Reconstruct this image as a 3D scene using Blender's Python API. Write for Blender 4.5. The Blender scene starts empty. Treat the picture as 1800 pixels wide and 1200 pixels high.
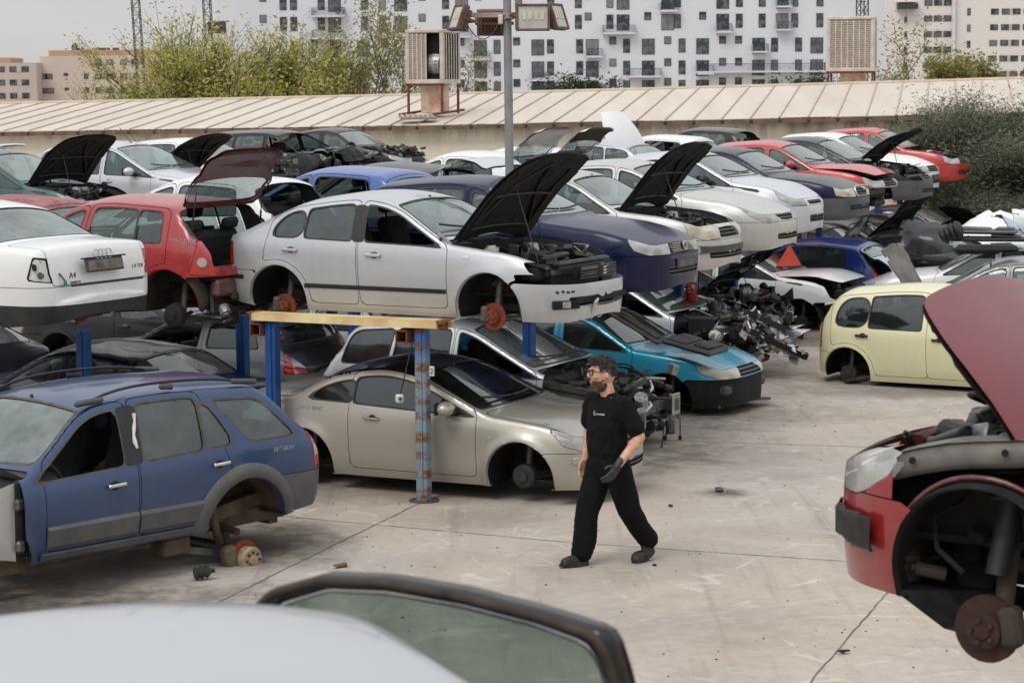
import bpy, bmesh, math, random
import numpy as np
from mathutils import Vector, Matrix, Euler

# ------------------------------------------------------------------ camera, sky, sun, exposure
SC = bpy.context.scene
COL = SC.collection
R = math.radians

cam_data = bpy.data.cameras.new("camera")
cam = bpy.data.objects.new("camera", cam_data)
COL.objects.link(cam)
SC.camera = cam
cam_data.sensor_width = 36.0
cam_data.lens = 80.0
cam_data.clip_start = 0.2
cam_data.clip_end = 3000.0
cam.location = (0, 0, 4.15)
_p = math.atan((600 - 152) / 4000.0)
_roll = R(-0.45)
_f = Vector((0, math.cos(_p), -math.sin(_p)))
_u0 = Vector((0, math.sin(_p), math.cos(_p)))
_r0 = Vector((1, 0, 0))
_rt = math.cos(_roll) * _r0 + math.sin(_roll) * _u0
_up = -math.sin(_roll) * _r0 + math.cos(_roll) * _u0
cam.rotation_euler = Matrix((_rt, _up, -_f)).transposed().to_euler()
cam_data.dof.use_dof = True
cam_data.dof.focus_distance = 22.5
cam_data.dof.aperture_fstop = 7.1

SUN_EL, SUN_AZ = R(52), R(215)
world = bpy.data.worlds.new("World")
SC.world = world
world.use_nodes = True
wn = world.node_tree
wn.nodes.clear()
w_out = wn.nodes.new("ShaderNodeOutputWorld")
w_bg = wn.nodes.new("ShaderNodeBackground")
w_sky = wn.nodes.new("ShaderNodeTexSky")
w_sky.sky_type = 'NISHITA'
w_sky.sun_disc = False
w_sky.sun_elevation = SUN_EL
w_sky.sun_rotation = SUN_AZ
w_sky.dust_density = 4.0
w_hsv = wn.nodes.new("ShaderNodeHueSaturation")
w_hsv.inputs["Saturation"].default_value = 0.25
w_mix = wn.nodes.new("ShaderNodeMixRGB")
w_mix.inputs[0].default_value = 0.85
w_tc = wn.nodes.new("ShaderNodeTexCoord")
w_sep = wn.nodes.new("ShaderNodeSeparateXYZ")
w_mr = wn.nodes.new("ShaderNodeMapRange")                 # overcast: the zenith is brighter than the horizon
w_mr.inputs[1].default_value = 0.04
w_mr.inputs[2].default_value = 0.95
w_mr.inputs[3].default_value = 0.0
w_mr.inputs[4].default_value = 1.0
w_cl = wn.nodes.new("ShaderNodeMixRGB")
w_cl.inputs[1].default_value = (6.3, 6.3, 6.28, 1)
w_cl.inputs[2].default_value = (11.6, 12.0, 12.6, 1)
wn.links.new(w_tc.outputs["Generated"], w_sep.inputs[0])
wn.links.new(w_sep.outputs[2], w_mr.inputs[0])
wn.links.new(w_mr.outputs[0], w_cl.inputs[0])
w_ns = wn.nodes.new("ShaderNodeTexNoise")                  # faint tone in the cloud layer
w_ns.inputs["Scale"].default_value = 3.5
w_ns.inputs["Detail"].default_value = 5
w_mp = wn.nodes.new("ShaderNodeMapping")
w_mp.inputs["Scale"].default_value = (1, 1, 4)
w_rp = wn.nodes.new("ShaderNodeMapRange")
w_rp.inputs[3].default_value = 0.84
w_rp.inputs[4].default_value = 1.16
w_ml = wn.nodes.new("ShaderNodeMixRGB")
w_ml.blend_type = 'MULTIPLY'
w_ml.inputs[0].default_value = 1.0
wn.links.new(w_tc.outputs["Generated"], w_mp.inputs[0])
wn.links.new(w_mp.outputs[0], w_ns.inputs["Vector"])
wn.links.new(w_ns.outputs["Fac"], w_rp.inputs[0])
wn.links.new(w_cl.outputs[0], w_ml.inputs[1])
wn.links.new(w_rp.outputs[0], w_ml.inputs[2])
wn.links.new(w_ml.outputs[0], w_mix.inputs[2])
wn.links.new(w_sky.outputs[0], w_hsv.inputs["Color"])
wn.links.new(w_hsv.outputs[0], w_mix.inputs[1])
wn.links.new(w_mix.outputs[0], w_bg.inputs[0])
w_bg.inputs[1].default_value = 0.1
wn.links.new(w_bg.outputs[0], w_out.inputs[0])

sun_data = bpy.data.lights.new("sun", 'SUN')
sun_data.energy = 1.1
sun_data.angle = R(24)
sun_data.color = (1.0, 0.965, 0.92)
sun = bpy.data.objects.new("sun", sun_data)
COL.objects.link(sun)
_sd = Vector((math.sin(SUN_AZ) * math.cos(SUN_EL), math.cos(SUN_AZ) * math.cos(SUN_EL), math.sin(SUN_EL)))
sun.rotation_euler = _sd.to_track_quat('Z', 'Y').to_euler()

SC.view_settings.view_transform = 'Standard'
SC.view_settings.look = 'None'
SC.view_settings.exposure = 0.14
SC.view_settings.gamma = 1.0
SC.render.engine = 'CYCLES'
SC.cycles.max_bounces = 7
SC.cycles.transparent_max_bounces = 10
SC.cycles.caustics_reflective = False
SC.cycles.caustics_refractive = False

# ------------------------------------------------------------------ materials
MATS = {}

def srgb(r, g=None, b=None):
    if g is None:
        g = b = r
    f = lambda c: ((c / 255) / 12.92 if c / 255 <= .04045 else ((c / 255 + .055) / 1.055) ** 2.4)
    return (f(r), f(g), f(b), 1)

def newmat(name):
    m = bpy.data.materials.new(name)
    m.use_nodes = True
    nt = m.node_tree
    nt.nodes.clear()
    out = nt.nodes.new("ShaderNodeOutputMaterial")
    return m, nt, out

def N(nt, t, **k):
    n = nt.nodes.new(t)
    for a, b in k.items():
        setattr(n, a, b)
    return n

def ramp(nt, src, stops):
    r = nt.nodes.new("ShaderNodeValToRGB")
    e = r.color_ramp.elements
    while len(e) < len(stops):
        e.new(.5)
    for i, (p, c) in enumerate(stops):
        e[i].position = p
        e[i].color = c if len(c) == 4 else (*c, 1)
    nt.links.new(src, r.inputs[0])
    return r.outputs[0]

def noise(nt, scale, detail=4, rough=.55, coord='Object', vec=None, dist=0):
    n = N(nt, "ShaderNodeTexNoise")
    n.inputs["Scale"].default_value = scale
    n.inputs["Detail"].default_value = detail
    n.inputs["Roughness"].default_value = rough
    n.inputs["Distortion"].default_value = dist
    if vec is None:
        tc = N(nt, "ShaderNodeTexCoord")
        vec = tc.outputs[coord]
    nt.links.new(vec, n.inputs["Vector"])
    return n.outputs["Fac"]

def mixc(nt, fac, a, b, mode='MIX'):
    m = N(nt, "ShaderNodeMixRGB", blend_type=mode)
    for i, v in ((0, fac), (1, a), (2, b)):
        if hasattr(v, 'is_linked') or hasattr(v, 'links'):
            nt.links.new(v, m.inputs[i])
        elif i == 0:
            m.inputs[0].default_value = v
        else:
            m.inputs[i].default_value = v if len(v) == 4 else (*v, 1)
    return m.outputs[0]

def g1(v):
    return (v, v, v, 1)

def bump(nt, h, strength=.3, dist=.02):
    b = N(nt, "ShaderNodeBump")
    b.inputs["Strength"].default_value = strength
    b.inputs["Distance"].default_value = dist
    nt.links.new(h, b.inputs["Height"])
    return b.outputs[0]

def pbsdf(nt, out, color, rough=.5, metal=0., coat=0., spec=.5, nrm=None):
    p = N(nt, "ShaderNodeBsdfPrincipled")
    for key, v in (("Base Color", color), ("Roughness", rough), ("Metallic", metal), ("Coat Weight", coat), ("Specular IOR Level", spec)):
        if hasattr(v, 'links'):
            nt.links.new(v, p.inputs[key])
        else:
            p.inputs[key].default_value = v
    p.inputs["Coat Roughness"].default_value = .06
    if nrm is not None:
        nt.links.new(nrm, p.inputs["Normal"])
    if out is not None:
        nt.links.new(p.outputs[0], out.inputs[0])
    return p

def simple(name, c1, c2=None, scale=6., rough=.6, metal=0., bmp=0., coat=0.):
    if name in MATS:
        return MATS[name]
    m, nt, out = newmat(name)
    c2 = c2 or tuple(v * .7 for v in c1[:3]) + (1,)
    n = noise(nt, scale, 5)
    col = ramp(nt, n, [(.35, c1), (.68, c2)])
    nr = None
    if bmp:
        nr = bump(nt, noise(nt, scale * 4, 4), bmp)
    rg = ramp(nt, noise(nt, scale * 1.7), [(.3, g1(max(0, rough - .1))), (.7, g1(min(1, rough + .12)))])
    pbsdf(nt, out, col, rg, metal, coat, nrm=nr)
    MATS[name] = m
    return m

def paint(name, c, metal=.0, rough=.32, dust=.3, coat=.7, dustc=(.34, .31, .27, 1), spec=.5):
    """car paint: flakes, clear coat, road film low on the body, faint dust blotches"""
    key = 'paint_' + name
    if key in MATS:
        return MATS[key]
    m, nt, out = newmat(key)
    tc = N(nt, "ShaderNodeTexCoord")
    n1 = noise(nt, 1.6, 6, .65, vec=tc.outputs['Object'])
    n2 = noise(nt, 14, 5, .7, vec=tc.outputs['Object'])
    mp = N(nt, "ShaderNodeMapping")
    mp.inputs["Scale"].default_value = (9, 9, .8)
    nt.links.new(tc.outputs['Object'], mp.inputs[0])
    n3 = noise(nt, 1.5, 4, .6, vec=mp.outputs[0])            # rain streaks
    sep = N(nt, "ShaderNodeSeparateXYZ")
    nt.links.new(tc.outputs['Object'], sep.inputs[0])
    low = ramp(nt, sep.outputs[2], [(.18, g1(.75)), (.62, g1(0.0))])  # splash film along the sills
    a = ramp(nt, n1, [(.42, g1(0)), (.72, g1(dust * .65))])
    b = ramp(nt, n2, [(.45, g1(0)), (.75, g1(dust * .35))])
    s = ramp(nt, n3, [(.5, g1(0)), (.8, g1(dust * .5))])
    f = mixc(nt, 1., a, b, 'ADD')
    f = mixc(nt, 1., f, s, 'ADD')
    lw = mixc(nt, 1., low, g1(dust), 'MULTIPLY')
    lw = mixc(nt, 1., lw, ramp(nt, n2, [(.3, g1(.5)), (.7, g1(1.2))]), 'MULTIPLY')
    f = mixc(nt, 1., f, lw, 'ADD')
    col = mixc(nt, f, c, dustc)
    rg = mixc(nt, f, g1(rough), g1(.8))
    ct = mixc(nt, f, g1(coat), g1(.05))
    pbsdf(nt, out, col, rg, metal, ct, spec)
    MATS[key] = m
    return m

def glass_mat(name, tint=(.42, .5, .47, 1), dust=.22, dustc=(.30, .33, .31, 1), refl=1.0):
    if name in MATS:
        return MATS[name]
    m, nt, out = newmat(name)
    tr = N(nt, "ShaderNodeBsdfTransparent")
    tr.inputs[0].default_value = tint
    gl = N(nt, "ShaderNodeBsdfGlossy")
    gl.inputs["Roughness"].default_value = .05
    gl.inputs[0].default_value = (.95, 1, .98, 1)
    lw = N(nt, "ShaderNodeLayerWeight")                      # same on both faces of the pane
    pw = N(nt, "ShaderNodeMath", operation='POWER')
    nt.links.new(lw.outputs['Facing'], pw.inputs[0])
    pw.inputs[1].default_value = 4.2
    fr = N(nt, "ShaderNodeMath", operation='MULTIPLY_ADD')
    nt.links.new(pw.outputs[0], fr.inputs[0])
    fr.inputs[1].default_value = .9
    fr.inputs[2].default_value = .05 + .03 * refl
    df = N(nt, "ShaderNodeBsdfDiffuse")
    df.inputs[0].default_value = dustc
    m1 = N(nt, "ShaderNodeMixShader")
    nz = noise(nt, 3.2, 6, .7)
    fac = ramp(nt, nz, [(.3, g1(dust * .45)), (.75, g1(min(1, dust * 1.6)))])
    nt.links.new(fac, m1.inputs[0])
    nt.links.new(tr.outputs[0], m1.inputs[1])
    nt.links.new(df.outputs[0], m1.inputs[2])
    m2 = N(nt, "ShaderNodeMixShader")
    nt.links.new(fr.outputs[0], m2.inputs[0])
    nt.links.new(m1.outputs[0], m2.inputs[1])
    nt.links.new(gl.outputs[0], m2.inputs[2])
    nt.links.new(m2.outputs[0], out.inputs[0])
    MATS[name] = m
    return m

def lens_mat(name, col, clear=.25, rough=.08):
    if name in MATS:
        return MATS[name]
    m, nt, out = newmat(name)
    dk = tuple(x * .62 for x in col[:3]) + (1,)
    c = ramp(nt, noise(nt, 7, 3, .5), [(.38, col), (.66, dk)])
    p = pbsdf(nt, None, c, rough, 0, 1.)
    tr = N(nt, "ShaderNodeBsdfTransparent")
    tr.inputs[0].default_value = tuple(min(1, x * 1.3 + .1) for x in col[:3]) + (1,)
    mx = N(nt, "ShaderNodeMixShader")
    mx.inputs[0].default_value = clear
    nt.links.new(p.outputs[0], mx.inputs[1])
    nt.links.new(tr.outputs[0], mx.inputs[2])
    nt.links.new(mx.outputs[0], out.inputs[0])
    MATS[name] = m
    return m

M_black = simple('black_plastic', g1(.008), g1(.016), 9, .5)
M_trim = simple('grey_trim', g1(.045), g1(.07), 7, .55)
M_clad = simple('grey_cladding', (.075, .08, .088, 1), (.115, .11, .105, 1), 5, .62)
M_rubber = simple('rubber', g1(.012), g1(.03), 12, .8)
M_seal = simple('window_rubber', (.018, .017, .016, 1), (.05, .043, .035, 1), 8, .65)
M_liner = simple('inner_panel', g1(.004), g1(.007), 6, .9)
M_head = simple('headlining', (.07, .07, .068, 1), (.045, .045, .044, 1), 4, .9)
M_seat = simple('seat_cloth', (.02, .021, .023, 1), (.012, .012, .013, 1), 8, .92)
M_dash = simple('dashboard_plastic', (.014, .014, .016, 1), (.022, .022, .023, 1), 6, .7)
M_under = simple('underbody', (.025, .022, .02, 1), (.07, .05, .035, 1), 5, .85)
M_rust = simple('rust', (.10, .042, .02, 1), (.05, .022, .013, 1), 14, .85, .1, .3)
M_discrust = simple('rusty_brake_disc', (.24, .038, .014, 1), (.10, .026, .012, 1), 11, .8)
M_steel = simple('dull_steel', (.17, .16, .15, 1), (.09, .08, .07, 1), 9, .5, .6, .2)
M_alu = simple('cast_aluminium', (.42, .42, .41, 1), (.22, .21, .2, 1), 14, .42, .7, .2)
M_chrome = simple('chrome', (.62, .62, .63, 1), (.5, .5, .5, 1), 8, .16, 1.)
M_mud = simple('dried_mud', (.15, .105, .065, 1), (.06, .042, .03, 1), 6, .9, 0, .3)
M_white = simple('white_plastic', (.7, .7, .68, 1), (.55, .54, .5, 1), 10, .5)
M_engine = simple('engine_black', (.013, .013, .014, 1), (.04, .036, .032, 1), 8, .55)
M_yellowbit = simple('yellow_plastic', (.6, .42, .04, 1), (.4, .28, .04, 1), 8, .5)
M_redbit = simple('red_plastic', (.45, .03, .02, 1), (.3, .025, .02, 1), 8, .5)
M_foil = simple('crumpled_foil', (.75, .76, .78, 1), (.45, .46, .48, 1), 7, .28, .9, .5)
M_hoodin = simple('bonnet_lining', g1(.004), g1(.009), 7, .85)
G_side = glass_mat('side_glass', (.48, .59, .58, 1), .20, (.16, .21, .212, 1))
G_ws = glass_mat('windscreen_glass', (.55, .63, .61, 1), .34, (.33, .38, .37, 1))
G_dark = glass_mat('tinted_glass', (.13, .16, .16, 1), .15, (.10, .11, .11, 1))
G_clear = glass_mat('clear_glass', (.55, .64, .61, 1), .2, (.3, .33, .32, 1))
L_head = lens_mat('headlamp_lens', (.80, .80, .77, 1), .45)
L_yel = lens_mat('yellowed_headlamp', (.64, .60, .44, 1), .2, .2)
L_tail = lens_mat('tail_lens', (.55, .016, .016, 1), .06)
L_amber = lens_mat('amber_lens', (.75, .2, .015, 1), .1)
L_tclear = lens_mat('clear_tail_lens', (.55, .5, .48, 1), .2)

# ------------------------------------------------------------------ scene helpers
def tag(o, label=None, cat=None, group=None, kind=None):
    if label: o["label"] = label
    if cat: o["category"] = cat
    if group: o["group"] = group
    if kind: o["kind"] = kind
    return o

def empty(name, loc=(0, 0, 0), rz=0., label=None, cat=None, group=None, rx=0., ry=0.):
    o = bpy.data.objects.new(name, None)
    o.empty_display_size = .2
    o.location = loc
    o.rotation_euler = (rx, ry, rz)
    COL.objects.link(o)
    tag(o, label, cat, group)
    return o

def link(name, V, F, mats, parent=None, smooth=True, mi=None):
    me = bpy.data.meshes.new(name)
    V = np.asarray(V, float)
    if isinstance(F, np.ndarray):
        F = F.tolist()
    me.from_pydata(V.tolist(), [], F)
    for m in (mats if isinstance(mats, (list, tuple)) else [mats]):
        me.materials.append(m)
    if mi is not None:
        me.polygons.foreach_set("material_index", np.asarray(mi, dtype=np.int32))
    if smooth is True:
        me.polygons.foreach_set("use_smooth", np.ones(len(F), dtype=bool))
    elif smooth is not False:
        me.polygons.foreach_set("use_smooth", np.asarray(smooth, dtype=bool))
    me.update()
    o = bpy.data.objects.new(name, me)
    COL.objects.link(o)
    if parent is not None:
        o.parent = parent
    return o

def copy_tree(o, parent=None):
    c = o.copy()
    COL.objects.link(c)
    if parent is not None:
        c.parent = parent
    for ch in list(o.children):
        copy_tree(ch, c)
    return c

def rotm(rx=0, ry=0, rz=0):
    return np.array(Euler((rx, ry, rz)).to_matrix())

class MB:
    """collects shapes of one part"""
    def __init__(s):
        s.V = []; s.F = []; s.M = []; s.S = []; s.n = 0

    def add(s, V, F, m=0, smooth=False):
        V = np.asarray(V, float)
        s.V.append(V)
        for f in F:
            s.F.append([int(i) + s.n for i in f])
            s.M.append(m); s.S.append(smooth)
        s.n += len(V)
        return s

    def box(s, c, size, rot=None, b=0., m=0):
        h = np.asarray(size, float) / 2
        b = min(b, h.min() * .9)
        if b <= 0:
            V = np.array([[x, y, z] for x in (-1, 1) for y in (-1, 1) for z in (-1, 1)], float) * h
            F = [(0, 1, 3, 2), (4, 6, 7, 5), (0, 4, 5, 1), (2, 3, 7, 6), (0, 2, 6, 4), (1, 5, 7, 3)]
        else:
            V = []; idx = {}
            for sx in (-1, 1):
                for sy in (-1, 1):
                    for sz in (-1, 1):
                        sg = (sx, sy, sz)
                        for a in range(3):
                            v = [sg[k] * (h[k] - (0 if k == a else b)) for k in range(3)]
                            idx[(sg, a)] = len(V); V.append(v)
            V = np.array(V); F = []
            def emit(f):
                p = V[f]; n = np.cross(p[1] - p[0], p[2] - p[0])
                F.append(f if np.dot(n, p.mean(0)) > 0 else f[::-1])
            for a in range(3):
                o1, o2 = [k for k in range(3) if k != a]
                for sg in (-1, 1):
                    q = []
                    for (u, v) in ((-1, -1), (1, -1), (1, 1), (-1, 1)):
                        t = [0, 0, 0]; t[a] = sg; t[o1] = u; t[o2] = v
                        q.append(idx[(tuple(t), a)])
                    emit(q)
            for c3 in range(3):
                a, bb = [k for k in range(3) if k != c3]
                for s1 in (-1, 1):
                    for s2 in (-1, 1):
                        t0 = [0, 0, 0]; t0[a] = s1; t0[bb] = s2; t0[c3] = -1
                        t1 = list(t0); t1[c3] = 1
                        t0, t1 = tuple(t0), tuple(t1)
                        emit([idx[(t0, a)], idx[(t1, a)], idx[(t1, bb)], idx[(t0, bb)]])
            for sx in (-1, 1):
                for sy in (-1, 1):
                    for sz in (-1, 1):
                        emit([idx[((sx, sy, sz), a)] for a in range(3)])
        if rot is not None:
            V = V @ np.asarray(rot).T
        return s.add(V + np.asarray(c, float), F, m)

    def bar(s, p0, p1, w, h=None, m=0, b=0., up=(0, 0, 1)):
        p0 = np.asarray(p0, float); p1 = np.asarray(p1, float); h = h or w
        d = p1 - p0; L = np.linalg.norm(d); d /= L
        u = np.asarray(up, float)
        if abs(np.dot(u, d)) > .97: u = np.array([1., 0, 0])
        y = np.cross(u, d); y /= np.linalg.norm(y); z = np.cross(d, y)
        return s.box((p0 + p1) / 2, (L, w, h), np.stack([d, y, z], 1), b, m)

    def tube(s, pts, r, n=8, m=0, caps=True):
        P = np.asarray(pts, float); k = len(P)
        r = np.full(k, r) if np.isscalar(r) else np.asarray(r, float)
        T = np.gradient(P, axis=0); T /= np.linalg.norm(T, axis=1)[:, None] + 1e-12
        u = np.array([0, 0, 1.]) if abs(T[0][2]) < .9 else np.array([1., 0, 0])
        V = []; a = np.linspace(0, 2 * np.pi, n, endpoint=False)
        for i in range(k):
            x = np.cross(u, T[i]); x /= np.linalg.norm(x) + 1e-12; u = np.cross(T[i], x)
            V.append(P[i] + r[i] * (np.cos(a)[:, None] * x + np.sin(a)[:, None] * u))
        F = [(i * n + j, i * n + (j + 1) % n, (i + 1) * n + (j + 1) % n, (i + 1) * n + j) for i in range(k - 1) for j in range(n)]
        s.add(np.concatenate(V), F, m, True)
        if caps:
            s.add(V[0], [list(range(n))[::-1]], m); s.add(V[-1], [list(range(n))], m)
        return s

    def lathe(s, prof, c=(0, 0, 0), axis=(0, 0, 1), n=24, m=0, smooth=False):
        ax = np.asarray(axis, float); ax /= np.linalg.norm(ax)
        u = np.array([0, 0, 1.]) if abs(ax[2]) < .9 else np.array([1., 0, 0])
        x = np.cross(u, ax); x /= np.linalg.norm(x); y = np.cross(ax, x)
        a = np.linspace(0, 2 * np.pi, n, endpoint=False)
        V = [np.asarray(c) + t * ax + r * (np.cos(a)[:, None] * x + np.sin(a)[:, None] * y) for r, t in prof]
        k = len(prof)
        F = [(i * n + j, i * n + (j + 1) % n, (i + 1) * n + (j + 1) % n, (i + 1) * n + j) for i in range(k - 1) for j in range(n)]
        return s.add(np.concatenate(V), F, m, smooth)

    def ball(s, c, r, nu=12, nv=8, m=0, rot=None):
        r = np.full(3, r) if np.isscalar(r) else np.asarray(r, float)
        V = []
        for i in range(nv + 1):
            t = np.pi * i / nv
            for j in range(nu):
                p = 2 * np.pi * j / nu
                V.append((np.sin(t) * np.cos(p), np.sin(t) * np.sin(p), np.cos(t)))
        V = np.array(V) * r
        if rot is not None: V = V @ np.asarray(rot).T
        F = [(i * nu + j, (i + 1) * nu + j, (i + 1) * nu + (j + 1) % nu, i * nu + (j + 1) % nu) for i in range(nv) for j in range(nu)]
        return s.add(V + np.asarray(c), F, m, True)

    def build(s, name, mats, parent=None):
        return link(name, np.concatenate(s.V), s.F, mats, parent, s.S, s.M)
# ------------------------------------------------------------------ mesh cutting
def compact(V, F):
    if len(F) == 0:
        return np.zeros((0, 3)), np.zeros((0, 3), int)
    u, inv = np.unique(F, return_inverse=True)
    return V[u], inv.reshape(F.shape)

def split(V, F, f):
    """cut a triangle mesh along f = 0; returns (f < 0 side, f > 0 side)"""
    f = np.where(np.abs(f) < 1e-7, 1e-7, f)
    ins = f < 0
    c = ins[F].sum(1)
    A, B = F[c == 3], F[c == 0]
    mx = F[(c == 1) | (c == 2)]
    if len(mx) == 0:
        return compact(V, A), compact(V, B)
    im = ins[mx]
    lone_in = im.sum(1) == 1
    k = np.where(lone_in, im.argmax(1), (~im).argmax(1))
    r = np.arange(len(mx))
    a, b, d = mx[r, k], mx[r, (k + 1) % 3], mx[r, (k + 2) % 3]
    E = np.concatenate([np.sort(np.stack([a, b], 1), 1), np.sort(np.stack([a, d], 1), 1)])
    ue, inv = np.unique(E, axis=0, return_inverse=True)
    inv = inv.reshape(-1)
    t = np.clip(f[ue[:, 0]] / (f[ue[:, 0]] - f[ue[:, 1]]), .001, .999)[:, None]
    NV = V[ue[:, 0]] * (1 - t) + V[ue[:, 1]] * t
    p, q = inv[:len(mx)] + len(V), inv[len(mx):] + len(V)
    V2 = np.concatenate([V, NV])
    lone = np.stack([a, p, q], 1)
    two = np.concatenate([np.stack([p, b, d], 1), np.stack([q, p, d], 1)])
    li2 = np.concatenate([lone_in, lone_in])
    A = np.concatenate([A, lone[lone_in], two[~li2]])
    B = np.concatenate([B, lone[~lone_in], two[li2]])
    return compact(V2, A), compact(V2, B)

def smax(a, b, k=.04):
    h = np.clip(.5 + .5 * (a - b) / k, 0, 1)
    return b + (a - b) * h + k * h * (1 - h)

def smaxn(fs, k=.04):
    r = fs[0]
    for f in fs[1:]:
        r = smax(r, f, k)
    return r

def psdf(px, pz, poly, r=.0):
    P = np.asarray(poly, float)
    d = np.full(px.shape, 1e9); sgn = np.zeros(px.shape, int)
    n = len(P)
    for i in range(n):
        a, b = P[i], P[(i + 1) % n]
        e = b - a
        wx, wz = px - a[0], pz - a[1]
        t = np.clip((wx * e[0] + wz * e[1]) / (e @ e), 0, 1)
        d = np.minimum(d, np.hypot(wx - t * e[0], wz - t * e[1]))
        c = (a[1] <= pz) != (b[1] <= pz)
        if abs(e[1]) > 1e-12:
            xi = a[0] + (pz - a[1]) * e[0] / e[1]
            sgn += (c & (px < xi))
    return np.where(sgn % 2 == 1, -d, d) - r

def fil(pts, r=.14, special=None):
    """polyline with rounded vertices as a dense list"""
    P = np.asarray(pts, float); out = [P[0]]
    for i in range(1, len(P) - 1):
        rr = (special or {}).get(i, r)
        a, b = P[i - 1] - P[i], P[i + 1] - P[i]
        la, lb = np.linalg.norm(a), np.linalg.norm(b)
        ra, rb = min(rr, .48 * la), min(rr, .48 * lb)
        p0, p2 = P[i] + a / la * ra, P[i] + b / lb * rb
        for t in np.linspace(0, 1, 9):
            out.append((1 - t) ** 2 * p0 + 2 * t * (1 - t) * P[i] + t * t * p2)
    out.append(P[-1])
    o = np.array(out)
    o = o[np.argsort(o[:, 0], kind='stable')]
    return o[:, 0] + np.arange(len(o)) * 1e-9, o[:, 1]

def vnormals(V, F):
    n = np.cross(V[F[:, 1]] - V[F[:, 0]], V[F[:, 2]] - V[F[:, 0]])
    o = np.zeros_like(V)
    for k in range(3):
        np.add.at(o, F[:, k], n)
    return o / (np.linalg.norm(o, axis=1)[:, None] + 1e-12)

def wob(P, s, seed=0):
    """cheap 3D noise, -1..1 per axis"""
    rng = np.random.RandomState(seed)
    o = np.zeros_like(P)
    for k in range(6):
        w = rng.normal(size=(3, 3)) * s * (1 + .6 * k)
        o += np.sin(P @ w.T + rng.uniform(0, 6.28, 3)) / (1 + .5 * k)
    return o / 2.5

# ------------------------------------------------------------------ car bodies
class Spec:
    def __init__(s, **k):
        s.__dict__.update(dict(W=1.72, wr=.305, ra=.36, tum=.30, crown=.055, af=.8, nf=2.9, ar=.55, nr=3.4, doors=5, hin=.13, hcur=.1,
                               zbf=.60, zbr=.62, ws_in=.05, deck=None, sill=.20, beltz=(.88, .95), hatch=True, gate_z=.62, gate_y=.60,
                               head=None, tail=None, grille=None, lowgrille=None, frect=None, wins=None, drs=None, cqk=.05, nx=70, ny=44,
                               swage=None))
        s.__dict__.update(k)

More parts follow.
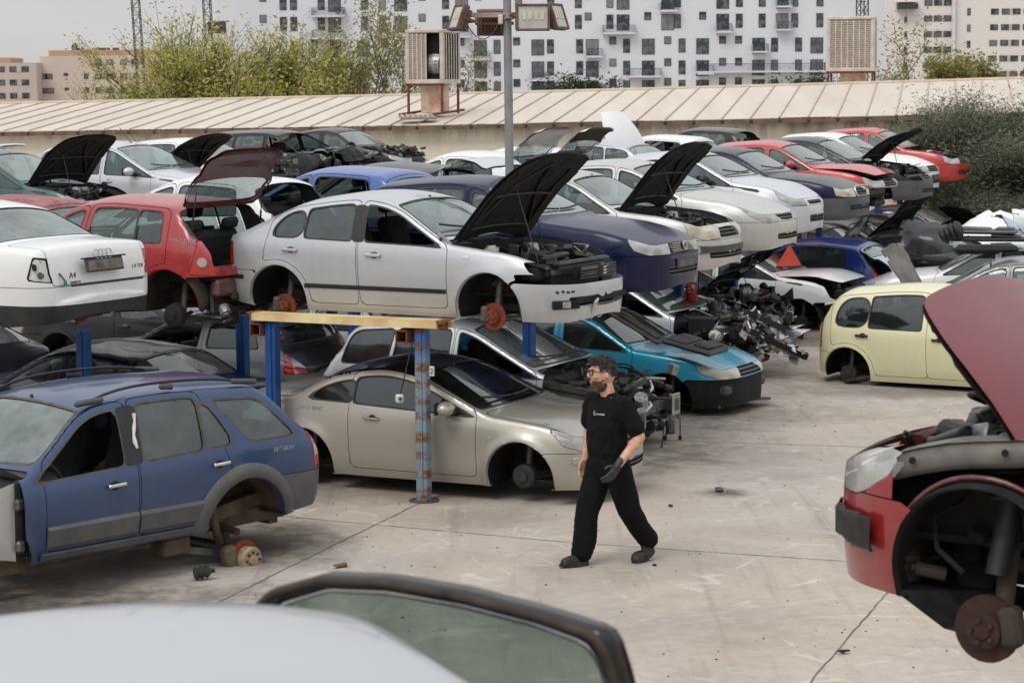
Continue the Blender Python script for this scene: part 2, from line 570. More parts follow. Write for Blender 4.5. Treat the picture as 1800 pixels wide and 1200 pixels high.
class Body:
    def __init__(s, sp, crush=None):
        s.sp = sp
        XF = s.XF = sp.wb / 2 + sp.of
        XR = s.XR = XF - sp.L
        s.xfa, s.xra = sp.wb / 2, -sp.wb / 2
        deck = sp.deck or []
        nf = sp.nose if hasattr(sp, 'nose') else [(XF, .50), (XF - .02, .60), (XF - .075, sp.hz0 - .05), (XF - .2, sp.hz0)]
        rear = sp.tailp if hasattr(sp, 'tailp') else [(XR + .06, .80), (XR + .015, .66), (XR, .52)]
        mid = [(.45 * XF + .55 * sp.cowl + .12, sp.hz0 + .66 * (sp.hz1 - sp.hz0) + .015), (sp.cowl, sp.hz1), (sp.hdr, sp.H - .06), (sp.peak, sp.H), (sp.rtop, sp.rtz), (sp.rb, sp.rbz)]
        top = nf + mid + deck + rear
        ic = len(nf) + 1
        s.tx, s.tz = fil(top, .16, {ic: .05, len(nf) + 2: .22, len(nf) + 3: .5, len(nf) + 4: .16, len(nf) + 5: .07, 1: .05, 2: .06})
        b0, b1 = sp.beltz
        s.bx, s.bz = fil([(XR - .1, b1 - .02), (XR + .25, b1), (s.xra + .2, b1 - .005), (sp.cowl - .1, b0), (XF - .2, sp.hz0 - .03), (XF + .1, sp.hz0 - .05)], .4)
        zl = sp.sill
        s.ox, s.oz = fil([(XR, zl + .13), (XR + .03, zl + .10), (XR + .12, zl + .07), (s.xra - .3, zl + .02), (s.xra + .35, zl), (s.xfa - .35, zl), (s.xfa + .35, zl), (XF - .12, zl), (XF - .02, zl + .03), (XF, zl + .055)], .06)
        gx = np.linspace(XR, XF, 700)
        s.gx = gx
        rl = [s._sec(x) for x in gx]
        s.grz = np.array([a[4] for a in rl]); s.gry = np.array([a[5] for a in rl])
        s.gslope = np.gradient(s.grz, gx)
        k = np.ones(9) / 9
        s.gslope = np.convolve(np.pad(s.gslope, 4, 'edge'), k, 'valid')
        # hull stations
        ph = np.linspace(0, np.pi / 2, 17)
        xf = XF - sp.af * .9 + sp.af * .9 * np.cos(ph) ** (2 / sp.nf)
        xr = XR + sp.ar * .9 - sp.ar * .9 * np.cos(ph) ** (2 / sp.nr)
        xs = np.concatenate([xr, np.linspace(XR + sp.ar * .9, XF - sp.af * .9, sp.nx)[1:-1], xf[::-1]])
        xs = np.unique(np.round(np.concatenate([xs, np.linspace(XR, XR + .12, 6), np.linspace(XF - .1, XF, 5), np.linspace(sp.cowl - .1, sp.cowl + .1, 6)]), 5))
        M = sp.ny
        V = []
        for x in xs:
            y, z = s.ring(x, M)
            V.append(np.concatenate([np.stack([np.full(M, x), -y, z], 1), np.stack([np.full(M - 1, x), y[::-1][1:], z[::-1][1:]], 1)]))
        n = 2 * M - 1
        V = np.concatenate(V)
        i, j = np.meshgrid(np.arange(len(xs) - 1), np.arange(n - 1), indexing='ij')
        a = (i * n + j).ravel(); b = a + n
        F = np.concatenate([np.stack([a, b, a + 1], 1), np.stack([b, b + 1, a + 1], 1)])
        # wheel arch flares
        for xw in (s.xfa, s.xra):
            d = np.hypot(V[:, 0] - xw, V[:, 2] - sp.wr)
            m = (np.abs(V[:, 1]) > .3 * sp.W) & (V[:, 2] < s.belt(V[:, 0]) - .03) & (V[:, 2] > .12)
            V[:, 1] += np.sign(V[:, 1]) * np.where(m, getattr(sp, 'flare', .014) * np.exp(-((d - sp.ra) / .055) ** 2), 0)
        if sp.swage:
            z0, z1, dpt = sp.swage
            zz = z0 + (z1 - z0) * (V[:, 0] - XR) / sp.L
            V[:, 1] -= np.sign(V[:, 1]) * np.where(np.abs(V[:, 1]) > .35 * sp.W, dpt * np.exp(-((V[:, 2] - zz) / .02) ** 2), 0)
        V[:, :3] += wob(V, 1.7, int(sp.L * 100)) * .0032 + wob(V, 4.2, 7) * .0011      # panels are never quite true
        for (c, r, dv, amp, seed) in (crush or []):
            w = np.exp(-(((V - np.array(c)) / r) ** 2).sum(1))[:, None]
            V = V + w * (np.array(dv) + amp * wob(V, 5.5, seed))
        s.V, s.F = V, F

    def _sec(s, x):
        sp = s.sp
        zt = np.interp(x, s.tx, s.tz); zb = np.interp(x, s.ox, s.oz)
        zb = min(zb, zt - .04)
        zs = min(np.interp(x, s.bx, s.bz), zt - .05)
        zs = max(zs, zb + .5 * (zt - zb)) if zt - .05 < zb + .5 * (zt - zb) else zs
        h = sp.W / 2
        d = max(0, (x - (s.XF - sp.af)) / sp.af)
        yw = h * max(0, 1 - min(d, 1) ** sp.nf) ** (1 / sp.nf)
        d = max(0, ((s.XR + sp.ar) - x) / sp.ar)
        yw = min(yw, h * max(0, 1 - min(d, 1) ** sp.nr) ** (1 / sp.nr))
        c = min(sp.crown, .4 * (zt - zs))
        zr = zs + max(0, zt - c - zs - .02)
        k = sp.tum * (zr - zs) + .28 * (zr - zs) ** 2
        yr = max(.958 * yw - k, .3 * yw)
        return zb, zs, zt, yw, zr, yr

    SIDE = (np.array([0, .10, .22, .4, .6, .8, .92, 1.]), np.array([.915, .945, .968, .985, 1., .997, .984, .958]))

    def ring(s, x, M):
        zb, zs, zt, yw, zr, yr = s._sec(x)
        t = np.linspace(0, 1, 40)
        y = [yw * np.interp(t, *s.SIDE)]; z = [zb + (zs - zb) * t]
        if zr > zs + .004:
            t = np.linspace(0, 1, 24)[1:]
            zz = zs + (zr - zs) * t
            y.append(np.interp(t, [0, 1], [.958 * yw, yr]) + .25 * (zr - zs) ** 2 * t * (1 - t)); z.append(zz)
        y0 = y[-1][-1]; z0 = z[-1][-1]
        t = np.linspace(0, 1, 40)[1:]
        y.append(y0 * (1 - t)); z.append(zt - (zt - z0) * (1 - t) ** 2.3)
        y = np.concatenate(y); z = np.concatenate(z)
        L = np.concatenate([[0], np.cumsum(np.hypot(np.diff(y), np.diff(z)))])
        u = np.linspace(0, L[-1], 150)
        y, z = np.interp(u, L, y), np.interp(u, L, z)
        k = np.exp(-.5 * (np.arange(-5, 6) / 2.0) ** 2); k /= k.sum()
        yp = np.concatenate([2 * y[0] - y[5:0:-1], y, -y[-2:-7:-1]]); zp = np.concatenate([2 * z[0] - z[5:0:-1], z, z[-2:-7:-1]])
        y, z = np.convolve(yp, k, 'valid'), np.convolve(zp, k, 'valid')
        if M is None:
            return y, z
        u2 = np.linspace(0, 149, M)
        return np.interp(u2, np.arange(150), y), np.interp(u2, np.arange(150), z)

    def belt(s, x): return np.interp(x, s.bx, s.bz)
    def top(s, x): return np.interp(x, s.tx, s.tz)
    def bot(s, x): return np.interp(x, s.ox, s.oz)
    def rail(s, x): return np.interp(x, s.gx, s.grz)
    def railf(s, V, tw):
        """distance above a line tw under the roof rail"""
        return (V[:, 2] - s.rail(V[:, 0])) / np.sqrt(1 + np.interp(V[:, 0], s.gx, s.gslope) ** 2) + tw

    def y_at(s, x, z):
        y, zz = s.ring(x, None)
        k = np.argmax(zz >= s._sec(x)[4] - .005) + 1
        k = max(k, 5)
        yv = np.interp(z, zz[:k], y[:k])
        for xw in (s.xfa, s.xra):
            d = math.hypot(x - xw, z - s.sp.wr)
            yv += getattr(s.sp, 'flare', .014) * math.exp(-((d - s.sp.ra) / .055) ** 2)
        return float(yv)

    def x_at(s, y, z):
        """foremost x of the nose at (y, z)"""
        m = (np.abs(s.V[:, 1] - y) < .05) & (np.abs(s.V[:, 2] - z) < .05) & (s.V[:, 0] > 0)
        return float(s.V[m, 0].max()) if m.any() else s.XF - .1

    def z_at(s, x, y):
        yy, zz = s.ring(x, None)
        k = np.argmax(zz >= s._sec(x)[4] - .005)
        o = np.argsort(yy[k:])
        return float(np.interp(abs(y), yy[k:][o], zz[k:][o]))

def slant(V, p0, p1):
    """x minus the x of the slanted line through p0, p1 (x, z)"""
    return V[:, 0] - (p0[0] + (V[:, 2] - p0[1]) * (p1[0] - p0[0]) / (p1[1] - p0[1]))

def clutter(seed, lo, hi, n=60, mats=None, tubes=14, parent=None, name='engine', cover=True):
    """an engine: block, covers, hoses, boxes packed in a bay"""
    rng = random.Random(seed)
    lo, hi = np.array(lo), np.array(hi)
    mats = mats or [M_engine, M_alu, M_steel, M_black, M_rust, M_white, M_redbit, M_yellowbit]
    b = MB(); sz = hi - lo
    P = lambda: lo + sz * np.array([rng.random(), rng.random(), rng.random()])
    if cover:
        b.box(lo + sz * [.5, .52, .55], sz * [.42, .5, .5], None, .04, 0)
        b.box(lo + sz * [.52, .5, .86], sz * [.34, .46, .12], rotm(0, .08, 0), .03, 3)
        for k in range(4):
            b.box(lo + sz * [.4 + .08 * k, .5, .93], (.02, sz[1] * .34, .02), None, .005, 0)
        b.box(lo + sz * [.3, .14, .7], sz * [.3, .16, .4], None, .02, 3)
        b.lathe([(0, .13), (.07, .12), (.09, .05), (.09, -.1)], lo + sz * [.2, .86, .75], n=14, m=5)
        b.tube([lo + sz * [.85, .1, .8], lo + sz * [.92, .4, .9], lo + sz * [.8, .7, .85], lo + sz * [.6, .8, .8]], .03, 8, 3)
    for k in range(n):
        c = P(); w = np.array([rng.uniform(.03, .16) for _ in range(3)])
        m = rng.choices(range(8), (34, 11, 15, 28, 2, 2, .35, .35))[0]
        if rng.random() < .6:
            b.box(c, w, rotm(rng.uniform(-.4, .4), rng.uniform(-.4, .4), rng.uniform(-3, 3)), .008, m)
        else:
            ax = (rng.gauss(0, 1), rng.gauss(0, 1), rng.gauss(0, 1)); r = w[0] * .5
            b.lathe([(0, 0), (r, 0), (r, w[1]), (r * .6, w[1]), (r * .6, w[1] + .02), (0, w[1] + .02)], c, ax, 10, m)
    for k in range(tubes):
        p = P(); pts = [p]
        for i in range(4):
            p = np.clip(p + np.array([rng.gauss(0, .12), rng.gauss(0, .16), rng.gauss(0, .07)]), lo - .03, hi + .04); pts.append(p)
        pts = np.array(pts); t = np.linspace(0, 4, 14)
        q = np.stack([np.interp(t, range(5), pts[:, i]) for i in range(3)], 1)
        q[1:-1] = (q[:-2] + 2 * q[1:-1] + q[2:]) / 4
        b.tube(q, rng.uniform(.006, .02), 6, rng.choice([0, 3, 3, 2, 1]))
    return b.build(name, mats, parent)

M_rustdk = simple('old_rust', (.055, .018, .010, 1), (.024, .012, .009, 1), 11, .85, 0, .3)

M_brace = simple('dark_brace', g1(.012), g1(.028), 5, .6)

P_cav = paint('bare_white_metal', (.60, .59, .56, 1), 0, .5, .5)

def brake(parent, c, side, r=.13, style='disc', droop=0, seed=0):
    """hub with disc or drum on a stub axle"""
    b = MB(); y = np.array([0, side, 0.])
    c = np.array(c, float) - [0, 0, droop]
    if style != 'drum':
        b.lathe([(.062, -.045), (r, -.045), (r, -.022), (.075, -.022), (.07, .02), (.03, .022), (.03, .032), (0, .032)], c, y, 28, 0)
        b.box(c + [-.1 * 1, -.03 * side, .02], (.09, .09, .16), rotm(0, .15, 0), .02, 1)
        b.lathe([(.0, -.16), (.05, -.16), (.05, -.045)], c, y, 12, 1)
    else:
        b.lathe([(0, -.07), (r, -.07), (r, .01), (r - .02, .025), (.06, .028), (.055, .05), (.03, .055), (0, .055)], c, y, 28, 2)
    for k in range(5):
        a = k * 2 * math.pi / 5
        b.lathe([(0, 0), (.009, 0), (.009, .022), (0, .022)], c + [.046 * math.cos(a), .02 * side, .046 * math.sin(a)], y, 6, 1)
    b.tube([c + [-.02, -.14 * side, .02], c + [-.02, -.2 * side, .3], c + [-.02, -.26 * side, .5]], [.035, .045, .04], 10, 1)
    b.tube([c + [0, -.1 * side, -.04], c + [-.15, -.6 * side, -.03]], .025, 6, 1)
    b.tube([c + [0, -.1 * side, -.04], c + [.18, -.55 * side, -.02]], .022, 6, 1)
    o = b.build('brake_drum' if style == 'drum' else 'brake_disc', [M_discrust if style == 'disc' else M_rustdk, M_steel if style != 'olddisc' else M_under, M_rubber], parent)
    return o

def seat_mesh(b, x, y, z, w, back=True, h=.56, lean=.3, m=0, head=True):
    b.box((x, y, z), (.50, w, .16), rotm(0, -.12, 0), .05, m)
    ca, sa = math.cos(lean), math.sin(lean)
    b.box((x - .22 - sa * h / 2, y, z + .06 + ca * h / 2), (.14, w * .96, h), rotm(0, -lean, 0), .05, m)
    if head:
        b.box((x - .24 - sa * (h + .13), y, z + .06 + ca * (h + .13)), (.09, min(.28, w * .5), .17), rotm(0, -lean, 0), .035, m)

def build_car(name, sp, paintm, loc, rz, label, group=None, opt=None, rx=0., ry=0.):
    o = dict(hood='closed', gate='closed', fbump=True, rbump=True, head=L_head, noglass=(), mirrors=(), handles='body', mold=[], vis=0,
             wheels=('disc', 'disc'), droop=.06, gside=G_side, gws=G_ws, grear=None, engine=True, hoodang=58, gateang=72, bumpmat=None, hoodmat=None, seed=1,
             front=True, tail=True, crush=None, seal=M_seal, interior=True, roofmat=None, nodoor=(), fuel=None, fbmat=None, wellmat=None, hook=None, lining=True,
             trunk='closed', inner=True)
    o.update(opt or {})
    B = Body(sp, o['crush'])
    root = empty(name, loc, rz, label, 'car', group, rx, ry)
    XF, XR, H, W = B.XF, B.XR, sp.H, sp.W
    V, F = B.V, B.F
    G = .0031
    bump_m = o['bumpmat'] or paintm
    X = lambda V: V[:, 0]
    # arches
    for xw in (B.xfa, B.xra):
        a = np.where(np.abs(V[:, 1]) > .2 * W, np.hypot(V[:, 0] - xw, np.maximum(V[:, 2] - sp.wr, 0) + np.minimum(V[:, 2] - sp.wr, 0) * .35) - sp.ra, 1.)
        _, (V, F) = split(V, F, a)
    hullV, hullF = V.copy(), F.copy()
    # glass regions on the sides
    wins = sp.wins
    def wfield(V, w, g=0.):
        (xa, xb, xc, xd) = w[:4]
        tw = w[4] if len(w) > 4 else .055
        k = w[5] if len(w) > 5 else .05
        z0, z1 = sp.beltz[0], H - .08
        f = [B.belt(V[:, 0]) + .012 - V[:, 2], B.railf(V, tw), slant(V, (xa, z0), (xb, z1)), -slant(V, (xc, z0), (xd, z1))]
        return np.where(np.abs(V[:, 1]) > .32 * W, smaxn(f, k), 1.) - g
    glass = []; seals = []
    for i, w in enumerate(wins):
        f = wfield(V, w)
        (gV, gF), (V, F) = split(V, F, f)
        for sd in (-1, 1):
            if (sd, i) in o['noglass']: continue
            m = (np.sign(gV[gF[:, 0], 1]) == sd)
            if m.any(): glass.append((i, sd) + compact(gV, gF[m]))
        f = wfield(V, w, .016)
        (gV, gF), (V, F) = split(V, F, f)
        seals.append((gV, gF))
    pil = []
    for (i, j) in o.get('bpost', ()):                         # black trim on the pillars between two windows
        wa, wb = wins[i], wins[j]; z0, z1 = sp.beltz[0], H - .08
        f = smaxn([slant(V, (wa[2] - .012, z0), (wa[3] - .012, z1)), -slant(V, (wb[0] + .012, z0), (wb[1] + .012, z1)), B.belt(V[:, 0]) + .0 - V[:, 2], B.railf(V, .052)], .01)
        (pV, pF), _ = split(V, F, np.where(np.abs(V[:, 1]) > .32 * W, f, 1.))
        pil.append((pV + np.sign(pV[:, 1:2]) * [[0, .0022, 0]], pF))
    # windscreen
    yr = lambda x: np.interp(x, B.gx, B.gry)
    def wsf(V, g=0.):
        yy = np.abs(V[:, 1]) / (W / 2)
        f = [(V[:, 0] - (sp.cowl - .03 - .16 * yy ** 2)) * .62, ((sp.hdr + .06 - .07 * yy ** 2) - V[:, 0]) * .62, np.abs(V[:, 1]) - yr(V[:, 0]) + sp.ws_in]
        return smaxn(f, .05) - g
    (wsV, wsF), (V, F) = split(V, F, wsf(V))
    (wseV, wseF), (V, F) = split(V, F, wsf(V, .018))
    # rear window
    rwk = getattr(sp, 'rwin', None)
    kx = 1 / math.hypot(1, abs((sp.rtz - sp.rbz) / (sp.rtop - sp.rb)))
    def rwf(V, g=0.):
        yy = np.abs(V[:, 1]) / (W / 2)
        f = [((sp.rb + .035 + .06 * yy ** 2) - V[:, 0]) / kx * .9, (V[:, 0] - (sp.rtop - .045 + .0 * yy ** 2)) / kx * .9, np.abs(V[:, 1]) - yr(V[:, 0]) + .055]
        return smaxn(f, .06) - g
    open_gate = o['gate'] in ('open', 'none')
    def gatef(V):
        f = [(V[:, 0] - (sp.rtop - .0)), np.abs(V[:, 1]) - np.minimum(yr(np.maximum(V[:, 0], XR + .25)) - .015, sp.gate_y + .03 + np.clip((V[:, 2] - sp.rbz + .02) / .10, 0, 1) * .3), sp.gate_z - V[:, 2]]
        return smaxn(f, .05)
    gate = None
    if sp.hatch:
        (gV, gF), (V2, F2) = split(V, F, gatef(V) + G)
        _, (V, F) = split(V, F, gatef(V) - G)
        gate = (gV, gF)
        (rwV, rwF), (gV, gF) = split(gV, gF, rwf(gV))
        (rsV, rsF), (gV, gF) = split(gV, gF, rwf(gV, .018))
        gate = [(gV, gF), (rwV, rwF), (rsV, rsF)]
    else:
        (rwV, rwF), (V, F) = split(V, F, rwf(V))
        (rsV, rsF), (V, F) = split(V, F, rwf(V, .018))
        def trf(V):
            return smaxn([(V[:, 0] - (sp.rb - .05)), np.abs(V[:, 1]) - np.minimum(.40 * W, yr(V[:, 0]) - .05 + 9 * (V[:, 0] < XR + .3)), sp.gate_z - V[:, 2]], .06)
        (tV, tF), _ = split(V, F, trf(V) + G)
        _, (V, F) = split(V, F, trf(V) - G)
        gate = [(tV, tF), (rwV, rwF), (rsV, rsF)]
    # bonnet
    hz = sp.hz0
    def hoodf(V):
        yy = np.abs(V[:, 1]) / (W / 2)
        f = [V[:, 0] - (XF - sp.hin - sp.hcur * yy ** 2), (sp.cowl + .03 - .13 * yy ** 2) - V[:, 0], np.abs(V[:, 1]) - (yr(V[:, 0]) - .035), (hz - .16) - V[:, 2]]
        return smaxn(f, .05)
    (hV, hF), _ = split(V, F, hoodf(V) + G)
    _, (V, F) = split(V, F, hoodf(V) - G)
    # doors
    doors = []
    for i, d in enumerate(sp.drs):
        xa, xb, xc, xd = d[:4]
        def df(V):
            z0, z1 = .35, H - .08
            f = [sp.sill + .085 - V[:, 2], B.railf(V, .008), slant(V, (xa, z0), (xb, z1)), -slant(V, (xc, z0), (xd, z1))]
            r = smaxn(f, .07)
            for xw in (B.xra, B.xfa):
                r = smax(r, sp.ra + .055 - np.hypot(V[:, 0] - xw, V[:, 2] - sp.wr), .05)
            return np.where(np.abs(V[:, 1]) > .3 * W, r, 1.)
        (dV, dF), _ = split(V, F, df(V) + G)
        _, (V, F) = split(V, F, df(V) - G)
        for sd in (-1, 1):
            m = np.sign(dV[dF[:, 0], 1]) == sd
            if m.any() and (sd, i) not in o['nodoor']:
                doors.append((i, sd) + compact(dV, dF[m]))
    # lamps
    def q_f(V): return np.abs(V[:, 1]) + (XF - V[:, 0])
    def q_r(V): return np.abs(V[:, 1]) + (V[:, 0] - XR)
    heads = []; tails = []
    if sp.head:
        f = np.where(V[:, 0] > XF - 1.1, psdf(q_f(V), V[:, 2], sp.head, .012), 1.)
        (lV, lF), _ = split(V, F, f + .003)
        _, (V, F) = split(V, F, f - .003)
        for sd in (-1, 1):
            m = np.sign(lV[lF].mean(1)[:, 1]) == sd
            if m.any(): heads.append((sd,) + compact(lV, lF[m]))
    if sp.tail:
        bodies = [(V, F)]
        f = np.where(V[:, 0] < XR + 1.0, psdf(q_r(V), V[:, 2], sp.tail, .012), 1.)
        (lV, lF), _ = split(V, F, f + .003)
        _, (V, F) = split(V, F, f - .003)
        for sd in (-1, 1):
            m = np.sign(lV[lF].mean(1)[:, 1]) == sd
            if m.any(): tails.append((sd,) + compact(lV, lF[m]))
    # grilles
    grs = []
    for key in ('grille', 'lowgrille'):
        poly = getattr(sp, key)
        if not poly: continue
        if key == 'lowgrille': poly = [(y, z + (.075 if z < .34 else .045)) for y, z in poly]
        f = np.where(V[:, 0] > XF - .7, psdf(np.abs(V[:, 1]), V[:, 2], [(-p[0], p[1]) for p in poly[::-1]] + list(poly) if poly[0][0] > 0 else poly, .01), 1.)
        (lV, lF), _ = split(V, F, f)
        _, (V, F) = split(V, F, f)
        if len(lF): grs.append((key, lV, lF))
    # bumpers
    def fb(V): return smaxn([V[:, 2] - sp.zbf, (B.xfa + sp.ra * .72) - V[:, 0]], .02)
    def rb(V): return smaxn([V[:, 2] - sp.zbr, V[:, 0] - (B.xra - sp.ra * .72)], .02)
    (fbV, fbF), _ = split(V, F, fb(V) + .003)
    _, (V, F) = split(V, F, fb(V) - .003)
    (rbV, rbF), _ = split(V, F, rb(V) + .003)
    _, (V, F) = split(V, F, rb(V) - .003)
    if o['fuel']:
        sd, fx, fz, fr = o['fuel']
        d = np.where(np.sign(V[:, 1]) == sd, np.abs(np.hypot(V[:, 0] - fx, V[:, 2] - fz) - fr) - .0022, 1.)
        _, (V, F) = split(V, F, d)
    for cf in o.get('cuts', ()):
        _, (V, F) = split(V, F, cf(V, B))
    # ---- link parts
    if not o['front']:                                        # wing tops and nose torn away
        (V, F), _ = split(V, F, V[:, 0] - (sp.cowl + .05))
    bo = link('body', V, F, paintm, root)
    if o['roofmat']:
        bo.data.materials.append(o['roofmat'])
        ctr = V[F].mean(1); nr = np.cross(V[F[:, 1]] - V[F[:, 0]], V[F[:, 2]] - V[F[:, 0]]); nr /= np.linalg.norm(nr, axis=1)[:, None] + 1e-12
        sel = (ctr[:, 2] > H - .22) & (np.abs(ctr[:, 1]) < yr(ctr[:, 0]) - .01) & (ctr[:, 0] < sp.hdr + .1)
        bo.data.polygons.foreach_set("material_index", sel.astype(np.int32))
    dobj = {}
    for i, sd, dV, dF in doors:
        dobj[(sd, i)] = link('door', dV, dF, paintm, root)
    wi2d = getattr(sp, 'wdoor', None) or list(range(len(wins)))
    for i, sd, gV, gF in glass:
        gV = gV.copy(); gV[:, 1] -= sd * .012
        link('window', gV, gF, o['gside'], dobj.get((sd, wi2d[i]), root))
    sv = [x for x in seals] + [(wseV, wseF)]
    k = 0; VV = []; FF = []
    for a, b in sv:
        if len(b) == 0: continue
        VV.append(a); FF.append(b + k); k += len(a)
    link('window_frame', np.concatenate(VV), np.concatenate(FF), o['seal'], root)
    for pV, pF in pil:
        for sd in (-1, 1):
            m = np.sign(pV[pF[:, 0], 1]) == sd
            if m.any(): link('pillar_trim', *compact(pV, pF[m]), M_black, root)
    if 'ws' not in o['noglass']:
        wsV = wsV.copy(); wsV[:, 2] -= .008
        link('windscreen', wsV, wsF, o['gws'], root)
    # bonnet
    hm = o['hoodmat'] or paintm
    if o['hood'] != 'none':
        inner = hV - vnormals(hV, hF) * np.sign(vnormals(hV, hF)[:, 2:3].mean()) * .028
        ang = 0 if o['hood'] == 'closed' else R(o['hoodang'])
        hx, hzz = sp.cowl - .02, B.top(sp.cowl) - .03
        hs = o.get('hoodshift', (0, 0))
        def rot(P):
            P = P.copy(); dx, dz = P[:, 0] - hx, P[:, 2] - hzz
            P[:, 0] = hx + hs[0] + dx * math.cos(ang) - dz * math.sin(ang); P[:, 2] = hzz + hs[1] + dx * math.sin(ang) + dz * math.cos(ang)
            return P
        ho = link('bonnet', rot(hV), hF, hm, root)
        if ang:
            inner[:, 1] *= .985
            # stiffening ribs pressed into the lining
            yy = inner[:, 1]; xx = inner[:, 0]
            inner[:, 2] -= .012 * (np.sin(xx * 9) > .55) + .012 * (np.abs(np.abs(yy) - .3) < .035)
            link('lining', rot(inner), hF[:, ::-1], M_hoodin, ho)
            rb_ = MB(); xa_, xb_, xm_ = XF - sp.hin - .16, sp.cowl + .14, (XF + sp.cowl) / 2
            yw_ = float(yr(xm_)) - .2
            for q0, q1 in (((xa_, 0), (xb_, yw_)), ((xa_, 0), (xb_, -yw_)), ((xm_ - .1, -yw_), (xm_ - .1, yw_)), ((xa_ - .12, yw_ - .06), (xb_, yw_)), ((xa_ - .12, -yw_ + .06), (xb_, -yw_)), ((xb_, -yw_), (xb_, yw_))):
                P_ = np.array([[q0[0] + (q1[0] - q0[0]) * t, q0[1] + (q1[1] - q0[1]) * t, 0] for t in np.linspace(0, 1, 7)])
                P_[:, 2] = [B.z_at(p[0], p[1]) - .045 for p in P_]
                rb_.tube(rot(P_), .017, 6)
            rb_.build('bonnet_brace', [M_brace], ho)
            if ang > .5:
                bb = MB(); p0 = np.array([[XF - .45, -.55, sp.hz0 + .0]]); p1 = rot(np.array([[XF - .55, -.50, sp.hz0 + .02]]))[0]
                bb.tube([p0[0], p1], .007, 6); bb.build('prop_rod', [M_black], root)
    if o['hood'] != 'closed' and o['engine']:
        b = MB()
        lx = sp.cowl + .02
        b.box(((lx + XF - .25) / 2, 0, .42), (XF - .25 - lx, W * .66, .03), m=0)
        b.box((lx, 0, .66), (.03, W * .8, .5), m=0)
        for sd in (-1, 1):
            xs = np.linspace(lx, XF - .30, 9)
            Vb = []
            for x in xs:
                yo = float(yr(x)) - .03
                zz = B.rail(x) - .035
                Vb += [(x, sd * yo, zz), (x, sd * min(yo - .02, W * .33), zz - .03), (x, sd * min(yo - .02, W * .31), .42)]
            b.add(Vb, [(3 * i + k, 3 * i + k + 1, 3 * i + k + 4, 3 * i + k + 3) for i in range(8) for k in range(2)], 0)
            b.lathe([(0, .02), (.05, .02), (.07, 0), (.08, -.04)], (B.xfa - .05, sd * W * .345, float(B.rail(B.xfa)) - .045), n=14, m=1)
        if o['fbump'] or o['front']:
            b.box((XF - .30, 0, sp.hz0 - .09), (.07, W * .66, .05), None, .01, 1)
            b.box((XF - .34, 0, sp.hz0 - .2), (.05, W * .6, .3), None, .01, 2)
        b.build('engine_bay', [M_liner if o['lining'] else paintm, M_trim, M_black], root)
        clutter(o['seed'], (lx + .1, -W * .3, .52), (XF - .36, W * .3, sp.hz1 - .16), 46, parent=root)
    # gate / boot lid
    if o['gate'] != 'none':
        ang = R(o['gateang']) if o['gate'] == 'open' else 0
        gx, gz = (sp.rtop, B.top(sp.rtop) - .03) if sp.hatch else (sp.rb, sp.rbz)
        def rot2(P):
            P = P.copy(); dx, dz = P[:, 0] - gx, P[:, 2] - gz
            P[:, 0] = gx + dx * math.cos(ang) + dz * math.sin(ang); P[:, 2] = gz - dx * math.sin(ang) + dz * math.cos(ang)
            return P
        go = link('tailgate' if sp.hatch else 'boot_lid', rot2(gate[0][0]), gate[0][1], o.get('gatemat') or paintm, root)
        if ang:
            iV = gate[0][0] - vnormals(*gate[0]) * (.03 if vnormals(*gate[0])[:, 0].mean() < 0 else -.03)
            link('tailgate_lining', rot2(iV), gate[0][1][:, ::-1], o.get('gatelin') or M_trim, go)
            bb = MB()
            for sd in (-1, 1):
                a = np.array([sp.rb + .15, sd * W * .38, sp.rbz - .02]); c = rot2(np.array([[sp.rb + .16, sd * W * .36, sp.rbz + .08]]))[0]
                bb.tube([a, (a + c) / 2], .011, 6); bb.tube([(a + c) / 2, c], .006, 6)
            bb.build('gas_strut', [M_black], root)
        if 'rear' not in o['noglass']:
            link('rear_window', rot2(gate[1][0] - [-.006, 0, .006]), gate[1][1], o['grear'] or o['gws'], go if sp.hatch else root)
        link('window_frame', rot2(gate[2][0]), gate[2][1], o['seal'], go if sp.hatch else root)
    if open_gate and sp.hatch:
        b = MB()                                             # dark load bay behind the opening
        b.box((XR + .55, 0, .55), (.9, W * .72, .04), m=0)
        b.box((XR + .98, 0, .78), (.06, W * .72, .5), m=0)
        for sd in (-1, 1): b.box((XR + .68, sd * W * .385, .70), (.7, .04, .36), m=0)
        b.box((XR + .14, 0, sp.gate_z - .03), (.06, W * .72, .06), None, .01, 1)
        b.build('load_bay', [M_liner, M_trim], root)
    # bumpers
    if o['fbump']:
        dx, dz, ra_ = o.get('fbdrop', (0, 0, 0))
        P = fbV - [XF, 0, sp.zbf]
        P = np.stack([P[:, 0] * math.cos(ra_) - P[:, 2] * math.sin(ra_), P[:, 1], P[:, 0] * math.sin(ra_) + P[:, 2] * math.cos(ra_)], 1)
        link('front_bumper', P + [XF + dx, 0, sp.zbf + dz], fbF, o['fbmat'] or bump_m, root)
    if o['rbump']:
        if o.get('valance'):
            vz, vm = o['valance']
            (vV, vF), (rbV, rbF) = split(rbV, rbF, rbV[:, 2] - vz)
            link('bumper_valance', vV, vF, vm, link('rear_bumper', rbV, rbF, o.get('rbmat') or bump_m, root))
        else:
            link('rear_bumper', rbV, rbF, o.get('rbmat') or bump_m, root)
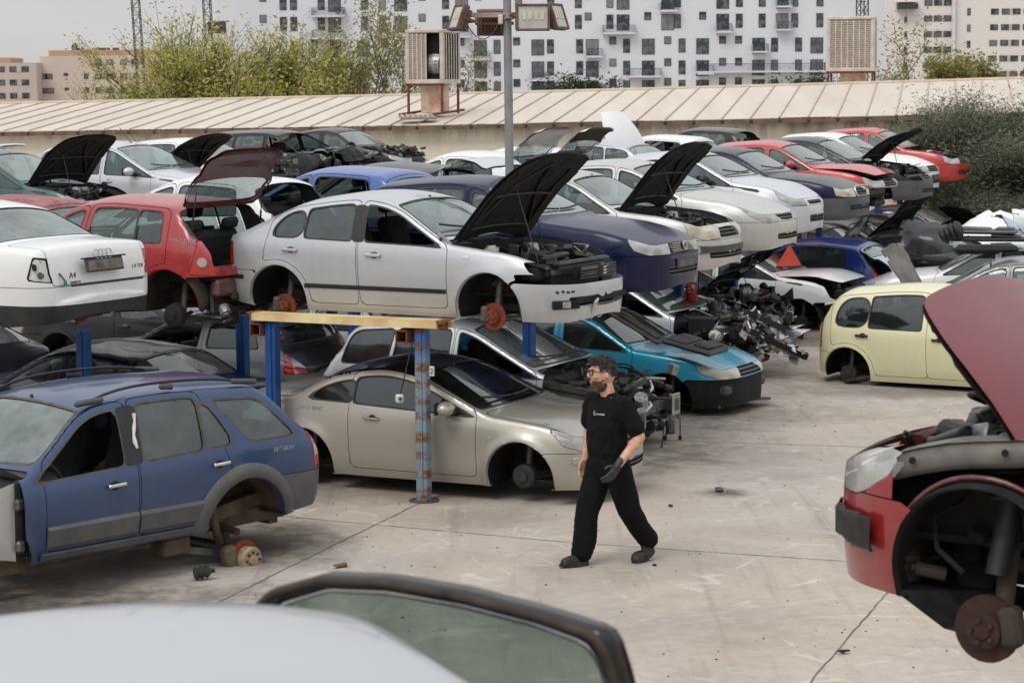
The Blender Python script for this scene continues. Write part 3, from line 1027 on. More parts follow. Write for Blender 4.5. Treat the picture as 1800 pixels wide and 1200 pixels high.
    if o['front']:
        if o['head']:
            for sd, lV, lF in heads:
                if (sd, 'head') in o['noglass']: continue
                hl = link('headlight', lV, lF, o['head'] if not isinstance(o['head'], dict) else o['head'][sd], root)
                r = lV.copy(); c = r.mean(0)
                r = c + (r - c) * .96 - vnormals(lV, lF) * np.sign((vnormals(lV, lF) * [1, sd, .3]).sum(1).mean()) * .05
                link('reflector', r, lF, M_chrome, hl)
        for key, lV, lF in grs:
            if key == 'lowgrille' and not o['fbump']: continue
            rest = (lV, lF); gaps = []; bars = []                # slats: level cuts through the opening
            for zc in np.arange(.12, 1.2, .044):
                for lim, bag in ((zc + .026, gaps), (zc + .044, bars)):
                    if len(rest[1]) == 0: continue
                    lo_, rest = split(rest[0], rest[1], rest[0][:, 2] - lim)
                    if len(lo_[1]): bag.append(lo_)
            def cat(bag):
                if not bag: return np.zeros((0, 3)), np.zeros((0, 3), int)
                off = np.cumsum([0] + [len(v) for v, _ in bag[:-1]])
                return np.concatenate([v for v, _ in bag]), np.concatenate([f + k for (_, f), k in zip(bag, off)])
            (aV, aF), (bV, bF) = cat(gaps), cat(bars)
            aV = aV - [.03, 0, 0]
            g = link('grille', np.concatenate([aV, bV]), np.concatenate([aF, bF + len(aV)]), [M_liner, o.get('grillemat') or M_trim], root, True, [0] * len(aF) + [1] * len(bF))
            if len(aF):
                cV = lV - [.045, 0, -.0]
                link('grille_back', cV, lF, M_liner, g)
    if o['tail']:
        for sd, lV, lF in tails:
            if (sd, 'tail') in o['noglass']:
                nl = vnormals(lV, lF); sg = np.sign((nl * [-1, sd, .2]).sum(1).mean()); c = lV.mean(0)
                cav = link('lamp_cavity', c + (lV - c) * .93 - nl * sg * .013 + wob(lV, 16, 3) * .004, lF, P_cav, root)
                bb = MB(); q = c - nl.mean(0) * sg * .012
                bb.lathe([(0, 0), (.03, 0), (.034, .02), (0, .02)], q + [0, 0, -.03], nl.mean(0) * sg, 12, 0); bb.box(q + [.02, sd * .06, .05], (.03, .05, .06), rotm(.3, .2, .4), .006, 1)
                bb.build('bulb_socket', [M_steel, M_liner], cav)
                continue
            t = link('taillight', lV, lF, o.get('tailmat') or L_tail, root)
            if o.get('tailclear'):
                f = psdf(lV[:, 0] * 0 + q_r(lV), lV[:, 2], o['tailclear'], .01)
                (cV, cF), _ = split(lV + vnormals(lV, lF) * .0, lF, f)
                if len(cF): link('reversing_lens', cV + np.array([-.003, sd * .003, 0]), cF, L_tclear, t)
    # inner skins, so nothing is paper thin
    lf = hullV[:, 2] - (B.belt(hullV[:, 0]) - .02)
    (iV, iF), (uV, uF) = split(hullV, hullF, lf)
    nrm = vnormals(iV, iF); sg = np.sign((nrm[:, 1] * iV[:, 1]).sum()) or 1
    iV = iV - sg * nrm * .022
    cutm = np.ones(len(iV))
    if o['hood'] != 'closed' or not o['front']:
        cutm = np.minimum(cutm, smaxn([(sp.cowl - .1) - iV[:, 0], -(iV[:, 2] - .2)], .01))
    if open_gate or not o['tail']:
        cutm = np.minimum(cutm, smaxn([iV[:, 0] - (XR + .5), sp.gate_z - .06 - iV[:, 2], np.abs(iV[:, 1]) - W * .43], .01))
    if not o['rbump']:
        cutm = np.minimum(cutm, smaxn([iV[:, 0] - (B.xra - .2), iV[:, 2] - sp.zbr], .01))
    for (sd, i) in o['nodoor']:
        xa, xb, xc, xd = sp.drs[i][:4]
        cutm = np.minimum(cutm, smaxn([iV[:, 0] - xa, xc - iV[:, 0], -sd * iV[:, 1], .3 - iV[:, 2]], .01))
    _, (iV, iF) = split(iV, iF, cutm)
    link('inner_panel', iV, iF, M_liner, root)
    if o['inner']:
        for w in wins:
            _, (uV, uF) = split(uV, uF, wfield(uV, w, .03))
        _, (uV, uF) = split(uV, uF, wsf(uV, .03))
        _, (uV, uF) = split(uV, uF, rwf(uV, .03) if not open_gate else smaxn([uV[:, 0] - (sp.rtop + .02), np.abs(uV[:, 1]) - W * .39], .02))
        (uV, uF), _ = split(uV, uF, uV[:, 0] - (sp.cowl - .02))
        if len(uF):
            nrm = vnormals(uV, uF); sg = np.sign(nrm[:, 2].mean()) or 1
            link('headlining', uV - sg * nrm * .02, uF, M_head, root)
    # wheel wells, arch lips
    for xw in (B.xfa, B.xra):
        for sd in (-1, 1):
            well = MB()
            th = np.linspace(R(-25), R(205), 30)
            outer = []; 
            for t in th:
                x, z = xw + sp.ra * math.cos(t), sp.wr + sp.ra * math.sin(t) * (1 if math.sin(t) > 0 else 2.2)
                z = max(z, B.bot(x) + .002)
                outer.append((x, B.y_at(x, max(z, B.bot(x) + .01)), z))
            outer = np.array(outer)
            n = len(outer)
            yi = W * .5 - .58
            P0 = outer * [1, sd, 1] - [0, sd * .002, 0]
            P1 = np.stack([xw + (outer[:, 0] - xw) * .97, sd * (outer[:, 1] - .035), sp.wr + (outer[:, 2] - sp.wr) * .97], 1)
            P2 = np.stack([xw + (outer[:, 0] - xw) * 1.03, sd * (outer[:, 1] - .06), sp.wr + (outer[:, 2] - sp.wr) * 1.03], 1)
            P3 = np.stack([P2[:, 0], np.full(n, sd * yi), P2[:, 2]], 1)
            if o['front'] or xw < 0:
                well.add(np.concatenate([P0, P1]), [(i, i + 1, n + i + 1, n + i) for i in range(n - 1)], 0, True)
                well.add(np.concatenate([P1, P2]), [(i, i + 1, n + i + 1, n + i) for i in range(n - 1)], 1, True)
                well.add(np.concatenate([P2, P3]), [(i, i + 1, n + i + 1, n + i) for i in range(n - 1)], 1, True)
            well.add(P3, [list(range(n))], 1)
            well.build('wheel_arch', [paintm if (sd, xw > 0) not in o.get('nolip', ()) else M_liner, o['wellmat'] or M_liner], root)
    # floor pan and subframes
    ub = MB()
    ub.box(((B.xfa + B.xra) / 2, 0, sp.sill + .05), (sp.wb - 2 * sp.ra - .1, W * .86, .06), None, .015, 0)
    ub.box((B.xfa + .1, 0, sp.sill + .08), (.9, W * .36, .1), None, .03, 0)
    ub.box(((B.xra + .25 + XR + .3) / 2, 0, sp.sill + .12), (B.xra + .25 - XR - .3, W * .36, .12), None, .03, 0)
    ub.tube([(B.xfa - .2, .12, sp.sill), (0, .1, sp.sill - .02), (B.xra + .2, .1, sp.sill + .02), (max(B.xra - .4, XR + .3), .3, sp.sill + .06)], .03, 8, 1)
    ub.tube([(B.xra, -W * .42, sp.wr - .04), (B.xra + .1, 0, sp.sill + .05), (B.xra, W * .42, sp.wr - .04)], .035, 8, 1)
    ub.build('underbody', [M_under, M_rust], root)
    if o['wheels']:
        for xw, st in zip((B.xfa, B.xra), o['wheels']):
            if st:
                for sd in (-1, 1):
                    brake(root, (xw, sd * (W / 2 - .13), sp.wr), sd, .135 if st != 'drum' else .12, st, o['droop'])
    # cabin
    if o['interior']:
        b = MB(); zf = sp.sill + .12
        xs0 = getattr(sp, 'seatx', sp.cowl - 1.05)
        zs = sp.beltz[0] - .36
        for sd in (-1, 1):
            b2 = MB(); seat_mesh(b2, xs0, sd * W * .215, zs, .48, h=.54 + (H - 1.44) * .4)
            b2.build('seat', [M_seat], root)
        if sp.doors != 2:
            b3 = MB(); seat_mesh(b3, max(xs0 - .80, XR + .98), 0, zs, W * .7, h=.46, head=False)
            for sd in (-1, 1):
                hx_ = max(xs0 - 1.2, XR + .55)
                b3.box((hx_, sd * W * .2, min(zs + .60, B.top(hx_) - .26)), (.08, .26, .12), rotm(0, -.3, 0), .03)
            b3.build('rear_bench', [M_seat], root)
        b = MB()
        b.box((sp.cowl - .28, 0, sp.beltz[0] - .13), (.5, W * .8, .22), rotm(0, .1, 0), .07)
        b.box((sp.cowl - .45, 0, sp.beltz[0] - .36), (.35, .3, .4), None, .05)
        b.box((sp.cowl - .30, W * .215, sp.beltz[0] - .0), (.25, .36, .08), None, .03)
        b.build('dashboard', [M_dash], root)
        b = MB(); c = np.array([sp.cowl - .58, W * .215, sp.beltz[0] - .07]); d = rotm(0, -R(65), 0)
        a = np.linspace(0, 2 * np.pi, 25)
        b.tube([c + d @ np.array([.18 * math.cos(t), .18 * math.sin(t), 0]) for t in a], .016, 6)
        b.box(c, (.12, .3, .03), d, .01); b.box(c, (.13, .12, .05), d, .02)
        b.tube([c, c + [.3, 0, -.1]], .03, 8)
        b.build('steering_wheel', [M_dash], root)
        b = MB(); b.box((0, 0, 0), (.02, .24, .07), rotm(0, .2, 0), .008)
        b.box((.02, 0, .06), (.02, .03, .08), None, .005)
        mo = b.build('rear_view_mirror', [M_black], root); mo.location = (sp.hdr - .02, 0, H - .17)
    # trim on the sides
    sides = (-1, 1) if o['vis'] == 0 else (o['vis'],)
    hmats = {'body': paintm, 'black': M_black, 'chrome': M_chrome}
    if o['handles']:
        for i, d in enumerate(sp.drs):
            for sd in sides:
                if (sd, i) not in dobj: continue
                x = d[2] + (d[3] - d[2]) * .45 + .17 if not getattr(sp, 'hx', None) else sp.hx[i]
                z = B.belt(x) - getattr(sp, 'hdz', .11)
                y = B.y_at(x, z)
                b = MB()
                b.box((x, sd * (y + .028), z), (.185, .02, .032), rotm(0, getattr(sp, 'hrot', .03), 0), .009, 0)
                for k in (-.075, .075): b.box((x + k, sd * (y + .012), z), (.03, .03, .03), None, .006, 0)
                b.ball((x + .01, sd * (y - .012), z - .004), (.062, .022, .042), 12, 8, 1)
                b.build('handle', [hmats[o['handles']], M_liner if o['handles'] != 'body' else M_trim], dobj[(sd, i)])
    for (x0, x1, z0a, z0b, hh, mat, th) in o['mold']:
        for sd in sides:
            n = max(8, int(abs(x1 - x0) / .06)); Vm = []
            for i in range(n + 1):
                t = i / n; x = x0 + (x1 - x0) * t; z = z0a + (z0b - z0a) * t
                ya, yb = B.y_at(x, z), B.y_at(x, z + hh)
                Vm += [(x, sd * (ya - .003), z), (x, sd * (ya + th), z + hh * .15), (x, sd * (yb + th), z + hh * .85), (x, sd * (yb - .003), z + hh)]
            Fm = [(4 * i + k, 4 * i + 4 + k, 4 * i + 5 + k, 4 * i + 1 + k) for i in range(n) for k in range(3)]
            Fm += [(0, 1, 2, 3), (4 * n + 3, 4 * n + 2, 4 * n + 1, 4 * n)]
            link('side_moulding', Vm, Fm, mat, root, False)
    for sd in o['mirrors']:
        x = sp.cowl - .42; z = sp.beltz[0] + .10; y = B.y_at(x, z - .06)
        b = MB()
        b.box((x + .02, sd * (y + .04), z - .05), (.10, .14, .035), None, .012, 1)
        b.ball((x + .01, sd * (y + .16), z), (.085, .12, .075), 14, 10, 0)
        b.box((x - .065, sd * (y + .16), z), (.02, .20, .125), None, .009, 1)
        b.build('wing_mirror', [o.get('mirmat') or paintm, M_black], root)
    if o.get('aerial'):
        b = MB(); p = np.array([sp.hdr - .12, 0, B.top(sp.hdr - .12)])
        b.tube([p, p + [-.25, 0, .28]], .006, 5); b.box(p, (.05, .03, .03), None, .01)
        b.build('aerial', [M_black], root)
    if o.get('wipers'):
        b = MB()
        for y0 in (.45, -.12):
            pts = [(sp.cowl - .12 - .16 * ((y0 - t * .52) / (W / 2)) ** 2, y0 - t * .52, B.top(sp.cowl - .14 - .16 * ((y0 - t * .52) / (W / 2)) ** 2) + .0) for t in np.linspace(0, 1, 8)]
            b.tube(pts, .012, 6)
        b.build('wiper', [M_black], root)
    if o.get('plate_f'):
        b = MB(); b.box((XF + .004, 0, o['plate_f']), (.02, .5, .11), None, .004, 0); b.box((XF + .016, 0, o['plate_f']), (.004, .44, .07), None, 0, 1)
        b.build('number_plate', [M_trim, M_steel], root)
    if o['hook']:
        o['hook'](B, root, sp, paintm)
    return root, B
# ------------------------------------------------------------------ body types (x forward from mid wheelbase, z from the wheel ground)
S_leon = Spec(L=4.18, wb=2.51, of=.87, W=1.74, H=1.44, hz0=.74, hz1=.985, cowl=.80, hdr=.10, peak=-.38, rtop=-1.12, rtz=1.335, rb=-1.74, rbz=1.05,
              deck=[(-1.95, .97)], beltz=(.895, .95), gate_z=.66,
              wins=[(1.2, 1.2, -.18, -.22), (-.345, -.375, -.93, -.90), (-.955, -.925, -1.40, -1.16, .055, .15)],
              wdoor=[0, 1, 1], drs=[(.80, .80, -.235, -.275), (-.255, -.295, -1.50, -1.30)], hx=[-.06, -1.08], hdz=.12,
              head=[(.42, .60), (.42, .70), (.80, .74), (1.28, .76), (1.22, .68), (.9, .60)], grille=[(.0, .61), (.34, .61), (.36, .70), (.0, .71)],
              lowgrille=[(0, .28), (.56, .30), (.58, .40), (0, .41)], tail=[(.62, .62), (.62, .86), (1.02, .88), (1.06, .66)], zbf=.585, zbr=.60)
S_stilo = Spec(L=4.25, wb=2.6, of=.90, W=1.77, H=1.47, hz0=.77, hz1=1.01, cowl=.78, hdr=-.02, peak=-.55, rtop=-1.50, rtz=1.39, rb=-1.82, rbz=1.02,
               beltz=(.92, .97), hin=.10, wins=[(1.2, 1.2, -.12, -.16), (-.26, -.28, -.98, -.93), (-1.05, -1.0, -1.6, -1.45)],
               wdoor=[0, 1, 9], drs=[(.78, .78, -.17, -.20), (-.19, -.22, -1.36, -1.2)],
               head=[(.40, .62), (.40, .735), (.8, .77), (1.16, .79), (1.10, .68), (.85, .62)], grille=[(0, .62), (.33, .63), (.36, .735), (0, .745)],
               lowgrille=[(0, .30), (.40, .31), (.40, .42), (0, .43)], tail=[(.62, .70), (.62, 1.1), (.95, 1.1), (1.0, .72)], zbf=.60)
S_sedan = Spec(L=4.17, wb=2.47, of=.80, W=1.64, H=1.43, hz0=.77, hz1=.98, cowl=.78, hdr=.08, peak=-.35, rtop=-.92, rtz=1.375, rb=-1.36, rbz=1.04,
               deck=[(-1.80, 1.0)], beltz=(.89, .94), hatch=False, gate_z=.64, hin=.16,
               wins=[(1.2, 1.2, -.14, -.18), (-.27, -.30, -1.0, -.86, .055, .06)], drs=[(.80, .80, -.19, -.23), (-.21, -.25, -1.26, -1.0)],
               head=[(.36, .60), (.36, .71), (.62, .76), (1.08, .79), (1.02, .64), (.7, .58)], grille=[(0, .60), (.30, .60), (.33, .70), (0, .71)],
               lowgrille=[(0, .27), (.52, .28), (.52, .36), (0, .37)], tail=[(.5, .66), (.5, .9), (.95, .92), (1.0, .68)], zbf=.57)
S_focus = Spec(L=4.17, wb=2.61, of=.85, W=1.70, H=1.45, hz0=.73, hz1=1.0, cowl=.86, hdr=.02, peak=-.45, rtop=-1.36, rtz=1.36, rb=-1.85, rbz=1.02,
               beltz=(.90, .98), hin=.10, hcur=.18, wins=[(1.3, 1.3, -.12, -.16), (-.25, -.28, -.92, -.86), (-.98, -.92, -1.5, -1.34)], wdoor=[0, 1, 9],
               drs=[(.86, .86, -.17, -.2), (-.19, -.22, -1.35, -1.1)],
               head=[(.36, .60), (.50, .70), (.86, .80), (1.24, .84), (1.10, .70), (.7, .59)], grille=[(0, .61), (.22, .62), (.30, .67), (.22, .705), (0, .71)],
               lowgrille=[(0, .27), (.38, .28), (.36, .37), (0, .38)], tail=[(.62, .8), (.62, 1.2), (.9, 1.2), (1.0, .82)], zbf=.59, flare=.026)
S_c2 = Spec(L=3.67, wb=2.32, of=.70, W=1.66, H=1.47, hz0=.76, hz1=1.05, cowl=.72, hdr=.02, peak=-.35, rtop=-1.25, rtz=1.39, rb=-1.50, rbz=1.02, nf=2.5,
            beltz=(.93, .97), hin=.12, hcur=.16, wins=[(1.2, 1.2, -.32, -.36), (-.46, -.50, -1.25, -1.1, .06, .12)], drs=[(.74, .74, -.40, -.43)], doors=3, wdoor=[0, 9],
            head=[(.44, .64), (.50, .74), (.82, .88), (1.22, .92), (1.12, .74), (.8, .63)], grille=[(0, .645), (.28, .65), (.28, .69), (0, .69)],
            lowgrille=[(0, .30), (.30, .30), (.30, .42), (0, .43)], tail=[(.6, .7), (.6, 1.0), (.9, 1.0), (.95, .72)], zbf=.62)
S_octavia = Spec(L=4.5, wb=2.51, of=.90, W=1.73, H=1.43, hz0=.76, hz1=.98, cowl=.74, hdr=.05, peak=-.35, rtop=-1.18, rtz=1.35, rb=-1.66, rbz=1.04,
                 deck=[(-2.1, 1.0)], beltz=(.90, .95), gate_z=.7, hin=.14, wins=[(1.2, 1.2, -.2, -.24), (-.33, -.36, -1.0, -.93), (-1.05, -.98, -1.42, -1.25)], wdoor=[0, 1, 9],
                 drs=[(.78, .78, -.25, -.29), (-.27, -.31, -1.36, -1.12)], head=[(.36, .60), (.36, .73), (.7, .76), (1.02, .77), (1.0, .63), (.7, .60)],
                 grille=[(0, .60), (.27, .61), (.30, .745), (0, .75)], lowgrille=[(0, .3), (.5, .3), (.5, .4), (0, .4)], tail=[(.55, .66), (.55, .9), (.95, .92), (1.0, .68)], zbf=.58)
S_small = Spec(L=3.85, wb=2.46, of=.79, W=1.66, H=1.45, hz0=.76, hz1=1.0, cowl=.74, hdr=.02, peak=-.4, rtop=-1.36, rtz=1.38, rb=-1.62, rbz=1.0,
               beltz=(.91, .96), hin=.12, wins=[(1.2, 1.2, -.14, -.18), (-.26, -.29, -1.2, -1.08, .055, .07)], drs=[(.78, .78, -.19, -.22), (-.21, -.24, -1.3, -1.1)],
               head=[(.40, .60), (.40, .72), (.75, .76), (1.1, .79), (1.04, .66), (.75, .60)], grille=[(0, .61), (.32, .61), (.34, .71), (0, .72)],
               lowgrille=[(0, .28), (.45, .29), (.45, .39), (0, .40)], tail=[(.56, .66), (.56, 1.0), (.86, 1.0), (.92, .68)], zbf=.58)
S_megcc = Spec(L=4.29, wb=2.52, of=.81, W=1.78, H=1.40, hz0=.74, hz1=.97, cowl=.92, hdr=.05, peak=-.42, rtop=-.98, rtz=1.29, rb=-1.42, rbz=1.05,
               deck=[(-2.0, 1.02), (-2.14, .96)], beltz=(.88, .975), hatch=False, gate_z=.62, ra=.37, wr=.31, hin=.12, hcur=.22,
               wins=[(1.4, 1.4, -.66, -.64, .075, .05), (-.675, -.655, -1.36, -1.2, .085, .09)], wdoor=[0, 9], drs=[(.78, .78, -.70, -.70)], doors=3, hx=[-.42], hdz=.12,
               head=[(.42, .58), (.52, .66), (.86, .735), (1.30, .80), (1.16, .66), (.75, .57)], grille=[(0, .58), (.2, .58), (.2, .64), (0, .65)],
               lowgrille=[(0, .27), (.5, .28), (.5, .37), (0, .38)], tail=[(.5, .66), (.5, .88), (1.05, .9), (1.0, .7)], zbf=.575, flare=.03, seatx=-.05)
S_sorento = Spec(L=4.57, wb=2.71, of=.88, W=1.87, H=1.72, hz0=.98, hz1=1.17, cowl=.92, hdr=.22, peak=-.5, rtop=-1.66, rtz=1.665, rb=-2.16, rbz=1.15,
                 nose=[(2.235, .62), (2.22, .74), (2.17, .92), (2.0, .99)], tailp=[(-2.27, .98), (-2.31, .72), (-2.335, .60)], beltz=(1.055, 1.13), sill=.40, wr=.37, ra=.465, tum=.27,
                 gate_z=.80, wins=[(1.3, 1.3, -.06, -.11, .07, .05), (-.26, -.33, -.90, -.95, .065, .05), (-.93, -.98, -1.30, -.98, .065, .12), (-1.50, -1.02, -2.06, -1.66, .10, .05)], wdoor=[0, 1, 1, 9],
                 drs=[(.76, .76, -.16, -.21), (-.18, -.23, -1.36, -.98)], hx=[.06, -1.06], hdz=.13, zbf=.74, zbr=.80, flare=.02, nr=5, ar=.4,
                 head=[(.45, .72), (.45, .88), (.8, .92), (1.2, .92), (1.1, .76)], tail=[(.70, .84), (.74, 1.16), (1.12, 1.18), (1.10, .84)])
S_micra = Spec(L=3.72, wb=2.43, of=.70, W=1.66, H=1.54, hz0=.78, hz1=1.04, cowl=.72, hdr=.10, peak=-.3, rtop=-1.42, rtz=1.43, rb=-1.66, rbz=1.0, nr=2.6, ar=.62, nf=2.6,
               tailp=[(-1.79, .80), (-1.815, .62), (-1.815, .5)], beltz=(.91, .935), gate_z=.62, wins=[(1.2, 1.2, .02, -.02, .06, .06), (-.14, -.15, -.90, -.88, .06, .05), (-.925, -.905, -1.44, -1.3, .06, .2)], wdoor=[0, 1, 1],
               drs=[(.76, .76, -.045, -.065), (-.025, -.045, -1.42, -1.5)], hx=[.12, -.98], hdz=.10, head=[(.4, .64), (.5, .78), (.85, .86), (1.1, .84), (1.0, .66)],
               tail=[(.52, .62), (.56, .98), (.84, 1.0), (.86, .64)], zbr=.58, flare=.02)
S_a4 = Spec(L=4.55, wb=2.65, of=.90, W=1.77, H=1.43, hz0=.74, hz1=.98, cowl=.82, hdr=.06, peak=-.35, rtop=-.98, rtz=1.345, rb=-1.62, rbz=1.04,
            deck=[(-2.10, 1.015), (-2.16, .99)], tailp=[(-2.20, .84), (-2.235, .66), (-2.255, .52)], beltz=(.92, .965), hatch=False, gate_z=.63, nr=3.4, ar=.55, ra=.37, wr=.315,
            wins=[(1.2, 1.2, -.16, -.2), (-.30, -.33, -1.15, -.98)], drs=[(.8, .8, -.21, -.25), (-.23, -.27, -1.35, -1.1)], head=[(.4, .6), (.4, .72), (1.1, .76), (1.0, .62)],
            tail=[(.56, .66), (.60, .86), (1.04, .90), (1.12, .70)], zbr=.62)
S_clio = Spec(L=3.77, wb=2.47, of=.74, W=1.64, H=1.42, hz0=.75, hz1=.98, cowl=.72, hdr=.10, peak=-.35, rtop=-1.30, rtz=1.36, rb=-1.58, rbz=.98, beltz=(.88, .93), gate_z=.68,
              tailp=[(-1.77, .78), (-1.795, .6), (-1.795, .5)], wins=[(1.2, 1.2, -.02, -.08), (-.16, -.22, -.80, -.78), (-.83, -.81, -1.16, -1.1, .055, .05)], wdoor=[0, 1, 1],
              drs=[(.76, .76, -.07, -.13), (-.09, -.15, -1.26, -1.22)], hx=[.02, -1.0], head=[(.4, .6), (.4, .72), (.95, .78), (.9, .62)], tail=[(.64, .60), (.62, .72), (.66, .98), (.90, .98), (1.06, .62)], zbr=.585)
S_megane = Spec(L=4.21, wb=2.625, of=.83, W=1.78, H=1.46, hz0=.76, hz1=1.02, cowl=.82, hdr=-.05, peak=-.4, rtop=-1.35, rtz=1.4, rb=-1.75, rbz=1.05, beltz=(.92, .98), ra=.375, wr=.315,
                wins=[(1.3, 1.3, -.12, -.16), (-.25, -.28, -1.2, -1.1)], drs=[(.84, .84, -.17, -.2), (-.19, -.22, -1.35, -1.1)], nf=2.5, af=.9, hin=.12, hcur=.12,
                head=[(.50, .585), (.60, .66), (.96, .765), (1.30, .80), (1.24, .70), (1.0, .60)], grille=[(0, .58), (.2, .58), (.2, .64), (0, .65)],
                lowgrille=[(0, .27), (.5, .28), (.5, .37), (0, .38)], tail=[(.56, .66), (.56, .9), (.9, .92), (.95, .68)], zbf=.60)
S_wagon = Spec(L=4.6, wb=2.7, of=.92, W=1.77, H=1.47, hz0=.75, hz1=.99, cowl=.84, hdr=.05, peak=-.4, rtop=-1.75, rtz=1.42, rb=-2.05, rbz=1.0, beltz=(.92, .98),
               wins=[(1.3, 1.3, -.14, -.18), (-.27, -.3, -1.05, -1.0), (-1.12, -1.07, -1.95, -1.75)], wdoor=[0, 1, 9], drs=[(.84, .84, -.19, -.23), (-.21, -.25, -1.4, -1.15)],
               head=[(.4, .6), (.4, .72), (.8, .76), (1.2, .78), (1.1, .64)], grille=[(0, .6), (.34, .6), (.36, .72), (0, .73)], lowgrille=[(0, .28), (.5, .29), (.5, .38), (0, .39)], tail=[(.7, .7), (.7, 1.2), (.95, 1.2), (1.0, .7)])
S_mpv = Spec(L=4.3, wb=2.68, of=.82, W=1.80, H=1.60, hz0=.80, hz1=1.08, cowl=.95, hdr=-.02, peak=-.5, rtop=-1.60, rtz=1.52, rb=-1.84, rbz=1.05, beltz=(.96, 1.02),
             wins=[(1.4, 1.4, -.12, -.16), (-.25, -.28, -1.0, -.95), (-1.07, -1.02, -1.7, -1.55)], wdoor=[0, 1, 9], drs=[(.92, .92, -.17, -.21), (-.19, -.23, -1.35, -1.1)],
             head=[(.42, .62), (.5, .74), (.85, .84), (1.2, .88), (1.1, .70), (.8, .61)], grille=[(0, .62), (.3, .62), (.34, .72), (0, .73)], lowgrille=[(0, .28), (.5, .29), (.5, .38), (0, .39)], tail=[(.64, .8), (.64, 1.2), (.9, 1.2), (.95, .8)])
S_volvo = Spec(L=4.25, wb=2.64, of=.88, W=1.78, H=1.44, hz0=.74, hz1=.98, cowl=.82, hdr=.02, peak=-.45, rtop=-1.40, rtz=1.34, rb=-1.62, rbz=.96, beltz=(.92, 1.0), nr=2.8,
               wins=[(1.2, 1.2, -.42, -.46), (-.56, -.6, -1.42, -1.2)], wdoor=[0, 9], drs=[(.82, .82, -.48, -.5)], doors=3, tail=[(.66, .70), (.72, .92), (.86, 1.22), (1.02, 1.2), (1.14, .72)], gate_z=.70)
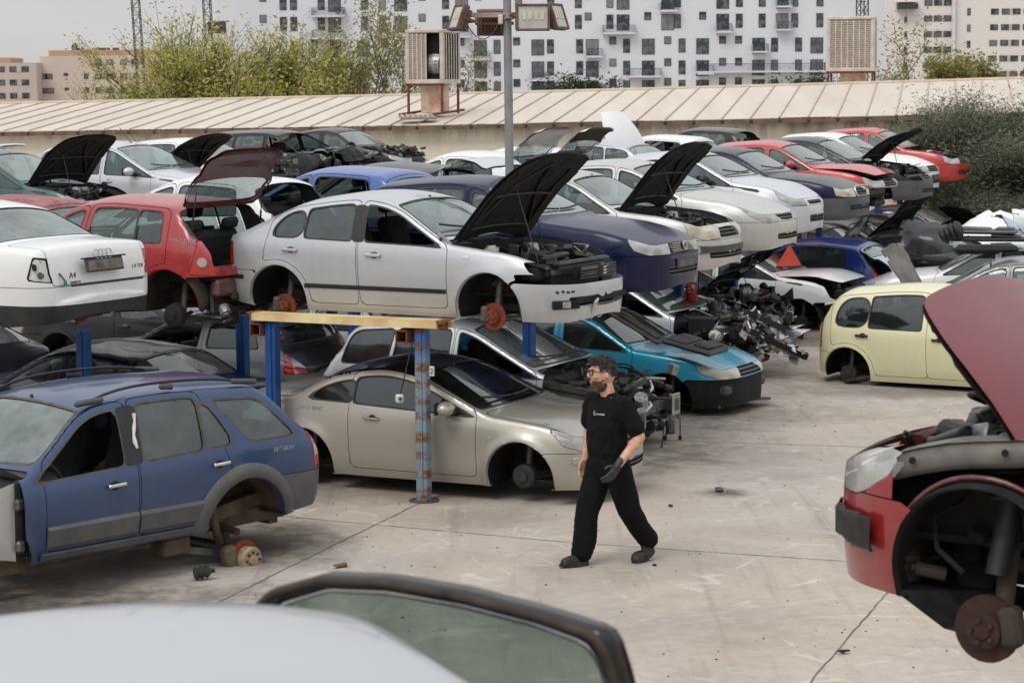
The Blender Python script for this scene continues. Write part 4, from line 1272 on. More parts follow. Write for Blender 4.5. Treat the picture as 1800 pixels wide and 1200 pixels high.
# ------------------------------------------------------------------ ground
def mat_concrete():
    m, nt, out = newmat('concrete_yard')
    tc = N(nt, "ShaderNodeTexCoord"); P = tc.outputs['Object']
    big = noise(nt, .16, 5, .6, vec=P)
    patch = noise(nt, .42, 8, .72, vec=P, dist=.8)
    mid = noise(nt, .9, 7, .68, vec=P, dist=.4)
    fine = noise(nt, 9, 6, .7, vec=P)
    grit = noise(nt, 70, 3, .7, vec=P)
    c = ramp(nt, mid, [(.25, srgb(130, 124, 117)), (.5, srgb(167, 162, 156)), (.75, srgb(187, 182, 177))])
    warm = ramp(nt, big, [(.34, srgb(174, 168, 161)), (.56, srgb(192, 172, 150))])
    c = mixc(nt, .55, c, warm)
    c = mixc(nt, ramp(nt, patch, [(.52, g1(0)), (.68, g1(.38))]), c, srgb(112, 105, 98))
    tm = N(nt, "ShaderNodeMapping"); tm.inputs["Scale"].default_value = (5, .22, 1); tm.inputs["Rotation"].default_value = (0, 0, R(24)); nt.links.new(P, tm.inputs[0])
    tyre = noise(nt, 1., 5, .7, vec=tm.outputs[0], dist=.3)
    c = mixc(nt, ramp(nt, tyre, [(.54, g1(0)), (.72, g1(.36))]), c, srgb(104, 98, 92))
    c = mixc(nt, ramp(nt, fine, [(.45, g1(0)), (.8, g1(.35))]), c, srgb(122, 112, 102))
    c = mixc(nt, ramp(nt, grit, [(.55, g1(0)), (.85, g1(.5))]), c, srgb(120, 110, 100))
    sc1 = noise(nt, .55, 3, .5, vec=P, dist=1.4)               # pale curved scuffs left by dragged shells
    sc2 = noise(nt, 2.2, 4, .6, vec=P)
    rid = ramp(nt, sc1, [(.485, g1(0)), (.497, g1(.55)), (.503, g1(.55)), (.515, g1(0))])
    c = mixc(nt, mixc(nt, 1., rid, ramp(nt, sc2, [(.46, g1(0)), (.6, g1(1))]), 'MULTIPLY'), c, srgb(206, 201, 194))
    # oil stains and wet patches where cars were drained, plus shade painted under racks
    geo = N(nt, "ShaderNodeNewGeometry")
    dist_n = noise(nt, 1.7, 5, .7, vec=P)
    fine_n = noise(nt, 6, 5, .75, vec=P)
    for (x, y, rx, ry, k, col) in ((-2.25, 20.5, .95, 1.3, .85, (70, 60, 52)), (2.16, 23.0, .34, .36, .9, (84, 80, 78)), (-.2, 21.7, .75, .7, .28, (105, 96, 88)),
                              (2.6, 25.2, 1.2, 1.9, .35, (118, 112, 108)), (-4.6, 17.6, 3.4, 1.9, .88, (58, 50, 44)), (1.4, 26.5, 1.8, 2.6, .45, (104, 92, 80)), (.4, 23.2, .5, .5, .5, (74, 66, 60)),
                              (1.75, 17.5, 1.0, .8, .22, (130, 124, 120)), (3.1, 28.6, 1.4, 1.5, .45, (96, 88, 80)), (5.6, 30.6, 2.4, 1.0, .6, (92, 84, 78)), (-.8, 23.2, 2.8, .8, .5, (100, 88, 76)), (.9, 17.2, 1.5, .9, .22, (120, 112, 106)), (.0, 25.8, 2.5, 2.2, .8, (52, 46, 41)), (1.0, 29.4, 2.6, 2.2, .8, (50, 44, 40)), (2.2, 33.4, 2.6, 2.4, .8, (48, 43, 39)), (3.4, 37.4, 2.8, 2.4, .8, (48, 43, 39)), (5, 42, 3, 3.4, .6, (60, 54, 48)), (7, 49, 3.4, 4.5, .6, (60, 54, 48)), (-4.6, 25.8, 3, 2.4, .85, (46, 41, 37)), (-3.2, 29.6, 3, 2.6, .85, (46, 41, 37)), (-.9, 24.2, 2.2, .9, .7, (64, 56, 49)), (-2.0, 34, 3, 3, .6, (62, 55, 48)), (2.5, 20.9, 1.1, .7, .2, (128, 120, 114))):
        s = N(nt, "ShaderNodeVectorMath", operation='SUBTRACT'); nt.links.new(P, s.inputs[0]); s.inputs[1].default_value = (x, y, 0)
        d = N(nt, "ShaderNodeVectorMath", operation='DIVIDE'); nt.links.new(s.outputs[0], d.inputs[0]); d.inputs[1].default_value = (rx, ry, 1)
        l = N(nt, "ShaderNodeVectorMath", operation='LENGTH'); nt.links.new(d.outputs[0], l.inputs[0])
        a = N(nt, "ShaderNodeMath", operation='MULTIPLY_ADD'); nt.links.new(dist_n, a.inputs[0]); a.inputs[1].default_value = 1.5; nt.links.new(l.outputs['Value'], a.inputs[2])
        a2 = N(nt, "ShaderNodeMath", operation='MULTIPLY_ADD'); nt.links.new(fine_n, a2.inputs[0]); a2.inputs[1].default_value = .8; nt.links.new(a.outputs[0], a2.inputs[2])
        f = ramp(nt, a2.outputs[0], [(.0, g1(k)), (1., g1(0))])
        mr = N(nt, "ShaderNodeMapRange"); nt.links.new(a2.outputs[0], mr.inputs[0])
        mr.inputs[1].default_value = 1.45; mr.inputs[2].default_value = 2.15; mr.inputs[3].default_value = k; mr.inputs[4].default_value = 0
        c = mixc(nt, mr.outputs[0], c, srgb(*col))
    rg = ramp(nt, mid, [(.3, g1(.75)), (.7, g1(.92))])
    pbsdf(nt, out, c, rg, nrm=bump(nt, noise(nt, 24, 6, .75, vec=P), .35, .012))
    return m

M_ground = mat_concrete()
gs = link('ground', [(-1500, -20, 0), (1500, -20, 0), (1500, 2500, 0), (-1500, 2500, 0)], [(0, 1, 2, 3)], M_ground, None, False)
tag(gs, kind='structure')

M_joint = simple('slab_joint', (.20, .18, .16, 1), (.10, .09, .08, 1), 1.2, .95)
def strip(b, pts, w, z, m=0, jit=0., seed=0):
    rng = random.Random(seed)
    P = np.asarray(pts, float); L = np.concatenate([[0], np.cumsum(np.hypot(*np.diff(P, axis=0).T))])
    n = max(3, int(L[-1] / .12)); u = np.linspace(0, L[-1], n)
    Q = np.stack([np.interp(u, L, P[:, 0]), np.interp(u, L, P[:, 1])], 1)
    T = np.gradient(Q, axis=0); T /= np.linalg.norm(T, axis=1)[:, None]
    Nn = np.stack([-T[:, 1], T[:, 0]], 1)
    V = []
    for i in range(n):
        ww = w * (.6 + .8 * rng.random()) / 2; o = (rng.random() - .5) * jit
        a, c = Q[i] + Nn[i] * (ww + o), Q[i] - Nn[i] * (ww - o)
        V += [(a[0], a[1], z), (c[0], c[1], z)]
    b.add(V, [(2 * i, 2 * i + 1, 2 * i + 3, 2 * i + 2) for i in range(n - 1)], m)
b = MB()
for pts in ([(-2.6, 17.6), (-.9, 22.66), (.6, 25.6), (3.5, 34)], [(1.6, 14.1), (2.11, 15.66), (3.11, 18.46), (5.8, 26.5), (8.5, 34)], [(-6.5, 23.6), (-2.41, 21.96), (.51, 20.5), (2.8, 19.61), (8, 17.6)],
            [(.6, 27.0), (1.47, 26.57), (5.77, 25.39), (12, 23.5)], [(-4, 16.6), (.5, 15.2), (5, 13.4)]):
    strip(b, pts, .012, .004, 0, .012, 3)
o = b.build('ground_joints', [M_joint], None); tag(o, kind='structure')
# small loose pieces on the concrete
b = MB(); rng = random.Random(11)
for k in range(420):
    x, y = rng.uniform(-2.8, 6), rng.uniform(15, 31); s = rng.uniform(.004, .013) * (1 if rng.random() < .95 else 1.8)
    b.box((x, y, s * .3), (s, s * rng.uniform(.5, 1.4), s * .7), rotm(rng.uniform(-.2, .2), rng.uniform(-.2, .2), rng.uniform(0, 3)), 0, rng.choice([0, 0, 1]))
tag(b.build('gravel_debris', [M_black, M_mud], None), kind='stuff')
def scrap(loc, size, mat, label, rz):
    b = MB(); rng = random.Random(int(rz * 100))
    n = 9; V = []
    for i in range(n):
        a = i * 2 * math.pi / n; r = rng.uniform(.6, 1.1)
        V.append((size[0] * r * math.cos(a), size[1] * r * math.sin(a), rng.uniform(.006, .02)))
    V += [(x * .92, y * .92, z + .012) for x, y, z in V]
    b.add(V, [list(range(n))[::-1], list(range(n, 2 * n))] + [(i, (i + 1) % n, n + (i + 1) % n, n + i) for i in range(n)])
    o = b.build('scrap_piece', [mat], None); o.location = loc; o.rotation_euler[2] = rz; tag(o, label, 'debris')
scrap((2.42, 16.33, .002), (.055, .03), M_black, 'black torn plastic scrap lying beside the slab joint near the red car', .3)
scrap((2.12, 23.1, .002), (.12, .06), M_trim, 'dark flattened trim scrap lying on the oil spot in mid yard', 1.2)
scrap((1.56, 22.2, .002), (.04, .02), M_black, 'small black scrap on the concrete right of the walking man', 2.1)
scrap((-1.5, 19.5, .002), (.09, .05), M_mud, 'brown cardboard scrap on the concrete behind the blue estate wheel hub', .8)
b = MB()                                                     # ribbed driveshaft boot
pr = []
for i in range(7): pr += [(.042 + .016 * (i % 2), i * .022)]
b.lathe([(0, 0)] + pr + [(.02, .15), (.02, .18), (0, .18)], (0, 0, 0), (1, .3, .12), 18, 0)
o = b.build('shaft_boot', [M_rubber, M_rust], None); o.location = (-2.72, 19.0, .06); tag(o, 'ribbed black driveshaft boot lying on the ground by the blue estate car', 'car part')

# ------------------------------------------------------------------ hangar behind the yard
def mat_roof():
    m, nt, out = newmat('roof_sheet')
    tc = N(nt, "ShaderNodeTexCoord"); P = tc.outputs['Object']
    mp = N(nt, "ShaderNodeMapping"); mp.inputs["Scale"].default_value = (1.4, .12, .3); nt.links.new(P, mp.inputs[0])
    n1 = noise(nt, 1.0, 6, .6, vec=mp.outputs[0]); n2 = noise(nt, .25, 4, .6, vec=P)
    c = ramp(nt, n1, [(.3, srgb(196, 183, 168)), (.7, srgb(212, 201, 188))])
    c = mixc(nt, ramp(nt, n2, [(.35, g1(0)), (.7, g1(.45))]), c, srgb(192, 176, 160))
    pbsdf(nt, out, c, .6)
    return m
def mat_stucco():
    m, nt, out = newmat('stained_wall')
    tc = N(nt, "ShaderNodeTexCoord"); P = tc.outputs['Object']
    mp = N(nt, "ShaderNodeMapping"); mp.inputs["Scale"].default_value = (1.6, 1.6, .28); nt.links.new(P, mp.inputs[0])
    n1 = noise(nt, 1.2, 7, .7, vec=mp.outputs[0]); n2 = noise(nt, .6, 6, .7, vec=P)
    sep = N(nt, "ShaderNodeSeparateXYZ"); nt.links.new(P, sep.inputs[0])
    c = ramp(nt, n2, [(.3, srgb(218, 207, 188)), (.7, srgb(232, 224, 208))])
    hi = N(nt, "ShaderNodeMapRange"); nt.links.new(sep.outputs[2], hi.inputs[0])
    hi.inputs[1].default_value = 2.55; hi.inputs[2].default_value = 3.3; hi.inputs[3].default_value = .0; hi.inputs[4].default_value = 1.0
    st = ramp(nt, n1, [(.42, g1(0)), (.62, g1(1))])                 # algae runs below the gutter
    c = mixc(nt, mixc(nt, 1., st, hi.outputs[0], 'MULTIPLY'), c, srgb(92, 82, 70))
    c = mixc(nt, ramp(nt, n1, [(.58, g1(0)), (.8, g1(.4))]), c, srgb(168, 154, 134))
    pbsdf(nt, out, c, .9)
    return m
M_roof, M_stucco = mat_roof(), mat_stucco()
M_gut = simple('roof_gutter', srgb(122, 100, 84), srgb(84, 68, 58), 3, .7)
hang = empty('warehouse', (0, 62, 0), 0, 'long low warehouse with beige sheet roof and stained cream wall behind the cars', 'warehouse')
HX0, HX1 = -24., 24.
ey = lambda x: -.22 * x
ez = lambda x: 3.16 + .0145 * x + .00022 * x * x
rz_ = lambda x: ez(x) + .82 + .0035 * x
xs = np.arange(HX0, HX1 + .01, .74)
b = MB()
V = []
for x in xs:
    dx = 8 * .2
    V += [(x, ey(x) - .25, ez(x)), (x + dx, ey(x) + 8, rz_(x)), (x + dx, ey(x) + 8.25, rz_(x) - .03), (x + dx + 1.6, ey(x) + 16, ez(x))]
b.add(V, [(4 * i + k, 4 * i + 4 + k, 4 * i + 5 + k, 4 * i + 1 + k) for i in range(len(xs) - 1) for k in range(3)], 0)
for i, x in enumerate(xs):                                   # standing seams
    p, q = np.array(V[4 * i]) + [0, -.03, .02], np.array(V[4 * i + 1]) + [0, 0, .02]
    b.bar(p, q, .03, .022, 1)
b.build('roof', [M_roof, simple('roof_seam', srgb(186, 168, 150), srgb(170, 150, 132), 2, .6)], hang)
b = MB()
for i in range(len(xs) - 1):
    b.bar((xs[i], ey(xs[i]) - .32, ez(xs[i]) - .08), (xs[i + 1], ey(xs[i + 1]) - .32, ez(xs[i + 1]) - .08), .14, .11, 0)
    b.box((xs[i], ey(xs[i]) - .35, ez(xs[i]) - .07), (.09, .14, .10), None, .02, 1)
b.build('gutter', [M_gut, simple('gutter_clip', srgb(74, 58, 48), srgb(52, 42, 36), 5, .7)], hang)
b = MB(); Vw = []
for x in xs: Vw += [(x, ey(x), 0), (x, ey(x), ez(x) - .02)]
b.add(Vw, [(2 * i, 2 * i + 2, 2 * i + 3, 2 * i + 1) for i in range(len(xs) - 1)], 0)
b.build('wall', [M_stucco], hang)
b = MB()
for i in range(len(xs) - 1):
    b.bar((xs[i] + 1.6, ey(xs[i]) + 8.1, rz_(xs[i]) + .03), (xs[i + 1] + 1.6, ey(xs[i + 1]) + 8.1, rz_(xs[i + 1]) + .03), .36, .06, 0)
b.build('ridge_cap', [simple('ridge_flashing', srgb(222, 208, 192), srgb(205, 190, 172), 2, .55)], hang)

M_cool = simple('cooler_sheet', srgb(205, 196, 186), srgb(180, 168, 156), 3, .6)
M_pad = simple('cooler_pad', srgb(150, 138, 126), srgb(118, 106, 96), 14, .9, 0, .4)
M_rusty = simple('rusty_steel', srgb(128, 74, 48), srgb(92, 54, 40), 6, .85, .1, .2)
def cooler(loc, rz, w, h, label, missing):
    r = empty('roof_cooler', loc, rz, label, 'air cooler')
    z0 = .62
    b = MB()
    b.box((0, 0, z0 + .06), (w, w, .12), None, .015); b.box((0, 0, z0 + h - .05), (w, w, .10), None, .02)
    for sx in (-1, 1):
        for sy in (-1, 1): b.box((sx * (w / 2 - .05), sy * (w / 2 - .05), z0 + h / 2), (.1, .1, h - .2), None, .01)
    b.build('casing', [M_cool], r)
    for k, (nx_, ny_) in enumerate(((0, -1), (1, 0), (-1, 0), (0, 1))):
        b = MB(); t = np.array([-ny_, nx_, 0]); nn = np.array([nx_, ny_, 0])
        span = (-.5, .5)
        if k == 0 and missing: span = (-.5, .06)
        x0, x1 = span[0] * (w - .2), span[1] * (w - .2)
        c = nn * (w / 2 - .04) + t * (x0 + x1) / 2 + [0, 0, z0 + h / 2]
        rot = np.stack([t, -nn, np.array([0, 0, 1.])], 1)
        b.box(c, (abs(x1 - x0), .03, h - .24), rot, 0, 1)
        n = int(round(abs(x1 - x0) / .2)) + 1
        for i in range(n + 1):
            b.box(nn * (w / 2 - .015) + t * (x0 + (x1 - x0) * i / n) + [0, 0, z0 + h / 2], (.035, .03, h - .22), rot, 0, 0)
        for i in range(22):
            b.box(nn * (w / 2 - .03) + t * (x0 + x1) / 2 + [0, 0, z0 + .18 + (h - .34) * i / 21], (abs(x1 - x0), .02, .018), rot, 0, 0)
        b.build('louvre_panel', [M_cool, M_pad], r)
    if missing:
        b = MB(); b.lathe([(0, -.18), (.34, -.18), (.36, 0), (.34, .18), (0, .18)], (.22, -.15, z0 + .55), (1, 0, 0), 22, 0)
        b.box((.2, -.12, z0 + .62), (.5, .3, .75), None, .06, 1); b.build('fan_housing', [M_alu, M_cool], r)
        b = MB(); b.box((.1, .05, z0 + h / 2), (w * .8, w * .72, h * .84), m=0); b.build('inner_box', [M_liner], r)
    b = MB()
    for sx in (-1, 1):
        for sy in (-1, 1): b.box((sx * (w / 2 - .06), sy * (w / 2 - .06), .22), (.06, .06, .86), None, .005)
        b.bar((sx * (w / 2 - .06), -w / 2 - .5, -.22), (sx * (w / 2 - .06), w / 2 + .3, -.12), .07, .06)
    b.bar((-w / 2, -w / 2 + .06, z0 - .03), (w / 2, -w / 2 + .06, z0 - .03), .06, .06)
    b.build('stand', [M_rusty], r)
    b = MB(); b.box((.05, 0, .2), (w * .52, w * .52, .8), None, .02); b.build('duct', [simple('duct_sheet', srgb(214, 198, 182), srgb(170, 120, 88), 2.2, .7)], r)
    return r
cooler((-2.15, 64.2, 3.62), R(-24), 1.16, 1.5, 'rusty air cooler on the warehouse roof with one side panel missing', True)
cooler((10.5, 70.4, 3.90), R(-12), 1.45, 1.66, 'complete beige air cooler with louvred sides on the right end of the warehouse roof', False)
b = MB(); b.box((0, 0, .03), (1.0, .7, .05), None, .01, 0)
for i in range(7): b.box((-.42 + i * .14, 0, .07), (.03, .66, .03), None, 0, 1)
o = b.build('loose_louvre_panel', [M_pad, M_cool], None); o.location = (-2.55, 62.9, 3.30); o.rotation_euler = (R(6), 0, R(8)); tag(o, 'loose louvre panel lying flat on the roof below the broken cooler', 'panel')

# ------------------------------------------------------------------ far buildings
M_wb = simple('white_render', srgb(208, 211, 218), srgb(215, 217, 222), .05, .9)
M_wb2 = simple('white_balcony', srgb(214, 215, 219), srgb(200, 201, 206), .3, .9)
def mat_farwin():
    m, nt, out = newmat('far_window_glass')
    oi = N(nt, "ShaderNodeObjectInfo"); tc = N(nt, "ShaderNodeTexCoord")
    a = ramp(nt, oi.outputs['Random'], [(0, (.02, .026, .034, 1)), (.55, (.05, .058, .07, 1)), (.8, (.10, .11, .125, 1)), (.95, (.22, .22, .22, 1))])
    w = noise(nt, .9, 2, .5, vec=tc.outputs['Object'])
    c = mixc(nt, ramp(nt, w, [(.5, g1(0)), (.56, g1(.6))]), a, (.16, .17, .185, 1))     # curtains and reflections
    pbsdf(nt, out, c, .2)
    return m
M_win = mat_farwin()
M_wfr = simple('far_window_frame', (.045, .047, .052, 1), (.03, .032, .036, 1), .5, .6)
M_rail = glass_mat('balcony_glass', (.5, .54, .58, 1), .4, (.3, .32, .35, 1))
SF = 315 / 4000.
wbld = empty('apartment_block', (0, 315, 0), R(1.2), 'long white apartment block with scattered dark windows and small balconies', 'building')
def wx(u): return (u - 900) * SF
def wz(v): return 4.15 + (148 - v) * SF
b = MB(); x0, x1 = wx(392), wx(1556)
b.box(((x0 + x1) / 2, 8, 14), (x1 - x0, 16, 34)); b.build('wall', [M_wb], wbld)
def unit(w, h):
    b = MB()
    b.box((0, -.02, 0), (w, .10, h), None, 0, 1); 
    k = 2 if w > 1.3 else 1
    for i in range(k):
        ww = (w - .14 - .06 * (k - 1)) / k
        b.box((-w / 2 + .07 + ww / 2 + i * (ww + .06), -.08, 0), (ww, .03, h - .14), None, 0, 0)
    return b
protos = {}
wcount = 0; stuff = MB()
def window(u, v, kind, parent=None):
    global wcount
    w, h = {'n': (.95, 1.9), 's': (.95, 1.05), 'w': (1.75, 2.15), 'v': (1.0, .65)}[kind]
    p = (wx(u), 0, wz(v) - (0 if kind != 's' else -.3) - h / 2 + 1.0)
    if wcount < 98:
        if kind not in protos:
            o = unit(w, h).build('window', [M_win, M_wfr], wbld); protos[kind] = o
        else:
            o = protos[kind].copy(); COL.objects.link(o); o.parent = wbld
        o.location = p
    else:
        t = unit(w, h)
        stuff.add(np.concatenate(t.V) + np.array(p), [], 0)
        base = stuff.n - sum(len(q) for q in t.V)
        for f, m in zip(t.F, t.M): stuff.F.append([i + base for i in f]); stuff.M.append(m); stuff.S.append(False)
    wcount += 1
def balcony(u0, u1, v):
    xa, xb = wx(u0), wx(u1); z = wz(v)
    b = MB(); b.box(((xa + xb) / 2, -.65, z), (xb - xa, 1.3, .24), None, 0, 0)
    for i in range(int((xb - xa) / .16)):
        b.box((xa + .08 + i * .16, -1.27, z + .6), (.035, .035, 1.0), None, 0, 1)
    b.box(((xa + xb) / 2, -1.27, z + 1.1), (xb - xa, .05, .06), None, 0, 1)
    for xx in (xa, xb):
        b.box((xx, -.65, z + .62), (.03, 1.25, 1.0), None, 0, 2)
    b.build('balcony', [M_wb2, M_wfr, M_rail], wbld)
Arow = [(472, 's'), (507, 'n'), (525, 'n'), (573, 'n'), (596, 'w'), (648, 'n'), (679, 'n'), (711, 'w'), (748, 's'), (789, 'n'), (817, 'w'), (846, 's'), (916, 'n'), (972, 'n'), (1020, 'n'), (1037, 's'), (1075, 'n'), (1098, 'w'), (1141, 's'), (1176, 'w'), (1193, 'n'),
        (1237, 's'), (1272, 'w'), (1301, 'n'), (1341, 'n'), (1376, 'w'), (1398, 'n'), (1442, 'n')]
Brow = [(525, 'n'), (560, 's'), (596, 'w'), (645, 'w'), (682, 's'), (748, 's'), (815, 's'), (849, 'w'), (878, 'n'), (912, 's'), (949, 'w'), (971, 'n'), (1022, 'n'), (1044, 'w'), (1080, 's'), (1104, 'n'), (1142, 'w'), (1176, 's'), (1201, 'n'), (1237, 'w'), (1272, 's'), (1300, 's'),
        (1335, 'w'), (1363, 'n'), (1405, 'n'), (1437, 'w')]
order = [(80, Brow), (38, Arow), (118, Brow), (2, Arow), (152, Brow)]
for v, row in order:
    for u, k in row:
        window(u, v, k)
for u0, u1, v in ((557, 612, 25), (1062, 1118, 58), (1260, 1287, 57), (1365, 1392, 54), (1033, 1061, 98), (836, 864, 101), (1106, 1164, 133), (938, 965, 138), (1323, 1350, 92), (806, 832, 62), (1162, 1192, 20), (1365, 1392, 14), (557, 612, 63), (1227, 1255, 129), (600, 614, 24), (1225, 1450, 126)):
    balcony(u0, u1, v)
so = stuff.build('window_rows', [M_win, M_wfr], wbld); so["kind"] = "stuff"

M_pk = simple('pinkish_render', srgb(180, 162, 154), srgb(192, 176, 168), .08, .9)
M_tan = simple('tan_render', srgb(196, 178, 168), srgb(206, 190, 180), .08, .9)
M_ochre = simple('ochre_parapet', srgb(186, 150, 124), srgb(172, 136, 112), .1, .9)
M_shut = simple('roller_shutter', srgb(186, 180, 176), srgb(168, 160, 156), .3, .8)
def far_block(name, label, Y, u0, u1, vtop, mat, rows, par=None, setback=None):
    s = Y / 4000.; fx = lambda u: (u - 900) * s; fz = lambda v: 4.15 + (148 - v + (u0 - 900) * -.008) * s
    r = empty(name, (0, Y, 0), 0, label, 'building')
    b = MB(); xa, xb = fx(u0), fx(u1); zt = fz(vtop)
    b.box(((xa + xb) / 2, 7, zt / 2 - 2), (xb - xa, 14, zt + 4)); b.build('wall', [mat], r)
    if par:
        b = MB()
        for (pa, pb, pv, pm) in par:
            b.box(((fx(pa) + fx(pb)) / 2, 6, (fz(pv) + zt) / 2), (fx(pb) - fx(pa), 11, fz(pv) - zt), None, 0, pm)
        b.build('roof_parapet', [M_ochre, M_wb2], r)
    for (u, v, w, h, shut) in rows:
        b = MB(); b.box((fx(u), -.03, fz(v)), (w, .12, h), None, 0, 1); b.box((fx(u), -.10, fz(v)), (w - .14, .03, h - .14), None, 0, 0)
        if shut: b.box((fx(u) + (w * .5 + .55), -.04, fz(v)), (1.1, .1, h), None, 0, 2)
        b.build('window', [M_win, M_wfr, M_shut], r)
    return r, fx, fz
rows = [(12 + 21 * (i % 3), 119 + 23 * (i // 3), 1.35, 1.0, i % 3 == 1) for i in range(9)]
far_block('pink_apartment_house', 'low pinkish apartment house at the far left edge behind the warehouse', 420, -40, 74, 108, M_pk, rows, [(-40, 28, 99, 0)])
rows = [(86, 131, 1.4, 1.0, 0), (95, 131, 1.4, 1.0, 0), (125, 128, .8, .5, 0), (86, 156, 1.4, 1.0, 0), (97, 156, 1.4, 1.0, 0), (126, 153, .8, .5, 0), (160, 131, .8, 1.0, 0), (161, 155, .8, 1.0, 0), (86, 178, 1.4, 1, 0), (127, 178, .8, .5, 0)] + \
       [(182 + 20 * i + (i // 2) * 4, 107 + 24.5 * j, 1.3, 1.0, i % 2 == 0) for j in range(4) for i in range(4)]
tb, fx, fz = far_block('tan_apartment_house', 'tan apartment house with ochre parapet and roof terrace left of the crane', 425, 80, 330, 96, M_tan, rows, [(95, 330, 86, 0)])
for u in (144, 152, 172, 178, 184, 190, 197, 207, 213):
    b = MB(); b.tube([(fx(u), 2, fz(88)), (fx(u), 2, fz(82))], .35, 6); b.build('chimney', [M_steel], tb)
b = MB(); b.lathe([(0, 0), (.5, .15), (.75, .4)], (fx(141), 1.5, fz(81)), (-.5, -1, .4), 14); b.tube([(fx(142), 1.5, fz(86)), (fx(142), 1.5, fz(79))], .08, 5); b.tube([(fx(146), 2, fz(86)), (fx(146), 2, fz(66))], .05, 5)
b.build('satellite_dish', [M_steel], tb)
M_bg = simple('beige_render', srgb(216, 209, 204), srgb(222, 216, 210), .05, .9)
rows = []
for j in range(5):
    v = 2 + 27 * j
    for i in range(3): rows.append((1629 + 17 * i, v + 2, 1.35, 1.0, i < 2))
    for i in range(5): rows.append((1745 + 19 * i - j, v + 18, 1.35, 1.0, i % 2))
    if j < 4: rows.append((1590, 33 + 26 * j, .5, .9, 0)); rows.append((1700, 20 + 28 * j, .6, 1.2, 0))
bb_, fx, fz = far_block('beige_tower_block', 'beige tower block with rows of shuttered windows at the right edge', 400, 1572, 1900, -40, M_bg, rows)
b = MB(); b.box(((fx(1574) + fx(1608)) / 2, -1, fz(10)), (3.4, 2.2, .9), None, 0, 0); b.box(((fx(1574) + fx(1608)) / 2, -1, fz(2)), (3.5, 2.3, .25), None, 0, 1)
b.build('balcony', [M_wfr, M_bg], bb_)
b = MB(); b.box((fx(1672), 3, fz(60)), (.5, 8, 30), None, 0, 0); b.build('corner_strip', [M_wb2], bb_)

# ------------------------------------------------------------------ tower cranes (masts only, as much as stands in view)
M_crane = simple('crane_steel', (.05, .05, .052, 1), (.08, .075, .07, 1), .6, .7)
def crane(x, y, w, z0, z1, label, lean=0.):
    b = MB()
    n = int((z1 - z0) / w)
    for sx in (-1, 1):
        for sy in (-1, 1): b.bar((sx * w / 2, sy * w / 2, 0), (sx * w / 2, sy * w / 2, z1 - z0), w * .11)
    for i in range(n + 1):
        z = i * w
        for sy in (-1, 1):
            b.bar((-w / 2, sy * w / 2, z), (w / 2, sy * w / 2, z), w * .06); b.bar((sy * w / 2, -w / 2, z), (sy * w / 2, w / 2, z), w * .06)
            if i < n:
                s = 1 if i % 2 else -1
                b.bar((-s * w / 2, sy * w / 2, z), (s * w / 2, sy * w / 2, z + w), w * .06); b.bar((sy * w / 2, -s * w / 2, z), (sy * w / 2, s * w / 2, z + w), w * .06)
    r = empty('tower_crane', (x, y, z0), R(20), label, 'crane', rx=0, ry=lean)
    b.build('mast', [M_crane], r)
    return r
crane(-33.6, 210, .68, 0, 34, 'thin dark lattice crane mast rising left of the yellow trees', R(-2.6))
c2 = crane(-39.6, 305, .95, 0, 40, 'dark lattice crane mast at the left edge of the white apartment block', R(-2.))
b = MB(); b.box((1.2, 0, 12.2), (2.2, 1.5, 1.6), None, .1); b.build('cab', [M_crane], c2)
crane(47.0, 306, 1.15, 0, 40, 'dark lattice crane mast in front of the right end of the white block')

# ------------------------------------------------------------------ trees and shrubs
def leaf_mat(name, cols, rough=.6):
    m, nt, out = newmat(name)
    g = N(nt, "ShaderNodeNewGeometry"); tc = N(nt, "ShaderNodeTexCoord")
    c = ramp(nt, g.outputs['Random Per Island'], [(i / (len(cols) - 1), x) for i, x in enumerate(cols)])
    n = noise(nt, 1.1, 3, .6, vec=tc.outputs['Object'])
    c = mixc(nt, ramp(nt, n, [(.35, g1(0)), (.7, g1(.55))]), c, cols[-1])
    p = pbsdf(nt, None, c, rough, spec=.3)
    t = N(nt, "ShaderNodeBsdfTranslucent"); nt.links.new(c, t.inputs[0])
    mx = N(nt, "ShaderNodeMixShader"); mx.inputs[0].default_value = .35
    nt.links.new(p.outputs[0], mx.inputs[1]); nt.links.new(t.outputs[0], mx.inputs[2]); nt.links.new(mx.outputs[0], out.inputs[0])
    return m
M_bark = simple('grey_bark', (.13, .10, .08, 1), (.07, .055, .045, 1), 3, .9)
LM_yel = leaf_mat('yellow_green_leaves', [(.24, .30, .06, 1), (.44, .44, .11, 1), (.64, .49, .13, 1), (.38, .40, .10, 1)])
LM_grn = leaf_mat('dark_green_leaves', [(.02, .045, .018, 1), (.04, .075, .025, 1), (.03, .055, .02, 1)])
LM_oliv = leaf_mat('olive_leaves', [(.10, .125, .075, 1), (.19, .21, .135, 1), (.30, .31, .22, 1), (.13, .155, .10, 1)])
LM_mid = leaf_mat('sparse_green_leaves', [(.13, .19, .04, 1), (.26, .28, .07, 1), (.32, .24, .09, 1)])

